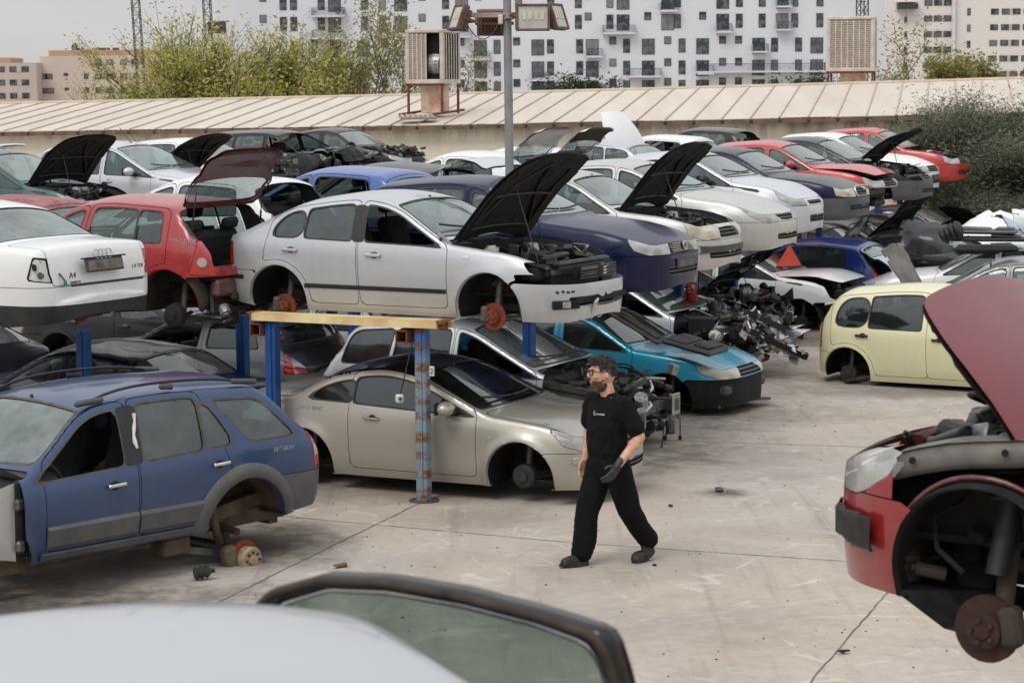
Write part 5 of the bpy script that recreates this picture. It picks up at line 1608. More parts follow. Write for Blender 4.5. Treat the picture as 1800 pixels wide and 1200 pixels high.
def branches(rng, h, spread, levels=3, r0=.1, fork=4):
    """returns list of (points, radii) and tips"""
    segs = []; tips = []
    def grow(p, d, L, r, lv):
        pts = [p]; n = 5
        for i in range(n):
            d = d + np.array([rng.gauss(0, .13), rng.gauss(0, .13), rng.gauss(.04, .06)]); d /= np.linalg.norm(d)
            p = p + d * L / n; pts.append(p)
        segs.append((np.array(pts), np.linspace(r, r * .55, n + 1)))
        if lv == 0:
            tips.extend(pts[2:]); return
        if lv == 1: tips.extend(pts[3:])
        for k in range(fork):
            a = rng.uniform(0, 6.28); t = rng.uniform(.45, 1.)
            o = np.array([math.cos(a), math.sin(a), rng.uniform(.15, .9)]) * spread
            nd = d + o; nd /= np.linalg.norm(nd)
            grow(pts[int(t * n)], nd, L * rng.uniform(.55, .8), r * .5, lv - 1)
    grow(np.zeros(3), np.array([rng.gauss(0, .05), rng.gauss(0, .05), 1.]), h * .42, r0, levels)
    return segs, tips

def leaves_mesh(rng, tips, n, size, spread, aspect=2.2, droop=0., pinnate=False):
    T = np.array(tips); r = np.random.RandomState(rng.randint(0, 99999))
    idx = r.randint(0, len(T), n)
    P = T[idx] + r.normal(size=(n, 3)) * spread
    a = r.uniform(0, 2 * np.pi, n); e = r.normal(0, .5, n) - droop
    d = np.stack([np.cos(a) * np.cos(e), np.sin(a) * np.cos(e), np.sin(e)], 1)
    up = r.normal(size=(n, 3)) * .5 + [0, 0, 1.]
    s = np.cross(d, up); s /= np.linalg.norm(s, axis=1)[:, None]
    nn = np.cross(s, d)
    L = size * r.uniform(.6, 1.35, n)[:, None]; w = L / aspect / 2
    V = np.stack([P, P + d * L * .5 + s * w + nn * L * .06, P + d * L, P + d * L * .5 - s * w + nn * L * .06], 1).reshape(-1, 3)
    F = np.arange(4 * n).reshape(-1, 4)
    return V, F

def make_tree(seed, h, spread, nleaf, lsize, lm, lspread=.16, levels=3, fork=4, r0=.1, aspect=2.2, stems=1, name='tree', bark=None):
    rng = random.Random(seed); r = empty(name)
    b = MB(); tips = []
    for s in range(stems):
        sg, tp = branches(rng, h, spread, levels, r0, fork)
        off = np.array([rng.gauss(0, .35), rng.gauss(0, .35), 0]) if stems > 1 else np.zeros(3)
        lean = np.array([rng.gauss(0, .25), rng.gauss(0, .25), 0]) if stems > 1 else np.zeros(3)
        f = lambda P: P + off + lean * P[..., 2:3]
        for p, rr in sg: b.tube(f(p), rr, 6 if rr[0] > .02 else 4, 0, False)
        tips += [f(np.array(t)) for t in tp]
    b.build('trunk', [bark or M_bark], r)
    V, F = leaves_mesh(rng, tips, nleaf, lsize, lspread, aspect)
    link('crown', V, F, lm, r, False)
    return r
def put(o, loc, rz, sc, label, group=None, cat='tree'):
    o.location = loc; o.rotation_euler[2] = rz; o.scale = (sc, sc, sc) if np.isscalar(sc) else sc
    tag(o, label, cat, group)
ty = [make_tree(s, 7.4, .74, 2500, .17, LM_yel, .15, 3, 5, .08, 2.0, 2) for s in (1, 2, 3)]
tr = random.Random(8)
spots = [(290, 92, .95), (315, 90, 1.03), (345, 94, 1.06), (390, 90, 1.08), (430, 93, 1.02), (470, 91, .95), (510, 95, .98), (550, 91, 1.04), (592, 94, .97), (268, 97, .82), (372, 101, 1.05), (410, 98, 1.0), (490, 99, .95)]
GT = 'yellowing trees behind the warehouse'
for i, (u, Y, sc) in enumerate(spots):
    o = ty[i] if i < 3 else copy_tree(ty[i % 3])
    put(o, ((u - 900) * Y / 4000., Y, -.3), tr.uniform(0, 6.28), (sc * 1.0, sc * 1.0, sc * 1.1), 'yellow-green leafy tree in the row between the crane and the broken roof cooler', GT)
ts = make_tree(21, 7.6, .75, 1700, .16, LM_mid, .28, 3, 4, .08)
put(ts, (-5.9, 92, -.3), .4, (1, 1, 1.3), 'thin half bare tree with reddish leaves left of the broken roof cooler')
o = copy_tree(ts); put(o, (-4.95, 96, -.3), 2.2, (1, 1, 1.3), 'slender half bare tree just behind the left side of the broken roof cooler')
o = copy_tree(ts); put(o, (-1.45, 93, -.3), 4., (.9, .9, 1.0), 'small loose green tree between the broken cooler and the lamp pole')
o = copy_tree(ts); put(o, (16.3, 95, -.3), 1., (1, 1, 1.15), 'sparse yellowing tree behind the right cooler at the gap between the buildings')
td = make_tree(31, 6.6, 1.1, 9000, .13, LM_grn, .22, 3, 5, .1)
put(td, (3.2, 96, -.4), 0, (1.25, 1.1, 1.02), 'rounded dark green tree showing above the roof right of the lamp pole')
o = copy_tree(td); put(o, (5.0, 99, -.4), 2, (.9, .9, .9), 'small dark green tree top between the lamp pole and the right cooler')
o = copy_tree(td); put(o, (12.4, 97, -.4), 3, (1.2, 1.1, 1.0), 'wide dark green tree top just left of the right cooler')
o = copy_tree(td); put(o, (1.6, 98, -.4), 4.4, (.8, .8, .84), 'low dark green tree top directly behind the lamp pole')
tg = make_tree(41, 7.4, .9, 7200, .2, LM_mid, .2, 3, 4, .1)
put(tg, (18.6, 92, -.3), 0, .98, 'bright green tree above the roof in front of the beige tower block')
o = copy_tree(tg); put(o, (20.7, 93, -.3), 2., .95, 'yellowish green tree at the right edge above the warehouse roof')
sh = [make_tree(s, 5.2, .85, 21000, .12, LM_oliv, .20, 3, 6, .05, 4., 3, 'olive_shrub') for s in (51, 52)]
for i, (x, y, sc, lb) in enumerate(((11.6, 58.5, (1.12, 1.0, .95), 'tall grey-green shrub behind the last red car by the warehouse wall'), (13.4, 57.3, (1.2, 1.1, .92), 'dense grey-green shrub in the right corner of the yard'),
                                    (12.4, 56.4, (1.1, 1.1, .72), 'lower grey-green shrub in front of the taller ones by the red car'), (15.2, 58, (1.2, 1.2, 1.0), 'grey-green shrub at the far right edge of the yard'),
                                    (14.4, 55.2, (1.2, 1.2, .7), 'spreading grey-green shrub above the white open bonnet'), (10.9, 60., (1.0, 1.0, .82), 'grey-green shrub against the stained wall'), (11.6, 54.6, (1.0, 1.0, .42), 'low grey-green shrub in front of the last red car'), (13.2, 53.6, (1.1, 1.0, .44), 'low spreading shrub behind the pale blue tailgate'), (15.0, 52.6, (1.1, 1.0, .5), 'low grey-green shrub at the right edge behind the white bonnet'))):
    o = sh[i] if i < 2 else copy_tree(sh[i % 2]); put(o, (x, y, -.2), i * 1.3, sc, lb, None, 'shrub')

# ------------------------------------------------------------------ lamp pole with floodlights
M_galv = simple('galvanised_steel', srgb(150, 152, 152), srgb(126, 128, 130), 3, .5, .3)
pole = empty('lamp_pole', (-.025, 28.4, 0), 0, 'grey steel pole carrying floodlights in the middle of the yard', 'lamp pole')
b = MB(); b.tube([(0, 0, 0), (.012, 0, 3.0), (-.004, 0, 5.6)], [.064, .056, .05], 18); b.lathe([(0, 0), (.16, 0), (.16, .02), (.07, .02)], (0, 0, 0), n=18)
b.build('pole', [M_galv], pole)
b = MB(); b.bar((-.52, .05, 5.03), (.52, .05, 5.03), .05, .06); b.bar((0, -.35, 5.0), (0, .5, 5.0), .05, .05)
for z in (4.98, 5.04): b.lathe([(.056, -.012), (.064, -.012), (.064, .012), (.056, .012)], (0, 0, z), n=16)
b.build('cross_arm', [simple('arm_paint', srgb(180, 160, 146), srgb(140, 110, 92), 4, .7)], pole)
b = MB(); b.box((-.085, -.05, 4.97), (.06, .06, .12), None, .01); b.build('junction_box', [M_white], pole)
b = MB(); t = np.linspace(0, 1, 14)
b.tube([(-.08 - .45 * x, -.06, 4.98 - .45 * 4 * x * (1 - x) * .55) for x in t], .006, 5); b.tube([(-.07, -.07, 4.9 - .02 * math.sin(3 * x) - .09 * x) for x in t], .006, 5)
b.build('cable', [M_trim], pole)
M_fl = simple('floodlight_body', srgb(112, 86, 74), srgb(84, 64, 56), 8, .6)
M_flg = simple('floodlight_glass', srgb(196, 196, 190), srgb(170, 170, 166), 5, .2)
def flood(loc, rz, tilt, label):
    r = empty('floodlight', loc, rz, label, 'floodlight', None, rx=tilt)
    b = MB(); b.box((0, .03, 0), (.42, .06, .33), None, .02, 0)
    for sx in (-1, 1): b.box((sx * .195, -.01, 0), (.03, .05, .33), None, .008, 0)
    for sz in (-1, 1): b.box((0, -.01, sz * .15), (.36, .05, .03), None, .008, 0)
    for i in range(9): b.box((-.16 + i * .04, .08, 0), (.008, .06, .24), None, 0, 0)
    b.build('housing', [M_fl], r)
    b = MB(); b.box((0, -.008, 0), (.36, .02, .27), None, 0, 0)
    g = b.build('lamp_glass', [M_flg], r)
    b = MB()
    for i in range(4): b.box((-.11 + i * .075, -.022, .02), (.05, .006, .10), None, .002, 0)
    b.build('reflector_cell', [simple('led_cell', srgb(212, 206, 176), srgb(190, 184, 160), 8, .4)], g)
    b = MB(); b.bar((-.23, .02, 0), (-.23, .16, .0), .02, .03); b.bar((.23, .02, 0), (.23, .16, 0), .02, .03); b.bar((-.23, .16, 0), (.23, .16, 0), .03, .02)
    b.build('bracket', [M_rusty], r)
flood((.285, 28.1, 4.985), R(6), R(0), 'floodlight facing the camera just right of the lamp pole')
flood((.60, 28.4, 5.0), R(68), R(-18), 'tilted floodlight at the right end of the cross arm')
flood((-.64, 28.4, 5.0), R(-72), R(-20), 'tilted floodlight at the left end of the cross arm')
flood((-.20, 28.9, 4.95), R(186), R(-8), 'floodlight seen from behind just left of the lamp pole')
# ------------------------------------------------------------------ racks
M_blue = simple('blue_rack_paint', srgb(24, 78, 150), srgb(20, 60, 118), 4, .5)
def mat_rackold():
    m, nt, out = newmat('rusted_blue_paint')
    tc = N(nt, "ShaderNodeTexCoord"); P = tc.outputs['Object']
    n = noise(nt, 9, 7, .75, vec=P); n2 = noise(nt, 3, 4, .6, vec=P)
    sep = N(nt, "ShaderNodeSeparateXYZ"); nt.links.new(P, sep.inputs[0])
    c = ramp(nt, n2, [(.3, srgb(104, 134, 150)), (.7, srgb(136, 150, 150))])
    up = N(nt, "ShaderNodeMapRange"); nt.links.new(sep.outputs[2], up.inputs[0]); up.inputs[1].default_value = 1.35; up.inputs[2].default_value = 1.6
    c = mixc(nt, up.outputs[0], c, srgb(40, 100, 168))
    w = N(nt, "ShaderNodeTexWave"); w.inputs["Scale"].default_value = 1.7; w.inputs["Distortion"].default_value = 5; w.inputs["Detail"].default_value = 3; w.bands_direction = 'Z'; nt.links.new(P, w.inputs[0])
    f = mixc(nt, 1., ramp(nt, n, [(.42, g1(0)), (.54, g1(1))]), ramp(nt, w.outputs['Fac'], [(.3, g1(.12)), (.7, g1(1.))]), 'MULTIPLY')
    c = mixc(nt, f, c, srgb(112, 70, 42))
    pbsdf(nt, out, c, .6); return m
M_rackold = mat_rackold()
M_beam = simple('yellow_beam_paint', srgb(236, 219, 166), srgb(206, 176, 122), 3.2, .6)
M_beamr = simple('beam_rust', srgb(120, 62, 36), srgb(160, 104, 64), 9, .85)
def post(loc, rz, label, mat=None, h=1.66, gusset=False, group='blue rack posts'):
    r = empty('rack_post', (loc[0], loc[1], 0), rz, label, 'post', group)
    b = MB(); b.box((0, 0, h / 2), (.122, .122, h), None, .012)
    b.bar((.02, -.066, .1), (.02, -.066, h), .024, .014)
    if gusset:
        b.add([(-.07, 0, .0), (-.32, 0, .0), (-.07, 0, .85), (-.07, .02, .0), (-.32, .02, 0), (-.07, .02, .85)], [(0, 1, 2), (5, 4, 3), (0, 3, 4, 1), (1, 4, 5, 2), (2, 5, 3, 0)])
    b.build('column', [mat or M_blue], r)
    b = MB(); b.lathe([(0, .0), (.155, .0), (.155, .014), (0, .014)], n=20, m=0)
    for k in range(4): b.lathe([(0, .014), (.016, .014), (.016, .035), (0, .035)], (.12 * math.cos(k * 1.57 + .78), .12 * math.sin(k * 1.57 + .78), 0), n=6)
    b.build('foot_plate', [M_steel], r)
    return r
CA = R(-27)
ux, uy = math.cos(CA), math.sin(CA)
def at(p, f, l): return (p[0] + ux * f - uy * l, p[1] + uy * f + ux * l)
PB = [(-.9, 22.66), (.2, 26.16), (1.35, 29.82), (2.46, 33.33), (3.63, 37.07), (4.93, 41.18), (6.07, 44.81), (7.24, 48.56), (8.43, 52.32), (9.54, 55.85)]
lb = ['rust spotted light blue rack post with round foot plate behind the walking man']
post(PB[0], CA, 'rusty pale blue rack post with a round foot plate holding the yellow beam', M_rackold, 1.76, group=None)
names = ['silver wreck with the cut away front', 'turquoise car', 'car with the crumpled engine', 'dark wreck with raised bonnet', 'white off-road nose', 'blue hatchback with raised tailgate', 'brown car roof', 'dark green car', 'shrubs at the row end']
for k, p in enumerate(PB[1:]):
    post(p, CA, 'blue rack post standing beside the ' + names[k])
for k, p in enumerate(PB):
    q = at(p, -1.78 if k == 0 else -2.35, 0)
    if k == 0: post(q, CA, 'blue rack post with a welded gusset behind the dark blue estate car', None, 1.75, True, None)
    else: post(q, CA, 'rear blue rack post in the gap between the two stacked rows', group='rear rack posts')
# the empty front bay with its yellow beam
r = empty('rack_beam', (*at(PB[0], -.86, 0), 1.765), CA, 'yellow channel beam with rusty ends spanning the empty rack bay', 'beam')
b = MB()
b.box((0, -.02, .07), (2.24, .20, .018), None, 0, 0); b.box((0, -.115, .04), (2.2, .012, .078), None, 0, 0); b.box((0, .075, .035), (2.2, .012, .09), None, 0, 0)
b.box((0, .125, .055), (2.30, .05, .02), None, 0, 0); b.box((0, .13, .02), (2.30, .012, .06), None, 0, 0)
for sx in (-1, 1):
    b.box((sx * 1.06, -.02, .012), (.12, .12, .024), None, 0, 1)
    for yy in (-.115, .075): b.box((sx * 1.102, yy, .035), (.02, .022, .10), None, .003, 1)
    b.box((sx * 1.12, -.02, .08), (.06, .23, .012), None, .002, 1)
b.build('channel', [M_beam, M_beamr], r)
for k in range(1, 10):                                       # beams along each bay, mostly hidden by the cars
    o = empty('rack_beam', (*at(PB[k], -1.17, 0), 1.70), CA, 'blue beam on the posts between the stacked cars', 'beam', 'blue beams between the stacked cars')
    b = MB(); b.box((0, 0, .04), (2.5, .12, .12), None, .01); b.build('girder', [M_blue], o)
for f in (-.02, -1.76):
    o = empty('rack_stub', (*at(PB[0], f - .15, .02), 1.67), CA, 'open rusty box section stub under the yellow beam ' + ('by the rusty post' if f > -1 else 'by the gusset post'), 'beam stub')
    b = MB()
    for s in (-1, 1): b.box((s * .06, 0, 0), (.012, .3, .13)); b.box((0, 0, s * .06), (.12, .3, .012))
    b.build('tube', [M_rusty], o)
# left double row
def at2(p, f, l): return at(p, f, l)
for k, (x, y, lb_) in enumerate(((-4.47, 23.6, 'under the white saloon'), (-3.12, 26.2, 'under the red hatchback'), (-2.4, 30.2, 'behind the silver saloon'), (-7.6, 24.6, 'by the dark blue saloon'))):
    post((x, y), CA, 'blue rack post standing ' + lb_, group='left row rack posts')
# ------------------------------------------------------------------ paints
P_sil = paint('silver', (.50, .515, .535, 1), .45, .34, .22)
P_sil2 = paint('warm_silver', (.52, .51, .49, 1), .4, .36, .28)
P_sil3 = paint('cool_silver', (.58, .60, .63, 1), .35, .32, .2)
P_grey = paint('graphite', (.16, .165, .175, 1), .4, .35, .3)
P_wht = paint('white', (.77, .77, .76, 1), 0, .35, .12)
P_wht2 = paint('clean_white', (.78, .785, .78, 1), 0, .3, .1)
P_blu = paint('slate_blue', (.016, .044, .125, 1), .1, .3, .08, .6, (.22, .24, .27, 1))
P_nav = paint('navy', (.004, .006, .040, 1), .0, .25, .03, .2, (.2, .18, .16, 1), .22)
P_navf = paint('faded_navy', (.008, .010, .046, 1), .0, .3, .12, .25, (.2, .18, .16, 1), .22)
P_red = paint('red', (.34, .014, .018, 1), 0, .32, .16)
P_red2 = paint('bright_red', (.50, .018, .014, 1), 0, .3, .12)
P_redf = paint('faded_red', (.16, .012, .018, 1), 0, .42, .14, .3, (.26, .09, .09, 1))
P_pearl = paint('pearl', (.42, .435, .46, 1), .15, .3, .12)
P_redk = paint('dirty_red', (.09, .006, .008, 1), 0, .5, .25)
P_redd = paint('deep_red', (.26, .010, .012, 1), 0, .3, .08)
P_mar = paint('chalky_maroon', (.26, .045, .05, 1), 0, .7, .9, .05, (.42, .30, .29, 1))
P_cham = paint('champagne', (.41, .385, .33, 1), .45, .34, .24)
P_crm = paint('cream_yellow', (.70, .665, .41, 1), 0, .34, .14)
P_cyan = paint('turquoise', (.008, .30, .46, 1), .25, .3, .1)
P_blk = paint('black', (.006, .006, .007, 1), 0, .28, .1, .45, (.2, .18, .16, 1), .22)
P_dk = paint('charcoal', (.014, .015, .020, 1), .0, .3, .09, .4, (.2, .18, .16, 1), .22)
P_royal = paint('royal_blue', (.02, .09, .34, 1), .15, .32, .25)
P_royald = paint('deep_blue', (.008, .035, .20, 1), .1, .3, .1)
P_teal = paint('dark_teal', (.01, .09, .085, 1), .2, .35, .25)
P_tan = paint('dusty_tan', (.16, .12, .085, 1), .2, .5, .7)
P_lblue = paint('pale_blue', (.42, .56, .66, 1), .2, .35, .2)

def text3d(body, size, mat, parent, loc, rot, name='lettering', depth=.003, sx=1.):
    cu = bpy.data.curves.new(name, 'FONT'); cu.body = body; cu.size = size; cu.extrude = depth; cu.align_x = 'CENTER'
    t = bpy.data.objects.new('tmp', cu); COL.objects.link(t)
    dg = bpy.context.evaluated_depsgraph_get()
    me = bpy.data.meshes.new_from_object(t.evaluated_get(dg))
    bpy.data.objects.remove(t); me.materials.clear(); me.materials.append(mat)
    o = bpy.data.objects.new(name, me); COL.objects.link(o); o.parent = parent
    o.location = loc; o.rotation_euler = rot; o.scale = (sx, 1, 1)
    return o
M_chalkpen = simple('white_marker', (.42, .42, .41, 1), (.22, .22, .22, 1), 40, .9)
def side_text(B, root, s, size, x, z, side, mat=None, name='marker_writing', tilt=0.):
    y = B.y_at(x, z + size * .3)
    rz = 0 if side < 0 else math.pi
    return text3d(s, size, mat or M_chalkpen, root, (x, side * (y + .004), z), (R(90) - .0, tilt, rz) if side < 0 else (R(90), tilt, math.pi), name, .001)

def ring_badge(b, c, r, t, axis, m=0, n=22):
    b.lathe([(r - t, -.004), (r + t, -.004), (r + t, .006), (r - t, .006), (r - t, -.004)], c, axis, n, m)

# ------------------------------------------------------------------ row facing right, upper level
GB = 'cars stacked on the right hand rack'
def hook_seat(B, root, sp, pm):
    # torn open front: bumper hangs low, lamps gone, loose grille with badge
    b = MB()
    for sd in (-1, 1):
        b = MB(); b.box((B.XF - .46, sd * .58, .655), (.22, .34, .15), None, .03, 0); b.lathe([(0, 0), (.05, 0), (.06, -.05)], (B.XF - .33, sd * .55, .66), (1, 0, 0), 14, 1); b.build('lamp_recess', [M_liner, M_trim], root)
    b = MB()
    b = MB()
    for i in range(5): b.bar((B.XF - .06, -.40 + i * .004, .60 + i * .026), (B.XF - .03, -.06, .60 + i * .026), .012, .012, 0)
    for i in range(5): b.bar((B.XF - .03, .06, .60 + i * .026), (B.XF - .06, .38, .60 + i * .026), .012, .012, 0)
    b.box((B.XF - .12, 0, .66), (.04, .82, .14), None, .02, 1)
    b.build('grille', [M_trim, M_liner], root)
    b = MB(); b.box((B.XF - .02, 0, .655), (.05, .13, .15), None, .03, 0)
    for k in (-1, 0, 1): b.box((B.XF + .008, .0, .655 + k * .03), (.01, .07, .016), rotm(.12, 0, 0), .003, 1)
    b.build('badge', [M_black, M_chrome], root)
    def face(y, z, w, h, d=.02, m=0, b=None, off=.0, r=0.):
        xa, xb = B.x_at(y - .06, z), B.x_at(y + .06, z)
        b.box((B.x_at(y, z) + off - .008, y, z - .035), (d, w, h), rotm(r, 0, math.atan2(xa - xb, .12)), .006, m)
    b = MB(); rng = random.Random(3)                          # open strip of clips across the bumper
    for i in range(12): face(-.70 + i * .05, .515 + rng.uniform(-.006, .006), .036 * rng.uniform(.6, 1.3), .024, b=b, r=rng.uniform(-.2, .2))
    b.build('clip_slot', [M_black], root)
    b = MB(); face(-.62, .385, .30, .085, .03, 0, b); face(-.62, .385, .10, .07, .035, 1, b); face(-.50, .39, .05, .06, .04, 2, b); face(-.2, .42, .70, .05, .03, 0, b); face(.3, .42, .5, .05, .03, 0, b)
    b.build('fog_lamp', [M_liner, M_alu, M_trim], root)
    b = MB(); face(-.1, .345, .95, .07, .03, 0, b); face(-.1, .345, 1.0, .016, .05, 1, b); b.build('lower_grille', [M_liner, P_sil], root)
    b = MB(); b.box((B.XF + .0, -.22, .29), (.03, .14, .20), rotm(.2, .3, .3), .02, 0); b.build('loose_flap', [pm], root)
    b = MB(); b.box((B.XF - .25, 0, .735), (.10, 1.1, .05), None, .02, 0); b.build('slam_panel', [M_black], root)
    b = MB(); x = .68; z = .98; y = B.y_at(x, z); b.add([(x + .16, -y - .006, z - .05), (x - .04, -y - .002, z - .05), (x - .04, -y + .03, z + .085), ], [(0, 1, 2), (2, 1, 0)], 0)
    b.box((x + .02, -y - .012, z - .01), (.03, .012, .05), None, .006, 1); b.build('mirror_base', [pm, M_black], root)
    b = MB(); x, z = 1.02, .80; b.ball((x, -B.y_at(x, z) - .002, z), (.045, .008, .022), 12, 6, 0); b.build('indicator', [M_white], root)
build_car('stripped_car', S_leon, P_sil, (-.93, 23.75, 1.665), R(-29), 'silver hatchback with raised black bonnet and open front window on the rack', GB,
          dict(hood='open', hoodang=56, bpost=[(0, 1)], head=None, noglass={(-1, 0), (1, 0)}, fbdrop=(.02, -.035, -.03), cuts=[lambda V, B: smaxn([B.xfa + .30 - V[:, 0], np.abs(V[:, 2] - .615) - .038], .02)], vis=-1, mold=[(-.90, .79, .435, .43, .05, M_black, .014), (-2.02, -1.68, .50, .50, .05, M_black, .012)], fuel=(-1, -1.55, .80, .085),
               handles='body', tailmat=L_tail, hook=hook_seat, seed=4, droop=.09, hoodmat=P_sil, gside=G_side, rbump=True, wipers=True))
def hook_stilo(B, root, sp, pm):
    b = MB()
    for i in range(6): b.box((B.XF - .035 - .004 * i, 0, .635 + i * .018), (.04, .62, .008), None, 0, 0)
    ring_badge(b, (B.XF - .012, 0, .69), .045, .012, (1, 0, .1), 1); b.lathe([(0, .004), (.036, .004)], (B.XF - .01, 0, .69), (1, 0, .1), 16, 2)
    b.build('grille_bars', [M_chrome, M_chrome, M_navy_badge], root)
M_navy_badge = simple('badge_blue', (.02, .03, .12, 1), (.015, .02, .09, 1), 8, .3)
build_car('stripped_car', S_stilo, P_nav, (.02, 26.75, 1.66), R(-27), 'dark navy hatchback with chrome grille and dusty bonnet on the rack', GB,
          dict(vis=-1, wipers=True, plate_f=.50, hook=hook_stilo, hoodmat=P_navf, mirrors=(), handles='body', seed=6))
def hook_clio(B, root, sp, pm):
    b = MB(); n = 14; Vm = []
    for i in range(n + 1):
        y = -.66 + 1.32 * i / n; x = B.XF - .055 - .30 * (abs(y) / .82) ** 3.4
        Vm += [(x, y, .40), (x + .06, y, .42), (x + .06, y, .49), (x, y, .51)]
    b.add(Vm, [(4 * i + k, 4 * i + 4 + k, 4 * i + 5 + k, 4 * i + 1 + k) for i in range(n) for k in range(3)], 0); b.build('bumper_strip', [M_trim], root)
build_car('stripped_car', S_sedan, P_sil2, (.98, 29.6, 1.66), R(-27), 'pale silver saloon with raised black bonnet and grey bumper strip', GB,
          dict(hood='open', hoodang=57, vis=-1, seed=8, hook=hook_clio, head=L_yel, noglass=set(), droop=.05))
build_car('stripped_car', S_focus, P_sil2, (2.0, 33.0, 1.66), R(-27), 'silver hatchback with flared wheel arches and an orange bumper reflector', GB,
          dict(vis=-1, wipers=True, seed=9, hoodmat=P_sil2, mirrors=(),
               hook=lambda B, root, sp, pm: (lambda b: (b.box((B.XF - .22, -.60, .46), (.03, .13, .085), rotm(0, 0, -.45), .02, 0), b.build('bumper_reflector', [L_amber], root)))(MB())))
build_car('stripped_car', S_c2, P_sil3, (3.15, 36.4, 1.66), R(-27), 'small pale silver three door car with large slanted headlights', GB,
          dict(vis=-1, wipers=True, seed=10, mirrors=(-1,), mirmat=M_black))
def hook_skoda(B, root, sp, pm):
    b = MB(); P = [(-.27, .60), (.27, .60), (.30, .74), (.2, .765), (-.2, .765), (-.30, .74)]
    b.tube([(B.XF - .03 - .05 * (z - .6) * 6, y, z) for y, z in P + P[:1]], .016, 6, 0); b.build('grille_frame', [M_chrome], root)
build_car('stripped_car', S_octavia, P_nav, (4.1, 39.8, 1.66), R(-27), 'dark blue saloon with chrome framed grille and black front bumper', GB,
          dict(vis=-1, wipers=True, seed=11, hook=hook_skoda, fbmat=M_clad, head=L_yel, roofmat=P_blk, hoodmat=P_dk))
build_car('stripped_car', S_small, P_red2, (5.3, 43.2, 1.66), R(-27), 'red hatchback with sprung bonnet and no front bumper between dark cars', GB,
          dict(vis=-1, hood='ajar', hoodang=5, fbump=False, seed=12, mirrors=(-1,), wipers=True))
build_car('stripped_car', S_focus, P_dk, (6.4, 46.3, 1.66), R(-27), 'charcoal hatchback with raised bonnet and missing headlights at the right end', GB,
          dict(vis=-1, hood='open', hoodang=44, head=None, seed=13, bumpmat=M_clad))
build_car('stripped_car', S_small, P_wht, (7.35, 50.0, 1.66), R(-27), 'white hatchback parked between the charcoal and the last red car', GB, dict(vis=-1, wipers=True, seed=14, plate_f=.48))
build_car('stripped_car', S_small, P_red2, (9.0, 55.0, 1.66), R(-27), 'last red hatchback of the row next to the grey-green shrubs', GB, dict(vis=-1, hood='none', seed=15, aerial=True))

# ------------------------------------------------------------------ lower level, right hand row
def hook_megcc(B, root, sp, pm):
    side_text(B, root, '1412 BNC', .07, -1.15, .86, -1)
    b = MB(); x, z = .98, .70; y = B.y_at(x, z); b.add([(x - .08, -y - .005, z + .02), (x + .10, -y - .005, z + .012), (x - .06, -y - .005, z - .02)], [(0, 1, 2), (2, 1, 0)], 0); b.build('indicator', [M_white], root)
    b = MB(); b.box((B.XF - .17, -.66, .50), (.02, .30, .07), rotm(0, 0, -.55), .008, 0); b.build('bumper_insert', [pm], root)
build_car('coupe_cabriolet', S_megcc, P_cham, (-.68, 23.75, -.04), R(-26.5), 'champagne coupe cabriolet with black roof on the ground behind the rusty post', 'cars on the ground under the right hand rack',
          dict(vis=-1, mirrors=(-1,), handles='chrome', gside=G_dark, gws=glass_mat('clean_windscreen', (.16, .2, .2, 1), .1, (.1, .11, .11, 1)), wipers=True, hook=hook_megcc, roofmat=P_blk, droop=.0, seed=21, wheels=('drum', 'drum'), grear=G_dark))
M_bright = simple('bright_alloy', (.62, .63, .65, 1), (.38, .39, .4, 1), 16, .35, .8, .2)
def wreck_front(B, root, sp, seed, col, n=70, low=.25, y=.72):
    clutter(seed, (B.xfa - .55, -y, low), (B.XF - .12, y, .98), n, tubes=26, parent=root, name='wrecked_engine', mats=[M_engine, M_bright, M_alu, M_black, M_steel, M_white, M_redbit, M_yellowbit])
GL = 'cars on the ground under the right hand rack'
def hook_407(B, root, sp, pm):
    wreck_front(B, root, sp, 31, pm, 95)
    b = MB()
    for sd, zz in ((-1, .52), (1, .56)):
        b.bar((B.xfa - .3, sd * .5, zz), (B.XF - .12, sd * .5, zz), .12, .14, 1); b.box((B.XF - .10, sd * .5, zz), (.03, .22, .26), None, .02, 0); b.box((B.XF - .08, sd * .5, zz), (.012, .10, .14), None, .02, 1)
    b.bar((B.XF - .25, -.5, .54), (B.XF - .25, .5, .56), .08, .10, 2)
    b.build('crash_rail', [M_alu, M_trim, M_steel], root)
    b = MB(); Pts = [(B.XF - .3, .2, .86), (B.XF - .2, .05, .80), (B.XF - .25, -.02, .70), (B.XF - .15, -.1, .62), (B.XF - .2, -.15, .55)]; b.tube(Pts, .018, 8, 0); b.build('coolant_hose', [M_white], root)
    rng = random.Random(5)
    for k in range(9):
        b = MB(); p = np.array([B.XF - rng.uniform(.1, .5), rng.uniform(-.6, .6), rng.uniform(.3, .6)]); q = p + [rng.uniform(-.1, .1), rng.uniform(-.1, .1), -p[2] + rng.uniform(.08, .3)]
        b.tube([p, (p + q) / 2 + [.05, .03, .04], q], .007, 5, 0); b.box(q, (.04, .03, .06), None, .008, 0)
        b.build('dangling_cable', [M_black], root)
    for sd in (-1, 1):                                        # bare inner wings
        b = MB()
        b.add([(B.xfa - .5, sd * .74, .42), (B.xfa + .3, sd * .66, .45), (B.xfa + .25, sd * .66, .80), (B.xfa - .5, sd * .74, .90)], [(0, 1, 2, 3)], 0)
        b.bar((B.xfa - .5, sd * .72, .9), (B.xfa + .5, sd * .62, .76), .08, .06, 0)
        b.build('inner_wing', [M_steel], root)
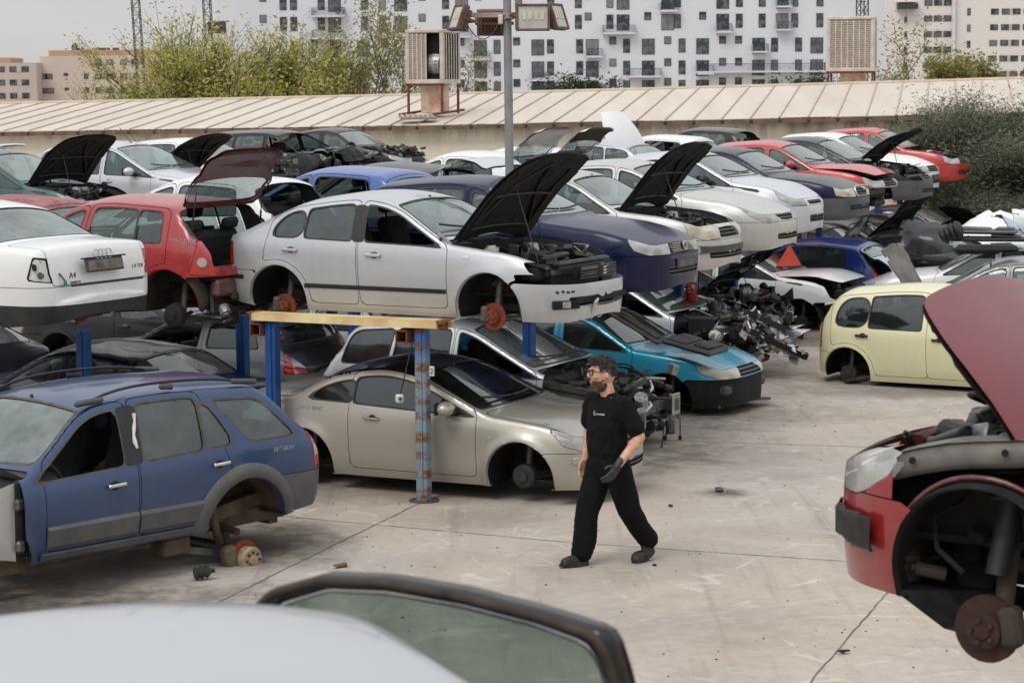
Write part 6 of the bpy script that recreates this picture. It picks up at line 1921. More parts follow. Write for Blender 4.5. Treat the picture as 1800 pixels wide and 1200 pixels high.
build_car('wrecked_car', S_mpv, P_sil3, (-.15, 26.9, -.12), R(-27), 'silver car wreck with its whole front cut away beside the walking man', GL,
          dict(vis=-1, front=False, fbump=False, head=None, hood='none', engine=False, hook=hook_407, gws=G_ws, gside=G_dark, seed=31, noglass={(-1, 0)}, wheels=(None, 'drum'), wipers=True))
def hook_cyan(B, root, sp, pm):
    b = MB(); b.box((B.XF - .16, 0, .44), (.13, 1.36, .13), None, .03, 0); b.box((B.XF - .2, 0, .30), (.14, 1.2, .08), None, .03, 1); b.box((B.XF - .24, -.60, .32), (.10, .10, .22), rotm(0, 0, -.4), .01, 2)
    b.box((B.XF - .25, 0, .58), (.10, 1.0, .18), None, .02, 1); b.bar((B.XF - .15, -.2, .27), (B.XF - .05, .62, .2), .1, .03, 0)
    b.build('bumper_beam', [M_trim, M_black, M_clad], root)
build_car('stripped_car', S_leon, P_cyan, (1.2, 29.85, -.12), R(-27), 'turquoise hatchback without front bumper on the ground under the rack', GL,
          dict(vis=-1, fbump=False, head=L_yel, hook=hook_cyan, seed=33, gws=glass_mat('dusty_dark_windscreen', (.12, .14, .13, 1), .45, (.11, .105, .09, 1)), gside=G_dark, wheels=('drum', 'drum'), droop=.02))
r = empty('boot_liner', (2.3, 28.45, .86), R(-34), 'black moulded plastic panel lying on the turquoise bonnet', 'car part', rx=R(2), ry=R(11))
b = MB(); b.box((0, 0, .04), (.72, .52, .07), None, .03, 0); b.box((-.16, 0, .085), (.28, .44, .03), None, .02, 0); b.box((.18, .02, .085), (.22, .40, .03), rotm(0, -.05, 0), .02, 0)
for k in range(4): b.box((.1 + k * .06, -.12, .10), (.02, .14, .02), None, .004, 1)
b.build('panel', [simple('dusty_black_plastic', (.022, .021, .022, 1), (.05, .046, .042, 1), 7, .6), M_black], r)
r = empty('door_lining', (1.55, 29.05, 1.08), R(-30), 'long black trim panel leaning on the turquoise car windscreen', 'car part', rx=R(4), ry=R(27))
b = MB(); b.box((0, 0, .03), (.95, .26, .05), None, .02, 0); b.box((.1, .0, .065), (.6, .12, .04), None, .015, 0); b.build('panel', [MATS['dusty_black_plastic']], r)
def hook_stei(B, root, sp, pm):
    wreck_front(B, root, sp, 41, pm, 130, .3)
    b = MB(); rng = random.Random(6)
    for k in range(16):
        c = np.array([B.XF - rng.uniform(-.08, .7), rng.uniform(-.8, .6), rng.uniform(.4, .85)]); s = rng.uniform(.05, .16)
        V = np.array([[rng.gauss(0, s), rng.gauss(0, s), rng.gauss(0, s * .7)] for _ in range(5)]) + c
        b.add(V, [(0, 1, 2), (0, 2, 3), (0, 3, 4), (0, 4, 1)], 0, k % 2 == 0)
    b.build('crumpled_metal', [M_foil], root)
    b = MB(); rg = np.random.RandomState(12)                  # torn aluminium condenser and trim folded across the nose
    c0, c1 = np.array([B.XF - .35, -.80, .88]), np.array([B.XF + .10, .30, .42]); n = 16; V = []
    for i in range(n + 1):
        for j in range(6):
            p = c0 + (c1 - c0) * i / n + np.array([.03, .10, .30]) * (j / 5 - .5) * 1.3
            V.append(p + rg.normal(size=3) * [.03, .02, .025])
    b.add(V, [(i * 6 + j, i * 6 + j + 1, (i + 1) * 6 + j + 1, (i + 1) * 6 + j) for i in range(n) for j in range(5) if rg.rand() > .12], 0, False)
    for i in range(14):
        p = c0 + (c1 - c0) * rg.rand() + rg.normal(size=3) * [.04, .05, .10]; b.box(p + [.04, 0, 0], (.03, rg.uniform(.05, .16), rg.uniform(.03, .10)), rotm(*rg.uniform(-.9, .9, 3)), .01, 0)
    b.bar(c0 + [.08, 0, -.10], c1 + [.08, 0, -.12], .07, .07, 1); b.bar(c0 + [.02, 0, .16], c1 + [.02, 0, .18], .05, .08, 1)
    b.build('condenser', [M_foil, M_black], root)
    b = MB(); b.bar((B.XF - .7, .1, .95), (B.XF + .05, -.75, .72), .10, .05, 0); b.build('scuttle_beam', [M_black], root)
    side_text(B, root, 'STEI', .13, .35, .50, -1, M_black, 'lettering')
build_car('wrecked_car', S_wagon, P_sil3, (1.9, 33.3, -.05), R(-27), 'silver estate wreck with its engine and foil torn open under the rack', GL,
          dict(vis=-1, front=False, fbump=False, head=None, hood='none', engine=False, hook=hook_stei, seed=41, wheels=('drum', 'drum'), gws=glass_mat('shattered_windscreen', (.3, .36, .33, 1), .5, (.16, .2, .17, 1)), noglass={(-1, 0)}))
def hook_dark(B, root, sp, pm):
    wreck_front(B, root, sp, 45, pm, 90, .3)
    b = MB(); rng = random.Random(16)
    for k in range(14):
        c = np.array([B.XF - rng.uniform(-.02, .8), rng.uniform(-.8, .6), rng.uniform(.35, .9)]); s = rng.uniform(.06, .2)
        V = np.array([[rng.gauss(0, s), rng.gauss(0, s), rng.gauss(0, s * .7)] for _ in range(5)]) + c
        b.add(V, [(0, 1, 2), (0, 2, 3), (0, 3, 4), (0, 4, 1)], k % 2, False)
    b.build('crumpled_wing', [M_black, M_trim], root)
build_car('wrecked_car', S_focus, P_dk, (2.5, 36.9, -.05), R(-27), 'dark crashed car with raised bonnet and crumpled wing behind the silver wreck', GL,
          dict(vis=-1, hood='open', hoodang=48, fbump=False, head=None, hook=hook_dark, seed=46, wheels=('drum', 'drum'), gside=G_dark, crush=[((1.8, -.6, .6), .55, (-.25, .1, -.05), .14, 3)]))
def hook_pajero(B, root, sp, pm):
    b = MB(); b.box((B.XF - .16, 0, .72), (.08, .95, .20), None, .03, 0)
    for i in range(4): b.box((B.XF - .11, 0, .655 + i * .042), (.03, .9, .014), None, .003, 1)
    b.lathe([(.0, .01), (.06, .01), (.06, -.02)], (B.XF - .10, 0, .72), (1, 0, 0), 16, 1); b.box((B.XF - .20, -.60, .72), (.1, .26, .18), rotm(0, 0, -.2), .03, 2); b.box((B.XF - .20, .60, .72), (.1, .26, .18), rotm(0, 0, .2), .03, 2)
    b.build('grille', [M_black, M_chrome, M_liner], root)
    b = MB(); b.box((1.25, .05, 1.0), (.5, .28, .07), rotm(0, .08, 0), .03, 0); b.build('bonnet_scoop', [M_black], root)
build_car('stripped_car', S_mpv, P_wht, (4.05, 39.6, -.1), R(-27), 'white off-road car nose with sprung bonnet and black grille under the rack', GL,
          dict(vis=-1, hood='ajar', hoodang=9, fbump=False, head=None, hook=hook_pajero, seed=48, wheels=('drum', 'drum')))
build_car('stripped_car', S_small, P_royald, (5.25, 41.5, -.05), R(153), 'bright blue hatchback with raised tailgate in the shade of the rack', GL,
          dict(vis=0, gate='open', gateang=24, gatemat=P_lblue, seed=49, wheels=('drum', 'drum'), rbump=False, gws=G_ws))
build_car('stripped_car', S_octavia, P_tan, (6.4, 45.6, -.05), R(-27), 'dusty brown car with raised bonnet deep under the rack', GL, dict(vis=-1, hood='open', hoodang=50, fbump=False, head=None, seed=50, wheels=(None, None)))
build_car('stripped_car', S_small, P_dk, (8.2, 48.6, -.05), R(-27), 'dark dusty car under the rack below the charcoal hatchback', GL, dict(vis=-1, hood='open', hoodang=40, seed=51, head=None, fbump=False, wheels=(None, None)))
build_car('stripped_car', S_sedan, P_dk, (9.4, 52.6, -.05), R(-27), 'dark car at the end of the lower row before the shrubs', GL, dict(vis=-1, seed=52, wheels=(None, None)))

# ------------------------------------------------------------------ left double row, upper level (rears point right)
GA = 'cars stacked on the left rack'
def hook_a4(B, root, sp, pm):
    tz = lambda z: np.interp(z, [.52, .66, .84, .99], [B.XR, B.XR + .02, B.XR + .055, B.XR + .09])
    b = MB()
    for i in range(4): ring_badge(b, (tz(.905) - .012, .095 - i * .062, .905), .042, .006, (-1, 0, .25), 0, 20)
    b.build('ring_emblem', [M_chrome], root)
    b = MB(); b.box((tz(.80) - .004, 0, .80), (.02, .56, .135), rotm(0, .22, 0), .02, 0); b.box((tz(.80) - .018, 0, .798), (.01, .50, .095), rotm(0, .22, 0), .004, 1)
    b.box((tz(.80) - .026, .08, .80), (.004, .09, .05), rotm(0, .22, 0), 0, 2); b.box((tz(.80) - .026, -.1, .80), (.004, .08, .05), rotm(0, .22, 0), 0, 2)
    b.build('plate_recess', [M_trim, simple('bare_plate_holder', (.2, .17, .14, 1), (.12, .1, .085, 1), 12, .7), M_steel], root)
    b = MB(); b.box((tz(.635) - .012, 0, .628), (.02, 1.06, .018), None, .004, 0); b.box((tz(.86) - .01, 0, .872), (.02, .66, .014), None, .003, 0); b.build('boot_trim', [M_black], root)
    rot = (R(90), 0, R(-90))
    text3d('A4', .085, M_black, root, (tz(.72) - .016, .50, .70), rot, 'lettering'); text3d('quattro', .05, M_trim, root, (tz(.66) - .014, .47, .648), rot, 'lettering')
    text3d('1.9 TDI', .055, M_trim, root, (tz(.74) - .016, -.47, .735), rot, 'lettering')
    b = MB()                                                  # a green connector hangs from the empty lamp housing
    b.box((B.XR + .055, .56, .655), (.03, .03, .05), None, .008, 0); b.tube([(B.XR + .06, .56, .68), (B.XR + .10, .58, .74), (B.XR + .2, .6, .78)], .008, 5, 1)
    b.build('loose_connector', [simple('green_connector', (.03, .2, .08, 1), (.02, .15, .06, 1), 9, .5), M_black], root)
    b = MB(); b.box((.2, -.05, B.top(.0) + .02), (.12, .05, .05), None, .015, 0); b.build('roof_aerial', [M_black], root)
build_car('stripped_car', S_a4, P_wht, (-5.95, 23.3, 1.66), R(150), 'white saloon seen from behind with its left tail lamp missing and ringed boot emblem', GA,
          dict(vis=1, hook=hook_a4, noglass={(1, 'tail')}, gside=G_side, grear=glass_mat('grey_rear_glass', (.22, .26, .25, 1), .5, (.24, .27, .265, 1)), valance=(.445, simple('dark_valance', (.012, .013, .018, 1), (.03, .029, .03, 1), 5, .5)), seed=61))
def hook_clio2(B, root, sp, pm):
    side_text(B, root, '4057-BRX', .08, -1.44, .93, 1)
    b = MB(); b.box((B.XR + .10, 0, .46), (.10, 1.2, .18), None, .03, 0); b.box((B.XR + .06, -.1, .36), (.06, .9, .08), None, .02, 1); b.box((B.XR + .16, .50, .34), (.05, .16, .34), rotm(.2, .2, 0), .02, 2)
    b.bar((B.XR + .3, -.5, .2), (B.XR + .1, .4, .22), .07, .05, 1); b.box((B.XR + .02, -.2, .50), (.03, .3, .12), None, .03, 2)
    b.build('bumper_carrier', [P_redk, M_under, M_black], root)
    clutter(71, (B.XR + .1, -.6, .12), (B.XR + .5, .6, .5), 26, tubes=10, parent=root, name='rear_underside', cover=False)
    m = (np.abs(B.V[:, 1] - .73) < .05) & (np.abs(B.V[:, 2] - .74) < .05) & (B.V[:, 0] < B.XR + .4); p = B.V[m].mean(0)
    b = MB(); b.lathe([(0, .03), (.05, .028), (.055, .0)], p, (-.75, .66, .1), 18, 0); b.build('reversing_lens', [L_tclear], root)
build_car('stripped_car', S_clio, P_red, (-4.30, 25.0, 1.62), R(151), 'red hatchback with its tailgate raised and rear bumper missing', GA,
          dict(vis=1, gate='open', gateang=104, gatelin=P_redk, handles=None, rbump=False, hook=hook_clio2, seed=62, droop=.14, wheels=('drum', 'drum'), wellmat=M_under))
build_car('stripped_car', S_small, P_wht2, (-4.0, 28.75, 1.66), R(152), 'white hatchback with its tailgate removed behind the silver one', GA, dict(vis=1, gate='none', seed=63, handles='body'))
build_car('stripped_car', S_small, P_royal, (-2.55, 31.2, 1.66), R(153), 'royal blue hatchback showing its roof over the silver saloon', GA, dict(vis=1, seed=64, noglass={(1, 0), (1, 1)}))
build_car('stripped_car', S_focus, P_blk, (-2.1, 34.2, 1.62), R(153), 'black hatchback with its pale tailgate raised left of the lamp pole', GA, dict(vis=1, gate='open', gateang=52, gatemat=P_sil3, seed=65))
build_car('stripped_car', S_small, P_wht2, (-1.0, 38.2, 1.66), R(153), 'white hatchback behind the lamp pole with a pale grey tailgate raised', GA, dict(vis=1, gate='open', gateang=95, gatemat=P_sil, gatelin=P_wht2, seed=66))
build_car('stripped_car', S_clio, P_wht2, (-.1, 41.8, 1.66), R(153), 'white hatchback with a black lined tailgate standing open', GA, dict(vis=1, gate='open', gateang=88, gatelin=M_black, seed=67))
build_car('stripped_car', S_focus, P_sil, (1.35, 45.6, 1.66), R(153), 'silver grey hatchback roof with a white bonnet sticking up behind it', GA, dict(vis=1, seed=68, aerial=True))
build_car('stripped_car', S_small, P_wht2, (2.9, 49.4, 1.66), R(153), 'white hatchback roof between the silver grey and the black roof', GA, dict(vis=1, seed=69, noglass={(1, 1)}))
build_car('stripped_car', S_small, P_blk, (4.3, 54.3, 1.72), R(153), 'black hatchback roof in front of the stained wall', GA, dict(vis=1, seed=70, gate='none'))
build_car('stripped_car', S_small, P_mar, (-6.9, 30.0, 1.36), R(150), 'chalky maroon car with its bonnet raised behind the white saloon', GA, dict(vis=1, hood='open', hoodang=40, seed=71))
# ------------------------------------------------------------------ rear left rows
GZ = 'cars stacked in the rear rows'
build_car('stripped_car', S_mpv, P_teal, (-8.45, 38.6, 1.58), R(-27), 'dark teal people carrier with its black bonnet raised', GZ, dict(vis=-1, hood='open', hoodang=58, seed=81, head=L_head))
build_car('stripped_car', S_mpv, P_sil3, (-6.9, 42.2, 1.62), R(-27), 'silver people carrier with a door mirror left of the red tailgate', GZ, dict(vis=-1, mirrors=(-1,), wipers=True, aerial=True, seed=82))
build_car('stripped_car', S_small, P_wht2, (-7.1, 44.2, 1.66), R(-27), 'white van-like car with its black bonnet raised above the red tailgate', GZ, dict(vis=-1, hood='open', hoodang=46, aerial=True, seed=83))
def hook_wr(sd):
    def f(B, root, sp, pm):
        clutter(sd, (B.xfa - .3, -.7, .35), (B.XF - .1, .7, 1.0), 80, tubes=20, parent=root, name='wrecked_engine')
    return f
build_car('wrecked_car', S_stilo, P_wht2, (-6.5, 48.6, 1.66), R(-27), 'white car with its front end stripped to the engine in the rear row', GZ, dict(vis=-1, hood='none', fbump=False, head=None, seed=84, hook=hook_wr(84), crush=[((1.9, .2, .7), .5, (-.25, 0, 0), .12, 8)]))
build_car('wrecked_car', S_wagon, P_blk, (-5.1, 53.0, 1.74), R(-27), 'black estate with roof bars and smashed front in the rear row', GZ, dict(vis=-1, hood='ajar', hoodang=8, fbump=False, head=None, seed=85, hook=hook_wr(85), noglass={(-1, 0), 'ws'}, crush=[((1.8, -.5, .8), .6, (-.2, .1, .1), .2, 9), ((.6, -.6, 1.2), .4, (0, .1, 0), .12, 4)]))
build_car('wrecked_car', S_leon, P_dk, (-4.1, 57.2, 1.74), R(-27), 'dark grey hatchback with bare engine at the end of the rear row', GZ, dict(vis=-1, hood='none', fbump=False, seed=86, hook=hook_wr(86)))
build_car('stripped_car', S_small, P_sil3, (-12.2, 47.5, 1.62), R(160), 'pale silver car with its tailgate raised at the far left by the wall', GZ, dict(vis=1, gate='open', gateang=64, gatelin=P_sil3, seed=87))
build_car('stripped_car', S_sedan, P_grey, (-10.8, 36.5, 1.50), R(-27), 'grey saloon at the left edge behind the chalky maroon bonnet', GZ, dict(vis=-1, seed=88))
build_car('wrecked_car', S_leon, P_dk, (8.3, 44.0, -.05), R(-27), 'dark wreck with open engine bay in front of the pale blue tailgate', 'wrecks standing at the right of the yard', dict(vis=-1, hood='none', fbump=False, head=None, seed=141, hook=hook_wr(141), wheels=(None, None)))
build_car('wrecked_car', S_octavia, P_tan, (7.2, 47.6, -.05), R(-27), 'dusty wreck with leaning bonnet between the blue tailgate and the shrubs', 'wrecks standing at the right of the yard', dict(vis=-1, hood='open', hoodang=66, fbump=False, head=None, seed=142, hook=hook_wr(142), wheels=(None, None)))
build_car('wrecked_car', S_small, P_wht2, (12.6, 43.6, -.05), R(190), 'white stripped shell at the right edge above the red bonnet', 'wrecks standing at the right of the yard', dict(vis=1, hood='none', fbump=False, head=None, seed=143, hook=hook_wr(143), wheels=(None, None)))
# a bonnet standing upright behind the silver grey roof
r = empty('loose_bonnet', (2.45, 47.6, 2.75), R(40), 'white loose bonnet standing upright behind the silver grey roof', 'car part', rx=R(74))
b = MB(); n = 12; V = []
for j in range(n + 1):
    for i in range(n + 1):
        u, v = i / n - .5, j / n
        V.append((u * (1.1 - .5 * v ** 2), v * .95, .08 * (1 - 4 * u * u) - .25 * v * v))
V2 = [(x, y, z - .02) for x, y, z in V]; k = n + 1
Fq = [(j * k + i, j * k + i + 1, (j + 1) * k + i + 1, (j + 1) * k + i) for j in range(n) for i in range(n)]
b.add(V, Fq, 0, True); b.add(V2, [f[::-1] for f in Fq], 0, True); b.build('panel', [P_wht2], r)

# ------------------------------------------------------------------ lower level, left row
GLL = 'cars on the ground under the left rack'
build_car('stripped_car', S_octavia, P_nav, (-4.9, 26.0, -.1), R(152), 'dark blue saloon with dusty roof on the ground under the left rack', GLL,
          dict(vis=1, roofmat=paint('dusty_black', (.03, .028, .028, 1), .1, .5, .6), seed=91, wheels=('drum', 'drum'), grear=glass_mat('dusty_rear_glass', (.3, .33, .31, 1), .55, (.16, .165, .155, 1)), hook=lambda B, root, sp, pm: side_text(B, root, '4057 JVL', .075, -1.6, .92, 1)))
def hook_volvo(B, root, sp, pm):
    side_text(B, root, '4012 FPF', .075, -1.55, .86, 1)
build_car('stripped_car', S_volvo, P_grey, (-4.0, 29.75, -.1), R(152), 'grey three door car with tall red tail lamp and black tailgate under the rack', GLL,
          dict(vis=1, gatemat=P_blk, roofmat=P_blk, gside=G_dark, grear=G_dark, seed=92, wheels=('drum', 'drum'), hook=hook_volvo, noglass={(1, 0)}, tailclear=[(.74, .78), (.80, .94), (.92, 1.05), (.98, .80)]))
build_car('stripped_car', S_sedan, P_wht, (-2.6, 31.7, -.05), R(152), 'white car behind the yellow beam with its fuel flap in view', GLL, dict(vis=1, seed=93, fuel=(1, -1.45, .78, .085), wheels=('drum', 'drum')))
build_car('stripped_car', S_leon, P_dk, (-8.0, 29.4, -.1), R(152), 'dark grey hatchback in the deep shade under the left rack', GLL, dict(vis=1, seed=96, gside=G_dark, wheels=(None, None)))
build_car('stripped_car', S_small, P_tan, (-8.2, 24.6, -.1), R(152), 'dusty tan hatchback roof at the left edge behind the blue estate', GLL, dict(vis=1, seed=94, noglass={'rear'}, wheels=(None, None)))
build_car('stripped_car', S_sedan, P_dk, (-5.2, 33.4, -.05), R(-27), 'dark grey car whose headlight shows under the red hatchback', GLL, dict(vis=-1, seed=95, wheels=(None, None)))

# ------------------------------------------------------------------ cars standing free in the yard
def hook_sorento(B, root, sp, pm):
    # roof rails
    for sd in (-1, 1):
        b = MB(); xs_ = np.linspace(.10, -1.50, 12)
        pts = [(x, sd * (np.interp(x, B.gx, B.gry) - .03), B.rail(x) + .085 - .05 * abs((x + .70) / .84) ** 4) for x in xs_]
        b.tube(pts, .013, 8, 0)
        for x in (.12, -.70, -1.54): b.box((x, sd * (np.interp(x, B.gx, B.gry) - .02), B.rail(x) + .045), (.30 if abs(x + .70) > .5 else .16, .04, .052), rotm(0, .05 if x > 0 else -.1, 0), .018, 1)
        b.build('roof_rail', [M_black, M_trim], root)
    # grey plastic cladding over the arches and bumper side
    for sd in (1, -1):
        for xw, ths in ((B.xra, (-32, 196)),):
            n = 30; Vm = []
            for i in range(n + 1):
                t = R(ths[0] + (ths[1] - ths[0]) * i / n)
                for rr, off in ((sp.ra - .004, .006), (sp.ra - .0, .03), (sp.ra + .10, .03), (sp.ra + .125, .004)):
                    x = xw + rr * math.cos(t); z = sp.wr + rr * math.sin(t); z = max(z, B.bot(x) - .005)
                    Vm.append((x, sd * (B.y_at(x, z) + off), z))
            link('arch_cladding', Vm, [(4 * i + k, 4 * i + 4 + k, 4 * i + 5 + k, 4 * i + 1 + k) for i in range(n) for k in range(3)], M_clad, root)
    # ladder frame with dried mud
    b = MB()
    for sd in (-1, 1): b.bar((2.0, sd * .50, .32), (-2.1, sd * .50, .40), .10, .13, 0); b.box((-.75, sd * .60, .28), (.3, .2, .16), None, .02, 0); b.bar((-1.0, sd * .52, .42), (-1.9, sd * .52, .56), .10, .12, 0)
    for x in (1.5, .4, -.7, -2.0): b.bar((x, -.52, .33), (x, .52, .33), .1, .1, 0)
    b.bar((-.9, .62, .22), (-1.36, .70, .12), .05, .06, 1); b.tube([(-1.36, -.85, .16), (-1.36, .85, .16)], .05, 10, 1); b.tube([(-1.30, .6, .2), (-1.2, .56, .7)], .04, 10, 0); b.lathe([(.06, 0), (.07, .3)], (-1.42, .5, .2), (0, 0, 1), 12, 2)
    b.build('chassis_frame', [M_mud, M_steel, M_under], root)
    for sd in (1,):
        b = MB(); c = np.array([-1.36, .90, .10])
        b.lathe([(.10, -.06), (.165, -.06), (.165, -.03), (.10, -.03)], c, (0, 1, 0), 32, 0)
        b.lathe([(.10, -.03), (.115, -.02), (.118, .06), (.105, .075), (.045, .08), (.04, .10), (0, .10)], c, (0, 1, 0), 28, 1)
        for k in range(8): b.lathe([(0, 0), (.012, 0), (.012, .02), (0, .02)], c + [.07 * math.cos(k * .785), .075, .07 * math.sin(k * .785)], (0, 1, 0), 6, 2)
        b.box(c + [.16, -.05, .03], (.14, .12, .22), rotm(0, .2, 0), .03, 3)
        b.build('brake_disc', [M_discrust, simple('hub_paint', srgb(176, 160, 140), srgb(136, 104, 76), 12, .8), M_rust, M_mud], root)
    side_text(B, root, '3817-BDH', .055, -1.78, 1.02, 1)
    b = MB(); b.tube([(-.22 + .02 * math.sin(i) - .008 * i, B.y_at(-.25, 1.22 + i * .055) + .006, 1.22 + i * .055) for i in range(6)], [.012, .02, .012, .018, .01, .02], 5, 0); b.build('torn_tape', [M_white], root)
    # bare front: hinge pillar with wiring after the wing was taken off
    b = MB(); y = .86
    b.box((.92, y - .06, .78), (.10, .10, .62), None, .02, 0); b.box((.96, y - .02, .90), (.08, .06, .10), None, .02, 1); b.box((.96, y - .02, .56), (.08, .06, .10), None, .02, 1)
    b.add([(.98, y - .05, 1.08), (1.35, y - .10, .98), (1.30, y - .14, .50), (.98, y - .06, .44)], [(0, 1, 2, 3), (3, 2, 1, 0)], 2)
    b.build('hinge_pillar', [M_liner, M_steel, P_sil2], root)
build_car('estate_car', S_sorento, P_blu, (-3.93, 19.30, -.06), R(227), 'dark blue off-road estate with grey cladding and no wheels in the left foreground', None,
          dict(vis=1, handles='chrome', bpost=[(0, 1)], noglass={(1, 0)}, mold=[(.75, -.17, .50, .50, .20, M_clad, .022), (-.19, -.90, .50, .50, .20, M_clad, .022), (.80, -.92, .415, .415, .065, M_clad, .03)], rbmat=M_clad, fbump=False, front=False, head=None, hood='none', engine=False,
               wheels=(None, None), hook=hook_sorento, seed=101, wellmat=M_mud, seal=simple('dusty_rubber', (.10, .085, .065, 1), (.05, .045, .04, 1), 9, .8), tailclear=[(.86, .94), (.86, 1.02), (1.12, 1.02), (1.12, .94)], gside=glass_mat('dusty_side_glass', (.42, .52, .53, 1), .26, (.17, .21, .215, 1)), gws=G_ws))
def hook_micra(B, root, sp, pm):
    b = MB(); b.box((-1.6, 0, B.top(-1.55) + .02), (.22, .8, .03), rotm(0, -.2, 0), .012, 0); b.build('spoiler', [pm], root)
    b = MB(); b.tube([(B.xra, -.75, .19), (B.xra - .25, -.3, .2)], .03, 8); b.tube([(B.xra, -.72, .19), (B.xra + .55, -.55, .26)], .035, 8); b.build('trailing_arm', [M_under], root)
build_car('small_car', S_micra, P_crm, (6.08, 31.4, -.13), R(-30), 'small cream car without wheels in front of the right hand wrecks', None,
          dict(vis=-1, handles='black', seed=102, wheels=('drum', 'drum'), droop=.03, hook=hook_micra, fuel=(-1, -1.42, .78, .075), gside=glass_mat('clean_side_glass', (.3, .38, .38, 1), .12, (.1, .12, .12, 1))))
def hook_red(B, root, sp, pm):
    # wing removed on the near side: strut tower, inner wing rail, dark arch
    b = MB(); xs_ = np.linspace(B.xfa - .75, B.XF - .42, 14); V = []
    for x in xs_:
        zz = B.rail(x) - .02; yo = float(np.interp(x, B.gx, B.gry)) - .02
        V += [(x, yo - .16, zz - .01), (x, yo - .02, zz - .02), (x, yo, zz - .10), (x, yo - .03, zz - .125)]
    b.add(V, [(4 * i + k, 4 * i + 4 + k, 4 * i + 5 + k, 4 * i + 1 + k) for i in range(13) for k in range(3)], 0, True)
    for x in (B.xfa + .30, B.xfa - .1): b.lathe([(0, .0), (.016, 0)], (x, float(np.interp(x, B.gx, B.gry)) - .005, B.rail(x) - .08), (0, 1, .1), 12, 1)
    b.build('inner_wing_rail', [P_grey2, M_liner], root)
    b = MB(); b.tube([(B.xfa + (sp.ra + .015) * math.cos(t), .83 - .05 * abs(math.cos(t)), sp.wr + (sp.ra + .03) * math.sin(t)) for t in np.linspace(R(8), R(168), 26)], .013, 6, 0); b.build('arch_rim', [P_redk], root)
    b = MB(); c = np.array([B.xfa, .62, .3])
    b.tube([c + [0, .02, .0], c + [-.02, -.08, .30]], .05, 14, 0); b.tube([c + [-.02, -.08, .26], c + [-.03, -.12, .52]], .03, 12, 1)
    for k in range(5):
        a = np.linspace(0, 6.28, 22); z0 = .30 + k * .05
        b.tube([c + [-.02 + .085 * math.cos(t), -.09 + .085 * math.sin(t), z0 + .05 * t / 6.28] for t in a], .012, 6, 0)
    b.tube([c + [.10, .12, .02], c + [.22, .10, .10], c + [.26, .05, .22], c + [.18, -.05, .26], c + [.1, -.05, .4]], .012, 6, 1)
    b.build('suspension_strut', [M_engine, M_liner], root)
    b = MB(); b.add([(B.XF - .44, .76, .22), (B.XF - .66, .76, .09), (B.XF - .72, .72, .07), (B.XF - .90, .60, .13), (B.XF - .9, .3, .18), (B.XF - .35, .3, .24)], [(0, 1, 2, 3, 4, 5), (5, 4, 3, 2, 1, 0)], 0); b.build('splash_guard', [M_black], root)
    b = MB(); b.ball((B.XF - .62, .30, .80), (.05, .04, .03), 8, 6, 0); b.build('white_cap', [M_white], root)
    n = 12; Vm = []                                           # black rubbing strip wrapped round the bumper corner
    for i in range(n + 1):
        y = .46 + .36 * i / n; t = min(1, 6 * i / n, 6 * (n - i) / n)
        for z, off in ((.375, .002), (.395, .013 * t + .003), (.50, .014 * t + .003), (.52, .002)): Vm.append((B.x_at(y, z) + off * .8, y + off * .5, z))
    link('rubbing_strip', Vm, [(4 * i + k, 4 * i + 4 + k, 4 * i + 5 + k, 4 * i + 1 + k) for i in range(n) for k in range(3)], M_black, root)
    b = MB()                                                  # fuse box, hoses and loom beside the raised bonnet
    rng = random.Random(77)
    for k in range(10):
        p = np.array([B.XF - rng.uniform(.45, .9), rng.uniform(-.1, .55), rng.uniform(.72, .84)]); pts = [p]
        for i in range(4): p = p + [rng.uniform(-.16, -.02), rng.gauss(0, .12), rng.gauss(0, .025)]; pts.append(p)
        b.tube(pts, rng.uniform(.006, .014), 6, rng.choice([0, 0, 1]))
    for k in range(8): b.box((B.XF - rng.uniform(.42, .8), rng.uniform(-.2, .5), rng.uniform(.70, .80)), (rng.uniform(.04, .12), rng.uniform(.04, .1), rng.uniform(.03, .07)), rotm(0, 0, rng.uniform(-1, 1)), .008, rng.choice([0, 1, 2]))
    b.build('wiring_loom', [M_black, M_trim, M_steel], root)
    clutter(112, (B.xfa - .5, .2, .2), (B.xfa + .5, .62, .66), 26, tubes=10, parent=root, name='wheel_bay', cover=False, mats=[M_liner, M_under, M_under, M_liner, M_rust, M_liner, M_under, M_liner])
P_grey2 = simple('primer_grey', (.17, .155, .14, 1), (.10, .09, .08, 1), 6, .5)
build_car('stripped_car', S_megane, P_redd, (3.36, 8.65, 1.91), R(146), 'red car with faded raised bonnet and missing wing in the right foreground', None,
          dict(vis=1, hood='open', hoodang=60, hoodshift=(.06, -.50), hoodmat=P_redf, nolip={(1, True)}, cuts=[lambda V, B: np.where(V[:, 1] > .3, smaxn([B.sp.cowl - .15 - V[:, 0], V[:, 0] - (B.XF - .46), .35 - V[:, 2]], .03), 1.)], head=L_head, seed=103, hook=hook_red, droop=.21, wellmat=M_liner, lining=True, wheels=('olddisc', None)))
r = empty('rack_beam', (2.75, 8.2, 1.62), R(-38), 'yellow rack beam end below the red car in the right foreground', 'beam')
b = MB(); b.box((.9, .1, 0), (2.4, .2, .1), None, .01, 0); b.box((-.32, .1, 0), (.06, .22, .11), None, .01, 1); b.build('channel', [M_beam, M_beamr], r)
for px in (4.0,):
    post((px, 7.6), CA, 'blue rack post under the red car in the right foreground', None, 1.56, group=None)

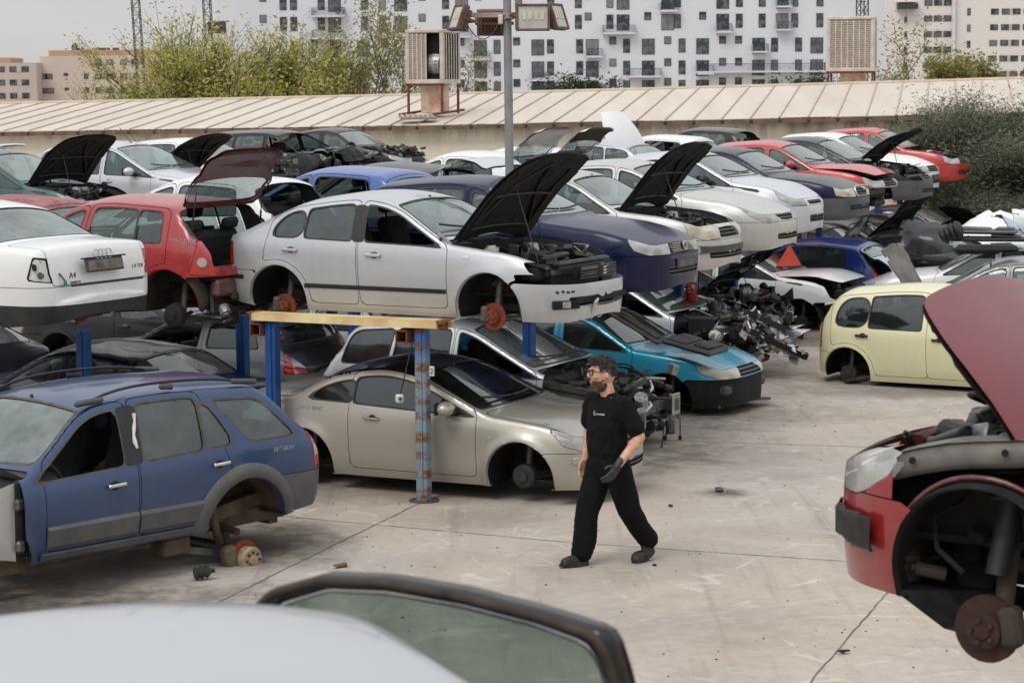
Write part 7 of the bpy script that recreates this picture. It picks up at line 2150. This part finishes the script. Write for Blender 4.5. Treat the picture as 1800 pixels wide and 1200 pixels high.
# foreground roof and its open door
def hook_fg(B, root, sp, pm):
    h = empty('door', (.62, -.72, 0), R(24)); h.parent = root
    L = 1.02; zb = .93
    oc = [(.34, zb), (.30, .98), (.16, 1.12), (-.04, 1.26), (-.24, 1.325), (-.46, 1.352), (-.70, 1.358), (-.92, 1.348), (-1.085, 1.332), (-1.105, 1.318), (-1.115, 1.24), (-1.125, zb)]
    ic = [(.24, zb), (.20, .98), (.08, 1.10), (-.10, 1.215), (-.27, 1.275), (-.46, 1.30), (-.70, 1.306), (-.90, 1.298), (-1.02, 1.278), (-1.055, 1.24), (-1.065, 1.16), (-1.075, zb)]
    def yy(z): return .10 * (z - zb) / .45 + .14 * max(0, z - zb) ** 2
    def ringd(C, n=8):
        P = np.array(C); L_ = np.concatenate([[0], np.cumsum(np.hypot(*np.diff(P, axis=0).T))]); u = np.linspace(0, L_[-1], 70)
        return np.stack([np.interp(u, L_, P[:, 0]), np.interp(u, L_, P[:, 1])], 1)
    O, I = ringd(oc), ringd(ic); I = O * .3 + I * .7; V = []
    for (ox, oz), (ix, iz) in zip(O, I):
        mx, mz = .62 * ox + .38 * ix, .62 * oz + .38 * iz
        V += [(ox, yy(oz) - .02, oz), (ox, yy(oz) + .015, oz), (mx, yy(mz) + .04, mz), (ix, yy(iz) + .03, iz), (ix, yy(iz) - .02, iz)]
    n = len(O)
    b = MB(); b.add(V, [(5 * i + k, 5 * i + 5 + k, 5 * i + 6 + k, 5 * i + 1 + k) for i in range(n - 1) for k in range(4)] + [(5 * i + 4, 5 * i + 9, 5 * i + 5, 5 * i) for i in range(n - 1)], 0, True)
    b.tube([(x, yy(z) + .035, z - .004) for x, z in O * .72 + I * .28], .012, 6, 1, True)
    b.build('frame', [simple('door_frame_black', (.006, .006, .006, 1), (.014, .012, .010, 1), 9, .22), simple('worn_seal', (.06, .04, .026, 1), (.014, .012, .01, 1), 11, .8)], h)
    b = MB(); b.tube([(x, yy(z) + .026, z) for x, z in I], .008, 6, 0); b.build('glass_run', [M_chrome], h)
    b = MB(); b.add([(x, yy(z) + .004, z) for x, z in I], [list(range(n))], 0); b.build('window', [glass_mat('green_door_glass', (.42, .52, .46, 1), .35, (.30, .36, .33, 1))], h)
    b = MB(); b.box((-.53, -.01, .62), (1.14, .09, .64), None, .03, 0); b.box((-.53, .05, .60), (1.0, .04, .5), None, .015, 1); b.build('door_panel', [pm, M_trim], h)
build_car('white_car', S_small, P_pearl, (-.95, 4.55, 1.715), R(113), 'blurred white car roof with an open black framed door in the foreground', None,
          dict(vis=0, nodoor={(-1, 0)}, noglass={(-1, 0)}, handles=None, seed=104, hook=hook_fg))

# ------------------------------------------------------------------ wrecks at the far right
GR = 'wrecks standing at the right of the yard'
build_car('stripped_car', S_wagon, P_grey, (7.75, 36.2, -.05), R(165), 'grey estate with loose cladding behind the small cream car', GR, dict(vis=1, seed=121, wheels=(None, None), mold=[(1.9, -2.0, .5, .5, .1, M_clad, .02)]))
build_car('stripped_car', S_wagon, P_wht2, (8.3, 39.6, -.05), R(165), 'white estate with black plastic parts piled on its roof', GR, dict(vis=1, seed=122, wheels=(None, None)))
build_car('stripped_car', S_small, P_lblue, (11.2, 50.5, -.05), R(160), 'pale blue hatchback with its tailgate standing open by the shrubs', GR, dict(vis=0, gate='open', gateang=40, seed=123, wheels=(None, None), rbump=False))
build_car('wrecked_car', S_mpv, P_wht2, (10.6, 46.2, -.05), R(195), 'white body shell with raised bonnet at the far right edge', GR, dict(vis=0, hood='open', hoodang=52, head=None, fbump=False, seed=124, wheels=(None, None), lining=False, hook=hook_wr(124)))
def pile(name, loc, rz, label, shapes, mats):
    r = empty(name, loc, rz, label, 'car part'); b = MB()
    for c, s, rt, bv, m in shapes: b.box(c, s, rotm(*rt), bv, m)
    b.build('shell', mats, r); return r
pile('plastic_cover', (8.15, 38.9, 1.62), R(-20), 'flat grey plastic tray lying on top of the parts pile on the white roof', [((0, 0, 0), (1.0, .5, .07), (0, 0, 0), .03, 0), ((-.2, 0, .05), (.5, .4, .04), (0, .03, 0), .02, 0), ((.3, .0, .05), (.3, .36, .05), (0, 0, 0), .02, 1)], [M_clad, M_trim])
pile('plastic_cover', (8.05, 38.85, 1.50), R(-12), 'black plastic panel under the grey tray on the white roof', [((.1, 0, 0), (1.25, .6, .06), (0, 0, 0), .02, 0), ((.4, .0, .05), (.5, .5, .04), (0, .05, 0), .02, 0)], [M_black])
r = empty('bellows_hose', (7.35, 38.7, 1.50), R(-30), 'black ribbed intake hose lying on the white car roof', 'car part', ry=R(-15))
b = MB(); pr = []
for i in range(9): pr += [(.12 + .03 * (i % 2), i * .045)]
b.lathe([(0, 0)] + pr + [(0, .40)], (0, 0, .05), (1, 0, .2), 16, 0); b.build('bellows', [M_black], r)
M_pclad = simple('pale_cladding', srgb(118, 114, 108), srgb(96, 92, 88), 5, .7)
def loose_panel(name, loc, rot, w, l, mat, label, seed, crush=.03, mat2=None):
    rg = np.random.RandomState(seed); n = 14; V = []
    for j in range(n + 1):
        for i in range(n + 1):
            u, v = i / n - .5, j / n - .5
            e = 1 - .18 * (2 * v) ** 4
            V.append((u * l, v * w * (1 - .25 * (u + .5) ** 2), .10 * (1 - 4 * v * v) * e - .12 * u * u))
    V = np.array(V); V += wob(V, 3.2, seed) * crush + wob(V, 9, seed + 1) * crush * .35
    k = n + 1; F = [(j * k + i, j * k + i + 1, (j + 1) * k + i + 1, (j + 1) * k + i) for j in range(n) for i in range(n)]
    edge = [(j, i) for j in range(n) for i in range(n) if (i in (0, n - 1) or j in (0, n - 1)) and rg.rand() < .22]
    F = [f for q, f in enumerate(F) if (q // n, q % n) not in edge]
    r = empty(name, loc, rot[2], label, 'car part', rx=rot[0], ry=rot[1]); b = MB()
    b.add(V, F, 0, True); b.add(V - [0, 0, .018], [f[::-1] for f in F], 1, True); b.build('sheet', [mat, mat2 or M_trim], r)
loose_panel('loose_cladding', (6.15, 35.4, 1.22), (R(20), R(58), R(-30)), .5, 1.0, M_pclad, 'bent pale grey cladding hanging over the grey estate corner', 5, .05)
loose_panel('loose_bonnet', (8.9, 42.6, 1.45), (R(10), R(-28), R(30)), 1.2, 1.0, P_wht2, 'white crumpled bonnet leaning on the wrecks behind the white estate', 6, .06)
loose_panel('loose_bumper', (9.9, 41.6, 1.55), (R(60), R(10), R(10)), .45, 1.5, P_wht2, 'torn white bumper standing up among the wrecks at the right', 7, .06)
loose_panel('loose_door', (7.6, 41.6, 1.35), (R(52), R(0), R(-24)), .8, 1.0, P_dk, 'dented charcoal door leaning between the wrecks left of the white estate', 8, .04)
loose_panel('loose_bonnet', (6.5, 43.6, 1.25), (R(8), R(-46), R(-14)), 1.2, 1.0, P_blk, 'black bent bonnet standing behind the deep blue hatchback', 9, .06)
loose_panel('loose_wing', (9.0, 40.9, 1.62), (R(30), R(20), R(50)), .5, .9, P_lblue, 'pale blue torn wing lying behind the parts pile', 10, .07)
loose_panel('loose_bumper', (5.9, 38.2, .42), (R(70), R(6), R(-10)), .42, 1.3, M_black, 'black torn bumper lying on the ground behind the cream car', 11, .06)
loose_panel('loose_bonnet', (10.9, 44.2, 1.75), (R(-12), R(-38), R(14)), 1.15, 1.0, P_wht2, 'white bonnet tilted upright at the right edge before the shrubs', 12, .05)
pile('seat_cushion', (7.4, 36.0, 1.53), R(-10), 'black cloth bundle lying on the grey estate roof', [((0, 0, 0), (.7, .4, .14), (0, 0, .1), .06, 0), ((.4, .1, .02), (.4, .4, .1), (.1, 0, .3), .05, 0)], [M_seat])
r = empty('plastic_cone', (4.75, 38.9, 1.05), 0, 'orange red folded plastic guard behind the white off-road car bonnet', 'car part')
b = MB(); b.add([(-.22, -.05, 0), (.22, -.02, .02), (.02, .02, .38), (-.2, .12, .0), (.2, .14, 0)], [(0, 1, 2), (1, 4, 2), (4, 3, 2), (3, 0, 2), (0, 3, 4, 1)]); b.build('shell', [simple('orange_plastic', (.6, .08, .03, 1), (.42, .05, .025, 1), 5, .5)], r)

# fire extinguisher hung on the rack
r = empty('fire_extinguisher', (2.64, 33.2, 1.0), R(-27), 'red fire extinguisher with white label hanging on a blue rack post', 'extinguisher')
b = MB(); b.lathe([(0, 0), (.085, .0), (.09, .02), (.09, .42), (.07, .49), (.03, .53), (.03, .56), (0, .56)], n=22, smooth=True); b.build('cylinder', [simple('extinguisher_red', (.45, .015, .012, 1), (.38, .012, .012, 1), 4, .3, coat=.6)], r)
b = MB(); b.box((0, 0, .58), (.07, .05, .04), None, .01); b.bar((0, 0, .60), (.0, -.14, .64), .02, .02); b.tube([(0, .03, .57), (.08, .03, .55), (.11, .0, .42), (.105, 0, .2), (.1, 0, .1)], .012, 8); b.build('valve', [M_black], r)
b = MB(); a = np.linspace(-2.3, -.7, 12)
V = []
for t in a: V += [(.0915 * math.cos(t), .0915 * math.sin(t), .14), (.0915 * math.cos(t), .0915 * math.sin(t), .34)]
b.add(V, [(2 * i, 2 * i + 2, 2 * i + 3, 2 * i + 1) for i in range(11)], 0)
lab, nt, out = newmat('extinguisher_label'); tcn = N(nt, "ShaderNodeTexCoord"); nn = noise(nt, 22, 3, .6, vec=tcn.outputs['Object'])
pbsdf(nt, out, ramp(nt, nn, [(.5, (.45, .02, .02, 1)), (.56, (.75, .74, .72, 1))]), .4)
b.build('label', [lab], r)

# small white box hanging in the empty bay
r = empty('hanging_socket', (-1.13, 22.55, 1.06), R(20), 'small white socket box hanging on a black cable beside the rusty post', 'socket')
b = MB(); b.box((0, 0, 0), (.075, .06, .085), None, .012, 0); b.lathe([(0, .0), (.018, 0), (.018, .012), (0, .012)], (.0, -.03, 0), (0, -1, 0), 12, 1); b.build('box', [M_white, M_trim], r)
b = MB(); b.tube([(.01, 0, .04), (.03, 0, .12), (.10, .02, .36), (.17, .03, .62)], .007, 6); b.build('cable', [M_black], r)
r = empty('marker_plate', (-.79, 22.60, 1.33), R(-27), 'small white number plate fixed to the rusty post', 'sign')
b = MB(); b.box((0, -.03, 0), (.055, .006, .10), None, .003, 0); pl = b.build('plate', [M_white], r)
text3d('2', .075, M_black, pl, (0, -.035, -.027), (R(90), 0, 0), 'lettering', .001)
# ------------------------------------------------------------------ the walking man
def skin_obj(b, name, mats, parent, voxel, smooth=4, wrinkle=None):
    """join the shapes in b into one continuous surface"""
    me = bpy.data.meshes.new('tmp'); V = np.concatenate(b.V)
    me.from_pydata(V.tolist(), [], b.F); me.update()
    o = bpy.data.objects.new('tmp', me); COL.objects.link(o)
    m = o.modifiers.new('r', 'REMESH'); m.mode = 'VOXEL'; m.voxel_size = voxel
    s = o.modifiers.new('s', 'SMOOTH'); s.factor = .5; s.iterations = smooth
    me2 = bpy.data.meshes.new_from_object(o.evaluated_get(bpy.context.evaluated_depsgraph_get()))
    P = np.array([v.co for v in me2.vertices]); F = [list(p.vertices) for p in me2.polygons]
    bpy.data.objects.remove(o); bpy.data.meshes.remove(me); bpy.data.meshes.remove(me2)
    if wrinkle: P = wrinkle(P)
    return link(name, P, F, mats, parent)
def limb(b, pts, rad, m=0):
    for p, r in zip(pts, rad): b.ball(p, r, 14, 10, m)
    for i in range(len(pts) - 1): b.tube([pts[i], pts[i + 1]], [rad[i], rad[i + 1]], 16, m)
def loft(b, rings, n=24):
    """rings: (centre, rx, ry) horizontal ellipses, closed at both ends"""
    V = []; a = np.linspace(0, 2 * np.pi, n, endpoint=False)
    for c, rx, ry in rings:
        e = 2.4; ca, sa = np.cos(a), np.sin(a)
        V.append(np.array(c) + np.stack([rx * np.sign(ca) * np.abs(ca) ** (2 / e), ry * np.sign(sa) * np.abs(sa) ** (2 / e), 0 * a], 1))
    k = len(rings)
    F = [(i * n + j, i * n + (j + 1) % n, (i + 1) * n + (j + 1) % n, (i + 1) * n + j) for i in range(k - 1) for j in range(n)]
    F += [list(range(n))[::-1], [(k - 1) * n + j for j in range(n)]]
    b.add(np.concatenate(V), F, 0, True)
M_skin = simple('skin', srgb(212, 166, 140), srgb(190, 138, 112), 22, .5, 0, .15)
M_hair = simple('black_hair', (.012, .009, .008, 1), (.022, .016, .013, 1), 60, .55)
M_beard = simple('beard', (.05, .032, .024, 1), (.10, .062, .045, 1), 90, .9)
M_shirt = simple('black_cotton', (.0055, .0055, .006, 1), (.010, .010, .011, 1), 34, .9, 0, .5)
M_trous = simple('black_workwear', (.0045, .0045, .005, 1), (.009, .009, .0095, 1), 30, .9, 0, .5)
for m_ in (M_shirt, M_trous):
    for n_ in m_.node_tree.nodes:
        if n_.type == 'BSDF_PRINCIPLED': n_.inputs['Specular IOR Level'].default_value = .15
M_shoe = simple('black_leather', (.012, .011, .011, 1), (.03, .027, .024, 1), 20, .6)
M_glove = simple('dark_glove', (.018, .021, .028, 1), (.03, .034, .042, 1), 26, .5)
man = empty('person', (.83, 19.55, 0), R(218), 'man in black clothes with glasses and dark glove walking across the yard', 'person')
LS, LE, LW = (-.005, .195, 1.425), (-.10, .300, 1.145), (.12, .265, .915)
RS, RE, RW = (.005, -.195, 1.425), (-.03, -.295, 1.16), (.03, -.275, .90)
HY = R(-24)
def turn(P):
    """the head looks to the man's right"""
    P = np.array(P, float); t = np.clip((P[:, 2] - 1.53) / .08, 0, 1) * HY
    x, y = P[:, 0].copy(), P[:, 1].copy()
    P[:, 0] = x * np.cos(t) - y * np.sin(t); P[:, 1] = x * np.sin(t) + y * np.cos(t)
    return P
HS = 1.14
def big(V):
    """head features are laid out small; grow them about the chin"""
    return (np.asarray(V) - [.045, 0, 1.585]) * HS + [.045, 0, 1.577]
b = MB()
hc = np.array([.045, 0, 1.685])
b.ball(hc, (.098, .077, .112), 20, 16); b.ball(hc + [.03, 0, -.07], (.072, .060, .072), 18, 14); b.ball(hc + [.068, 0, -.098], (.028, .032, .026), 12, 8)
b.ball(hc + [.088, 0, .018], (.022, .052, .016), 12, 8)                  # brow
b.tube([hc + [.096, 0, .010], hc + [.116, 0, -.026]], [.010, .0155], 8); b.ball(hc + [.112, 0, -.030], (.016, .017, .012), 10, 8)
b.ball(hc + [.091, 0, -.058], (.016, .026, .008), 10, 6); b.ball(hc + [.090, 0, -.070], (.015, .024, .008), 10, 6)
for s in (-1, 1):
    b.ball(hc + [.074, s * .043, -.028], (.03, .024, .026), 10, 8)         # cheeks
    b.ball(hc + [-.008, s * .078, -.012], (.020, .010, .034), 10, 8, 0, rotm(0, .2, 0))   # ears
b.V = [big(v) for v in b.V]
limb(b, [(.0, 0, 1.46), (.025, 0, 1.58)], [.068, .062])
loft(b, [((0, 0, .92), .10, .14), ((0, 0, 1.1), .10, .14), ((0, 0, 1.35), .11, .17), ((0, 0, 1.48), .07, .12)])
limb(b, [LS, LE, LW], [.062, .048, .034]); limb(b, [tuple(np.array(LE) * .72 + np.array(LW) * .28)], [.053])
limb(b, [RS, RE, RW], [.062, .048, .034]); limb(b, [tuple(np.array(RE) * .72 + np.array(RW) * .28)], [.053])
limb(b, [(0, -.09, .92), (.14, -.10, .50), (.22, -.10, .10)], [.08, .05, .04]); limb(b, [(0, .09, .92), (-.12, .10, .50), (-.38, .10, .14)], [.08, .05, .04])
# right hand, half hidden by the hip
h = np.array(RW)
b.box(h + [.03, 0, -.05], (.075, .032, .09), rotm(0, -.3, 0), .012)
for k, (dx, L) in enumerate(((-.028, .062), (-.009, .074), (.010, .07), (.028, .055))):
    q = h + [.045 + dx, 0, -.09]; limb(b, [q, q + [.012, .012, -L * .5], q + [.006, .028, -L]], [.0095, .009, .0075])
limb(b, [h + [.05, .0, -.02], h + [.082, .014, -.05], h + [.088, .026, -.082]], [.012, .0105, .009])
skin_obj(b, 'body', [M_skin], man, .0075, 3, turn)
# eyes
b = MB()
for s in (-1, 1):
    b.ball(hc + [.083, s * .032, .0], .0125, 10, 8, 0); b.ball(hc + [.0935, s * .033, .0], .0055, 8, 6, 1)
b.V = [turn(big(v)) for v in b.V]; b.build('eyes', [simple('eye_white', (.6, .58, .55, 1), (.55, .53, .5, 1), 4, .3), M_black], man)
b = MB()
for s in (-1, 1): b.tube([hc + [.098, s * .014, .021], hc + [.098, s * .035, .027], hc + [.085, s * .055, .020]], [.004, .006, .003], 6)
b.V = [turn(big(v)) for v in b.V]; b.build('eyebrows', [M_hair], man)
# hair: dense curls on the crown, short on the sides
b = MB(); rg = np.random.RandomState(4)
for i in range(1900):
    v = rg.normal(size=3); v /= np.linalg.norm(v)
    if v[2] < -.25 or (v[0] > .45 and v[2] < .48) or (v[2] < .15 and v[0] > -.05 + .3 * v[2]): continue
    top = np.clip((v[2] - .05) / .5, 0, 1)
    p = hc + v * np.array([.100, .080, .113]) * (1 + .03 + .14 * top * rg.uniform(.3, 1))
    b.ball(p, rg.uniform(.0055, .0095) * (.75 + .4 * top), 6, 4)
for i in range(170):                                                       # fringe rolls over the brow
    t = rg.uniform(-1, 1); b.ball(hc + [.088 + rg.uniform(-.02, .016), t * .06, .075 + rg.uniform(-.012, .045)], rg.uniform(.006, .010), 6, 4)
b.V = [turn(big(v)) for v in b.V]; b.build('hair', [M_hair], man)
b = MB()                                                                   # short full beard
for i in range(2600):
    v = rg.normal(size=3); v /= np.linalg.norm(v)
    p = hc + [.03, 0, -.07] + v * np.array([.0745, .0625, .0745])
    if p[2] > hc[2] - .062 + (.035 if p[0] < hc[0] + .03 else 0) or p[0] < hc[0] - .005: continue
    if p[0] > hc[0] + .080 and abs(p[1]) < .028 and p[2] > hc[2] - .082: continue
    b.ball(p + rg.normal(size=3) * .0015, .0042, 5, 4)
for i in range(50): b.ball(hc + [.101 - abs(i / 25 - 1) ** 2 * .02, (i / 25 - 1) * .03, -.050 - .014 * abs(i / 25 - 1)], .0055, 5, 4)
for i in range(90):
    a = rg.uniform(0, 6.28); b.ball(hc + [.078 + .024 * math.cos(a), .031 * math.sin(a), -.112 + rg.uniform(-.014, .016)], .007, 5, 4)
b.V = [turn(big(v)) for v in b.V]; b.build('beard', [M_beard], man)
b = MB()
for s in (-1, 1):
    a = np.linspace(0, 2 * np.pi, 25)
    sx = lambda t: np.sign(math.cos(t)) * abs(math.cos(t)) ** .7; sz = lambda t: np.sign(math.sin(t)) * abs(math.sin(t)) ** .7
    b.tube([hc + [.112 - .012 * abs(s * .036 + .027 * sx(t)) / .06, s * .036 + .027 * sx(t), .002 + .020 * sz(t)] for t in a], .0036, 6)
    b.tube([hc + [.100, s * .063, .010], hc + [.05, s * .080, .010], hc + [-.015, s * .083, .006]], .0034, 6)
b.tube([hc + [.113, -.010, .008], hc + [.116, 0, .011], hc + [.113, .010, .008]], .003, 6)
b.V = [turn(big(v)) for v in b.V]; b.build('glasses', [M_black], man)
def wr_shirt(P):
    d = wob(P * [1, 1, 2.4], 7., 5); e = wob(P * [1.2, 1.2, .7] + P[:, 2:3] * [.6, -.5, 0], 17., 12)
    return P + d * [.008, .008, .003] + e * [.005, .005, .002]
b = MB()
loft(b, [((-.005, 0, .885), .142, .190), ((0, 0, .95), .148, .194), ((.015, 0, 1.10), .152, .192), ((.015, 0, 1.25), .148, .198), ((.0, 0, 1.36), .134, .205), ((-.005, 0, 1.42), .115, .195), ((-.005, 0, 1.465), .088, .150), ((-.012, 0, 1.50), .070, .098), ((-.014, 0, 1.515), .064, .080)])
def along(a, c, t): return tuple(np.array(a) * (1 - t) + np.array(c) * t)
limb(b, [LS, along(LS, LE, .40), along(LS, LE, .72)], [.080, .082, .086]); limb(b, [RS, along(RS, RE, .40), along(RS, RE, .72)], [.080, .082, .086])
skin_obj(b, 'shirt', [M_shirt], man, .011, 4, wr_shirt)
def wr_tr(P):
    d = wob(P * [1.2, 1, 2.0], 6., 9); low = np.clip((.95 - P[:, 2:3]) / .7, .3, 1.2)
    e = wob(P * [.8, .8, 2.2], 13., 19)
    return P + d * [.013, .013, .004] * low + e * [.006, .006, .002] * low
b = MB()
loft(b, [((0, 0, .955), .135, .182), ((0, 0, .90), .15, .196), ((-.005, 0, .82), .142, .188), ((0, 0, .76), .11, .17)])
limb(b, [(.01, -.105, .86), (.075, -.112, .66), (.135, -.112, .49), (.175, -.105, .30), (.205, -.105, .125)], [.126, .118, .106, .102, .104])
limb(b, [(-.01, .105, .86), (-.07, .112, .66), (-.14, .112, .49), (-.26, .105, .31), (-.365, .10, .185)], [.126, .118, .106, .100, .094])
skin_obj(b, 'trousers', [M_trous], man, .011, 4, wr_tr)
for (c, ry, yaw) in (((.23, -.10, 0.0), -.08, -.12), ((-.375, .10, .045), .34, .15)):
    b = MB(); rt = rotm(0, ry, yaw); c = np.array(c)
    b.ball(c + rt @ np.array([.0, 0, .085]), (.055, .046, .07), 14, 10); b.ball(c + rt @ np.array([.10, 0, .05]), (.10, .048, .045), 16, 10); b.ball(c + rt @ np.array([.15, 0, .042]), (.062, .05, .036), 14, 10)
    b.box(c + rt @ np.array([.07, 0, .018]), (.27, .092, .034), rt, .015); b.ball(c + rt @ np.array([-.03, 0, .04]), (.04, .044, .042), 12, 8)
    sh = skin_obj(b, 'shoe', [M_shoe], man, .008, 3)
    b = MB(); n = 20; V = []
    for z in (-.004, .022):
        for i in range(n):
            a = 2 * math.pi * i / n; V.append(c + rt @ np.array([.075 + .152 * math.cos(a), (.05 - .006 * math.cos(a)) * math.sin(a), z]))
    b.add(V, [list(range(n))[::-1], list(range(n, 2 * n))] + [(i, (i + 1) % n, n + (i + 1) % n, n + i) for i in range(n)]); b.build('sole', [M_rubber], sh)
# gloved left hand: palm, four curled fingers, thumb
b = MB(); h = np.array(LW); dn = np.array([.60, -.10, -.79]); dn /= np.linalg.norm(dn); fw = np.array([.79, 0, .60]); out = np.array([0, 1., 0])
limb(b, [h + dn * -.05, h + dn * .0], [.037, .034])
b.box(h + dn * .055, (.088, .036, .10), np.stack([fw, out, -dn], 1), .014)
for k, (o_, L) in enumerate(((.034, .070), (.012, .082), (-.011, .076), (-.033, .060))):
    q = h + dn * .10 + fw * o_
    limb(b, [q, q + dn * L * .45 - out * .006 + fw * .004, q + dn * L * .80 - out * .026 + fw * .010, q + dn * L * .98 - out * .045 + fw * .012], [.0125, .0115, .0105, .009])
q = h + dn * .03 + fw * .042
limb(b, [q, q + fw * .034 + dn * .024 - out * .006, q + fw * .046 + dn * .058 - out * .016], [.0145, .013, .0105])
skin_obj(b, 'glove', [M_glove], man, .0055, 2)
# printed mark on the left of the chest
lg = text3d('motodesk', .026, M_white, man, (.157, .075, 1.335), (R(90), 0, R(90 + 10)), 'chest_logo', .001)
b = MB(); a = np.linspace(1.7, 4.9, 14); b.tube([(.1595, .012 + .016 * math.cos(t), 1.345 + .018 * math.sin(t)) for t in a], .003, 5); 
b.build('chest_emblem', [M_white], man)
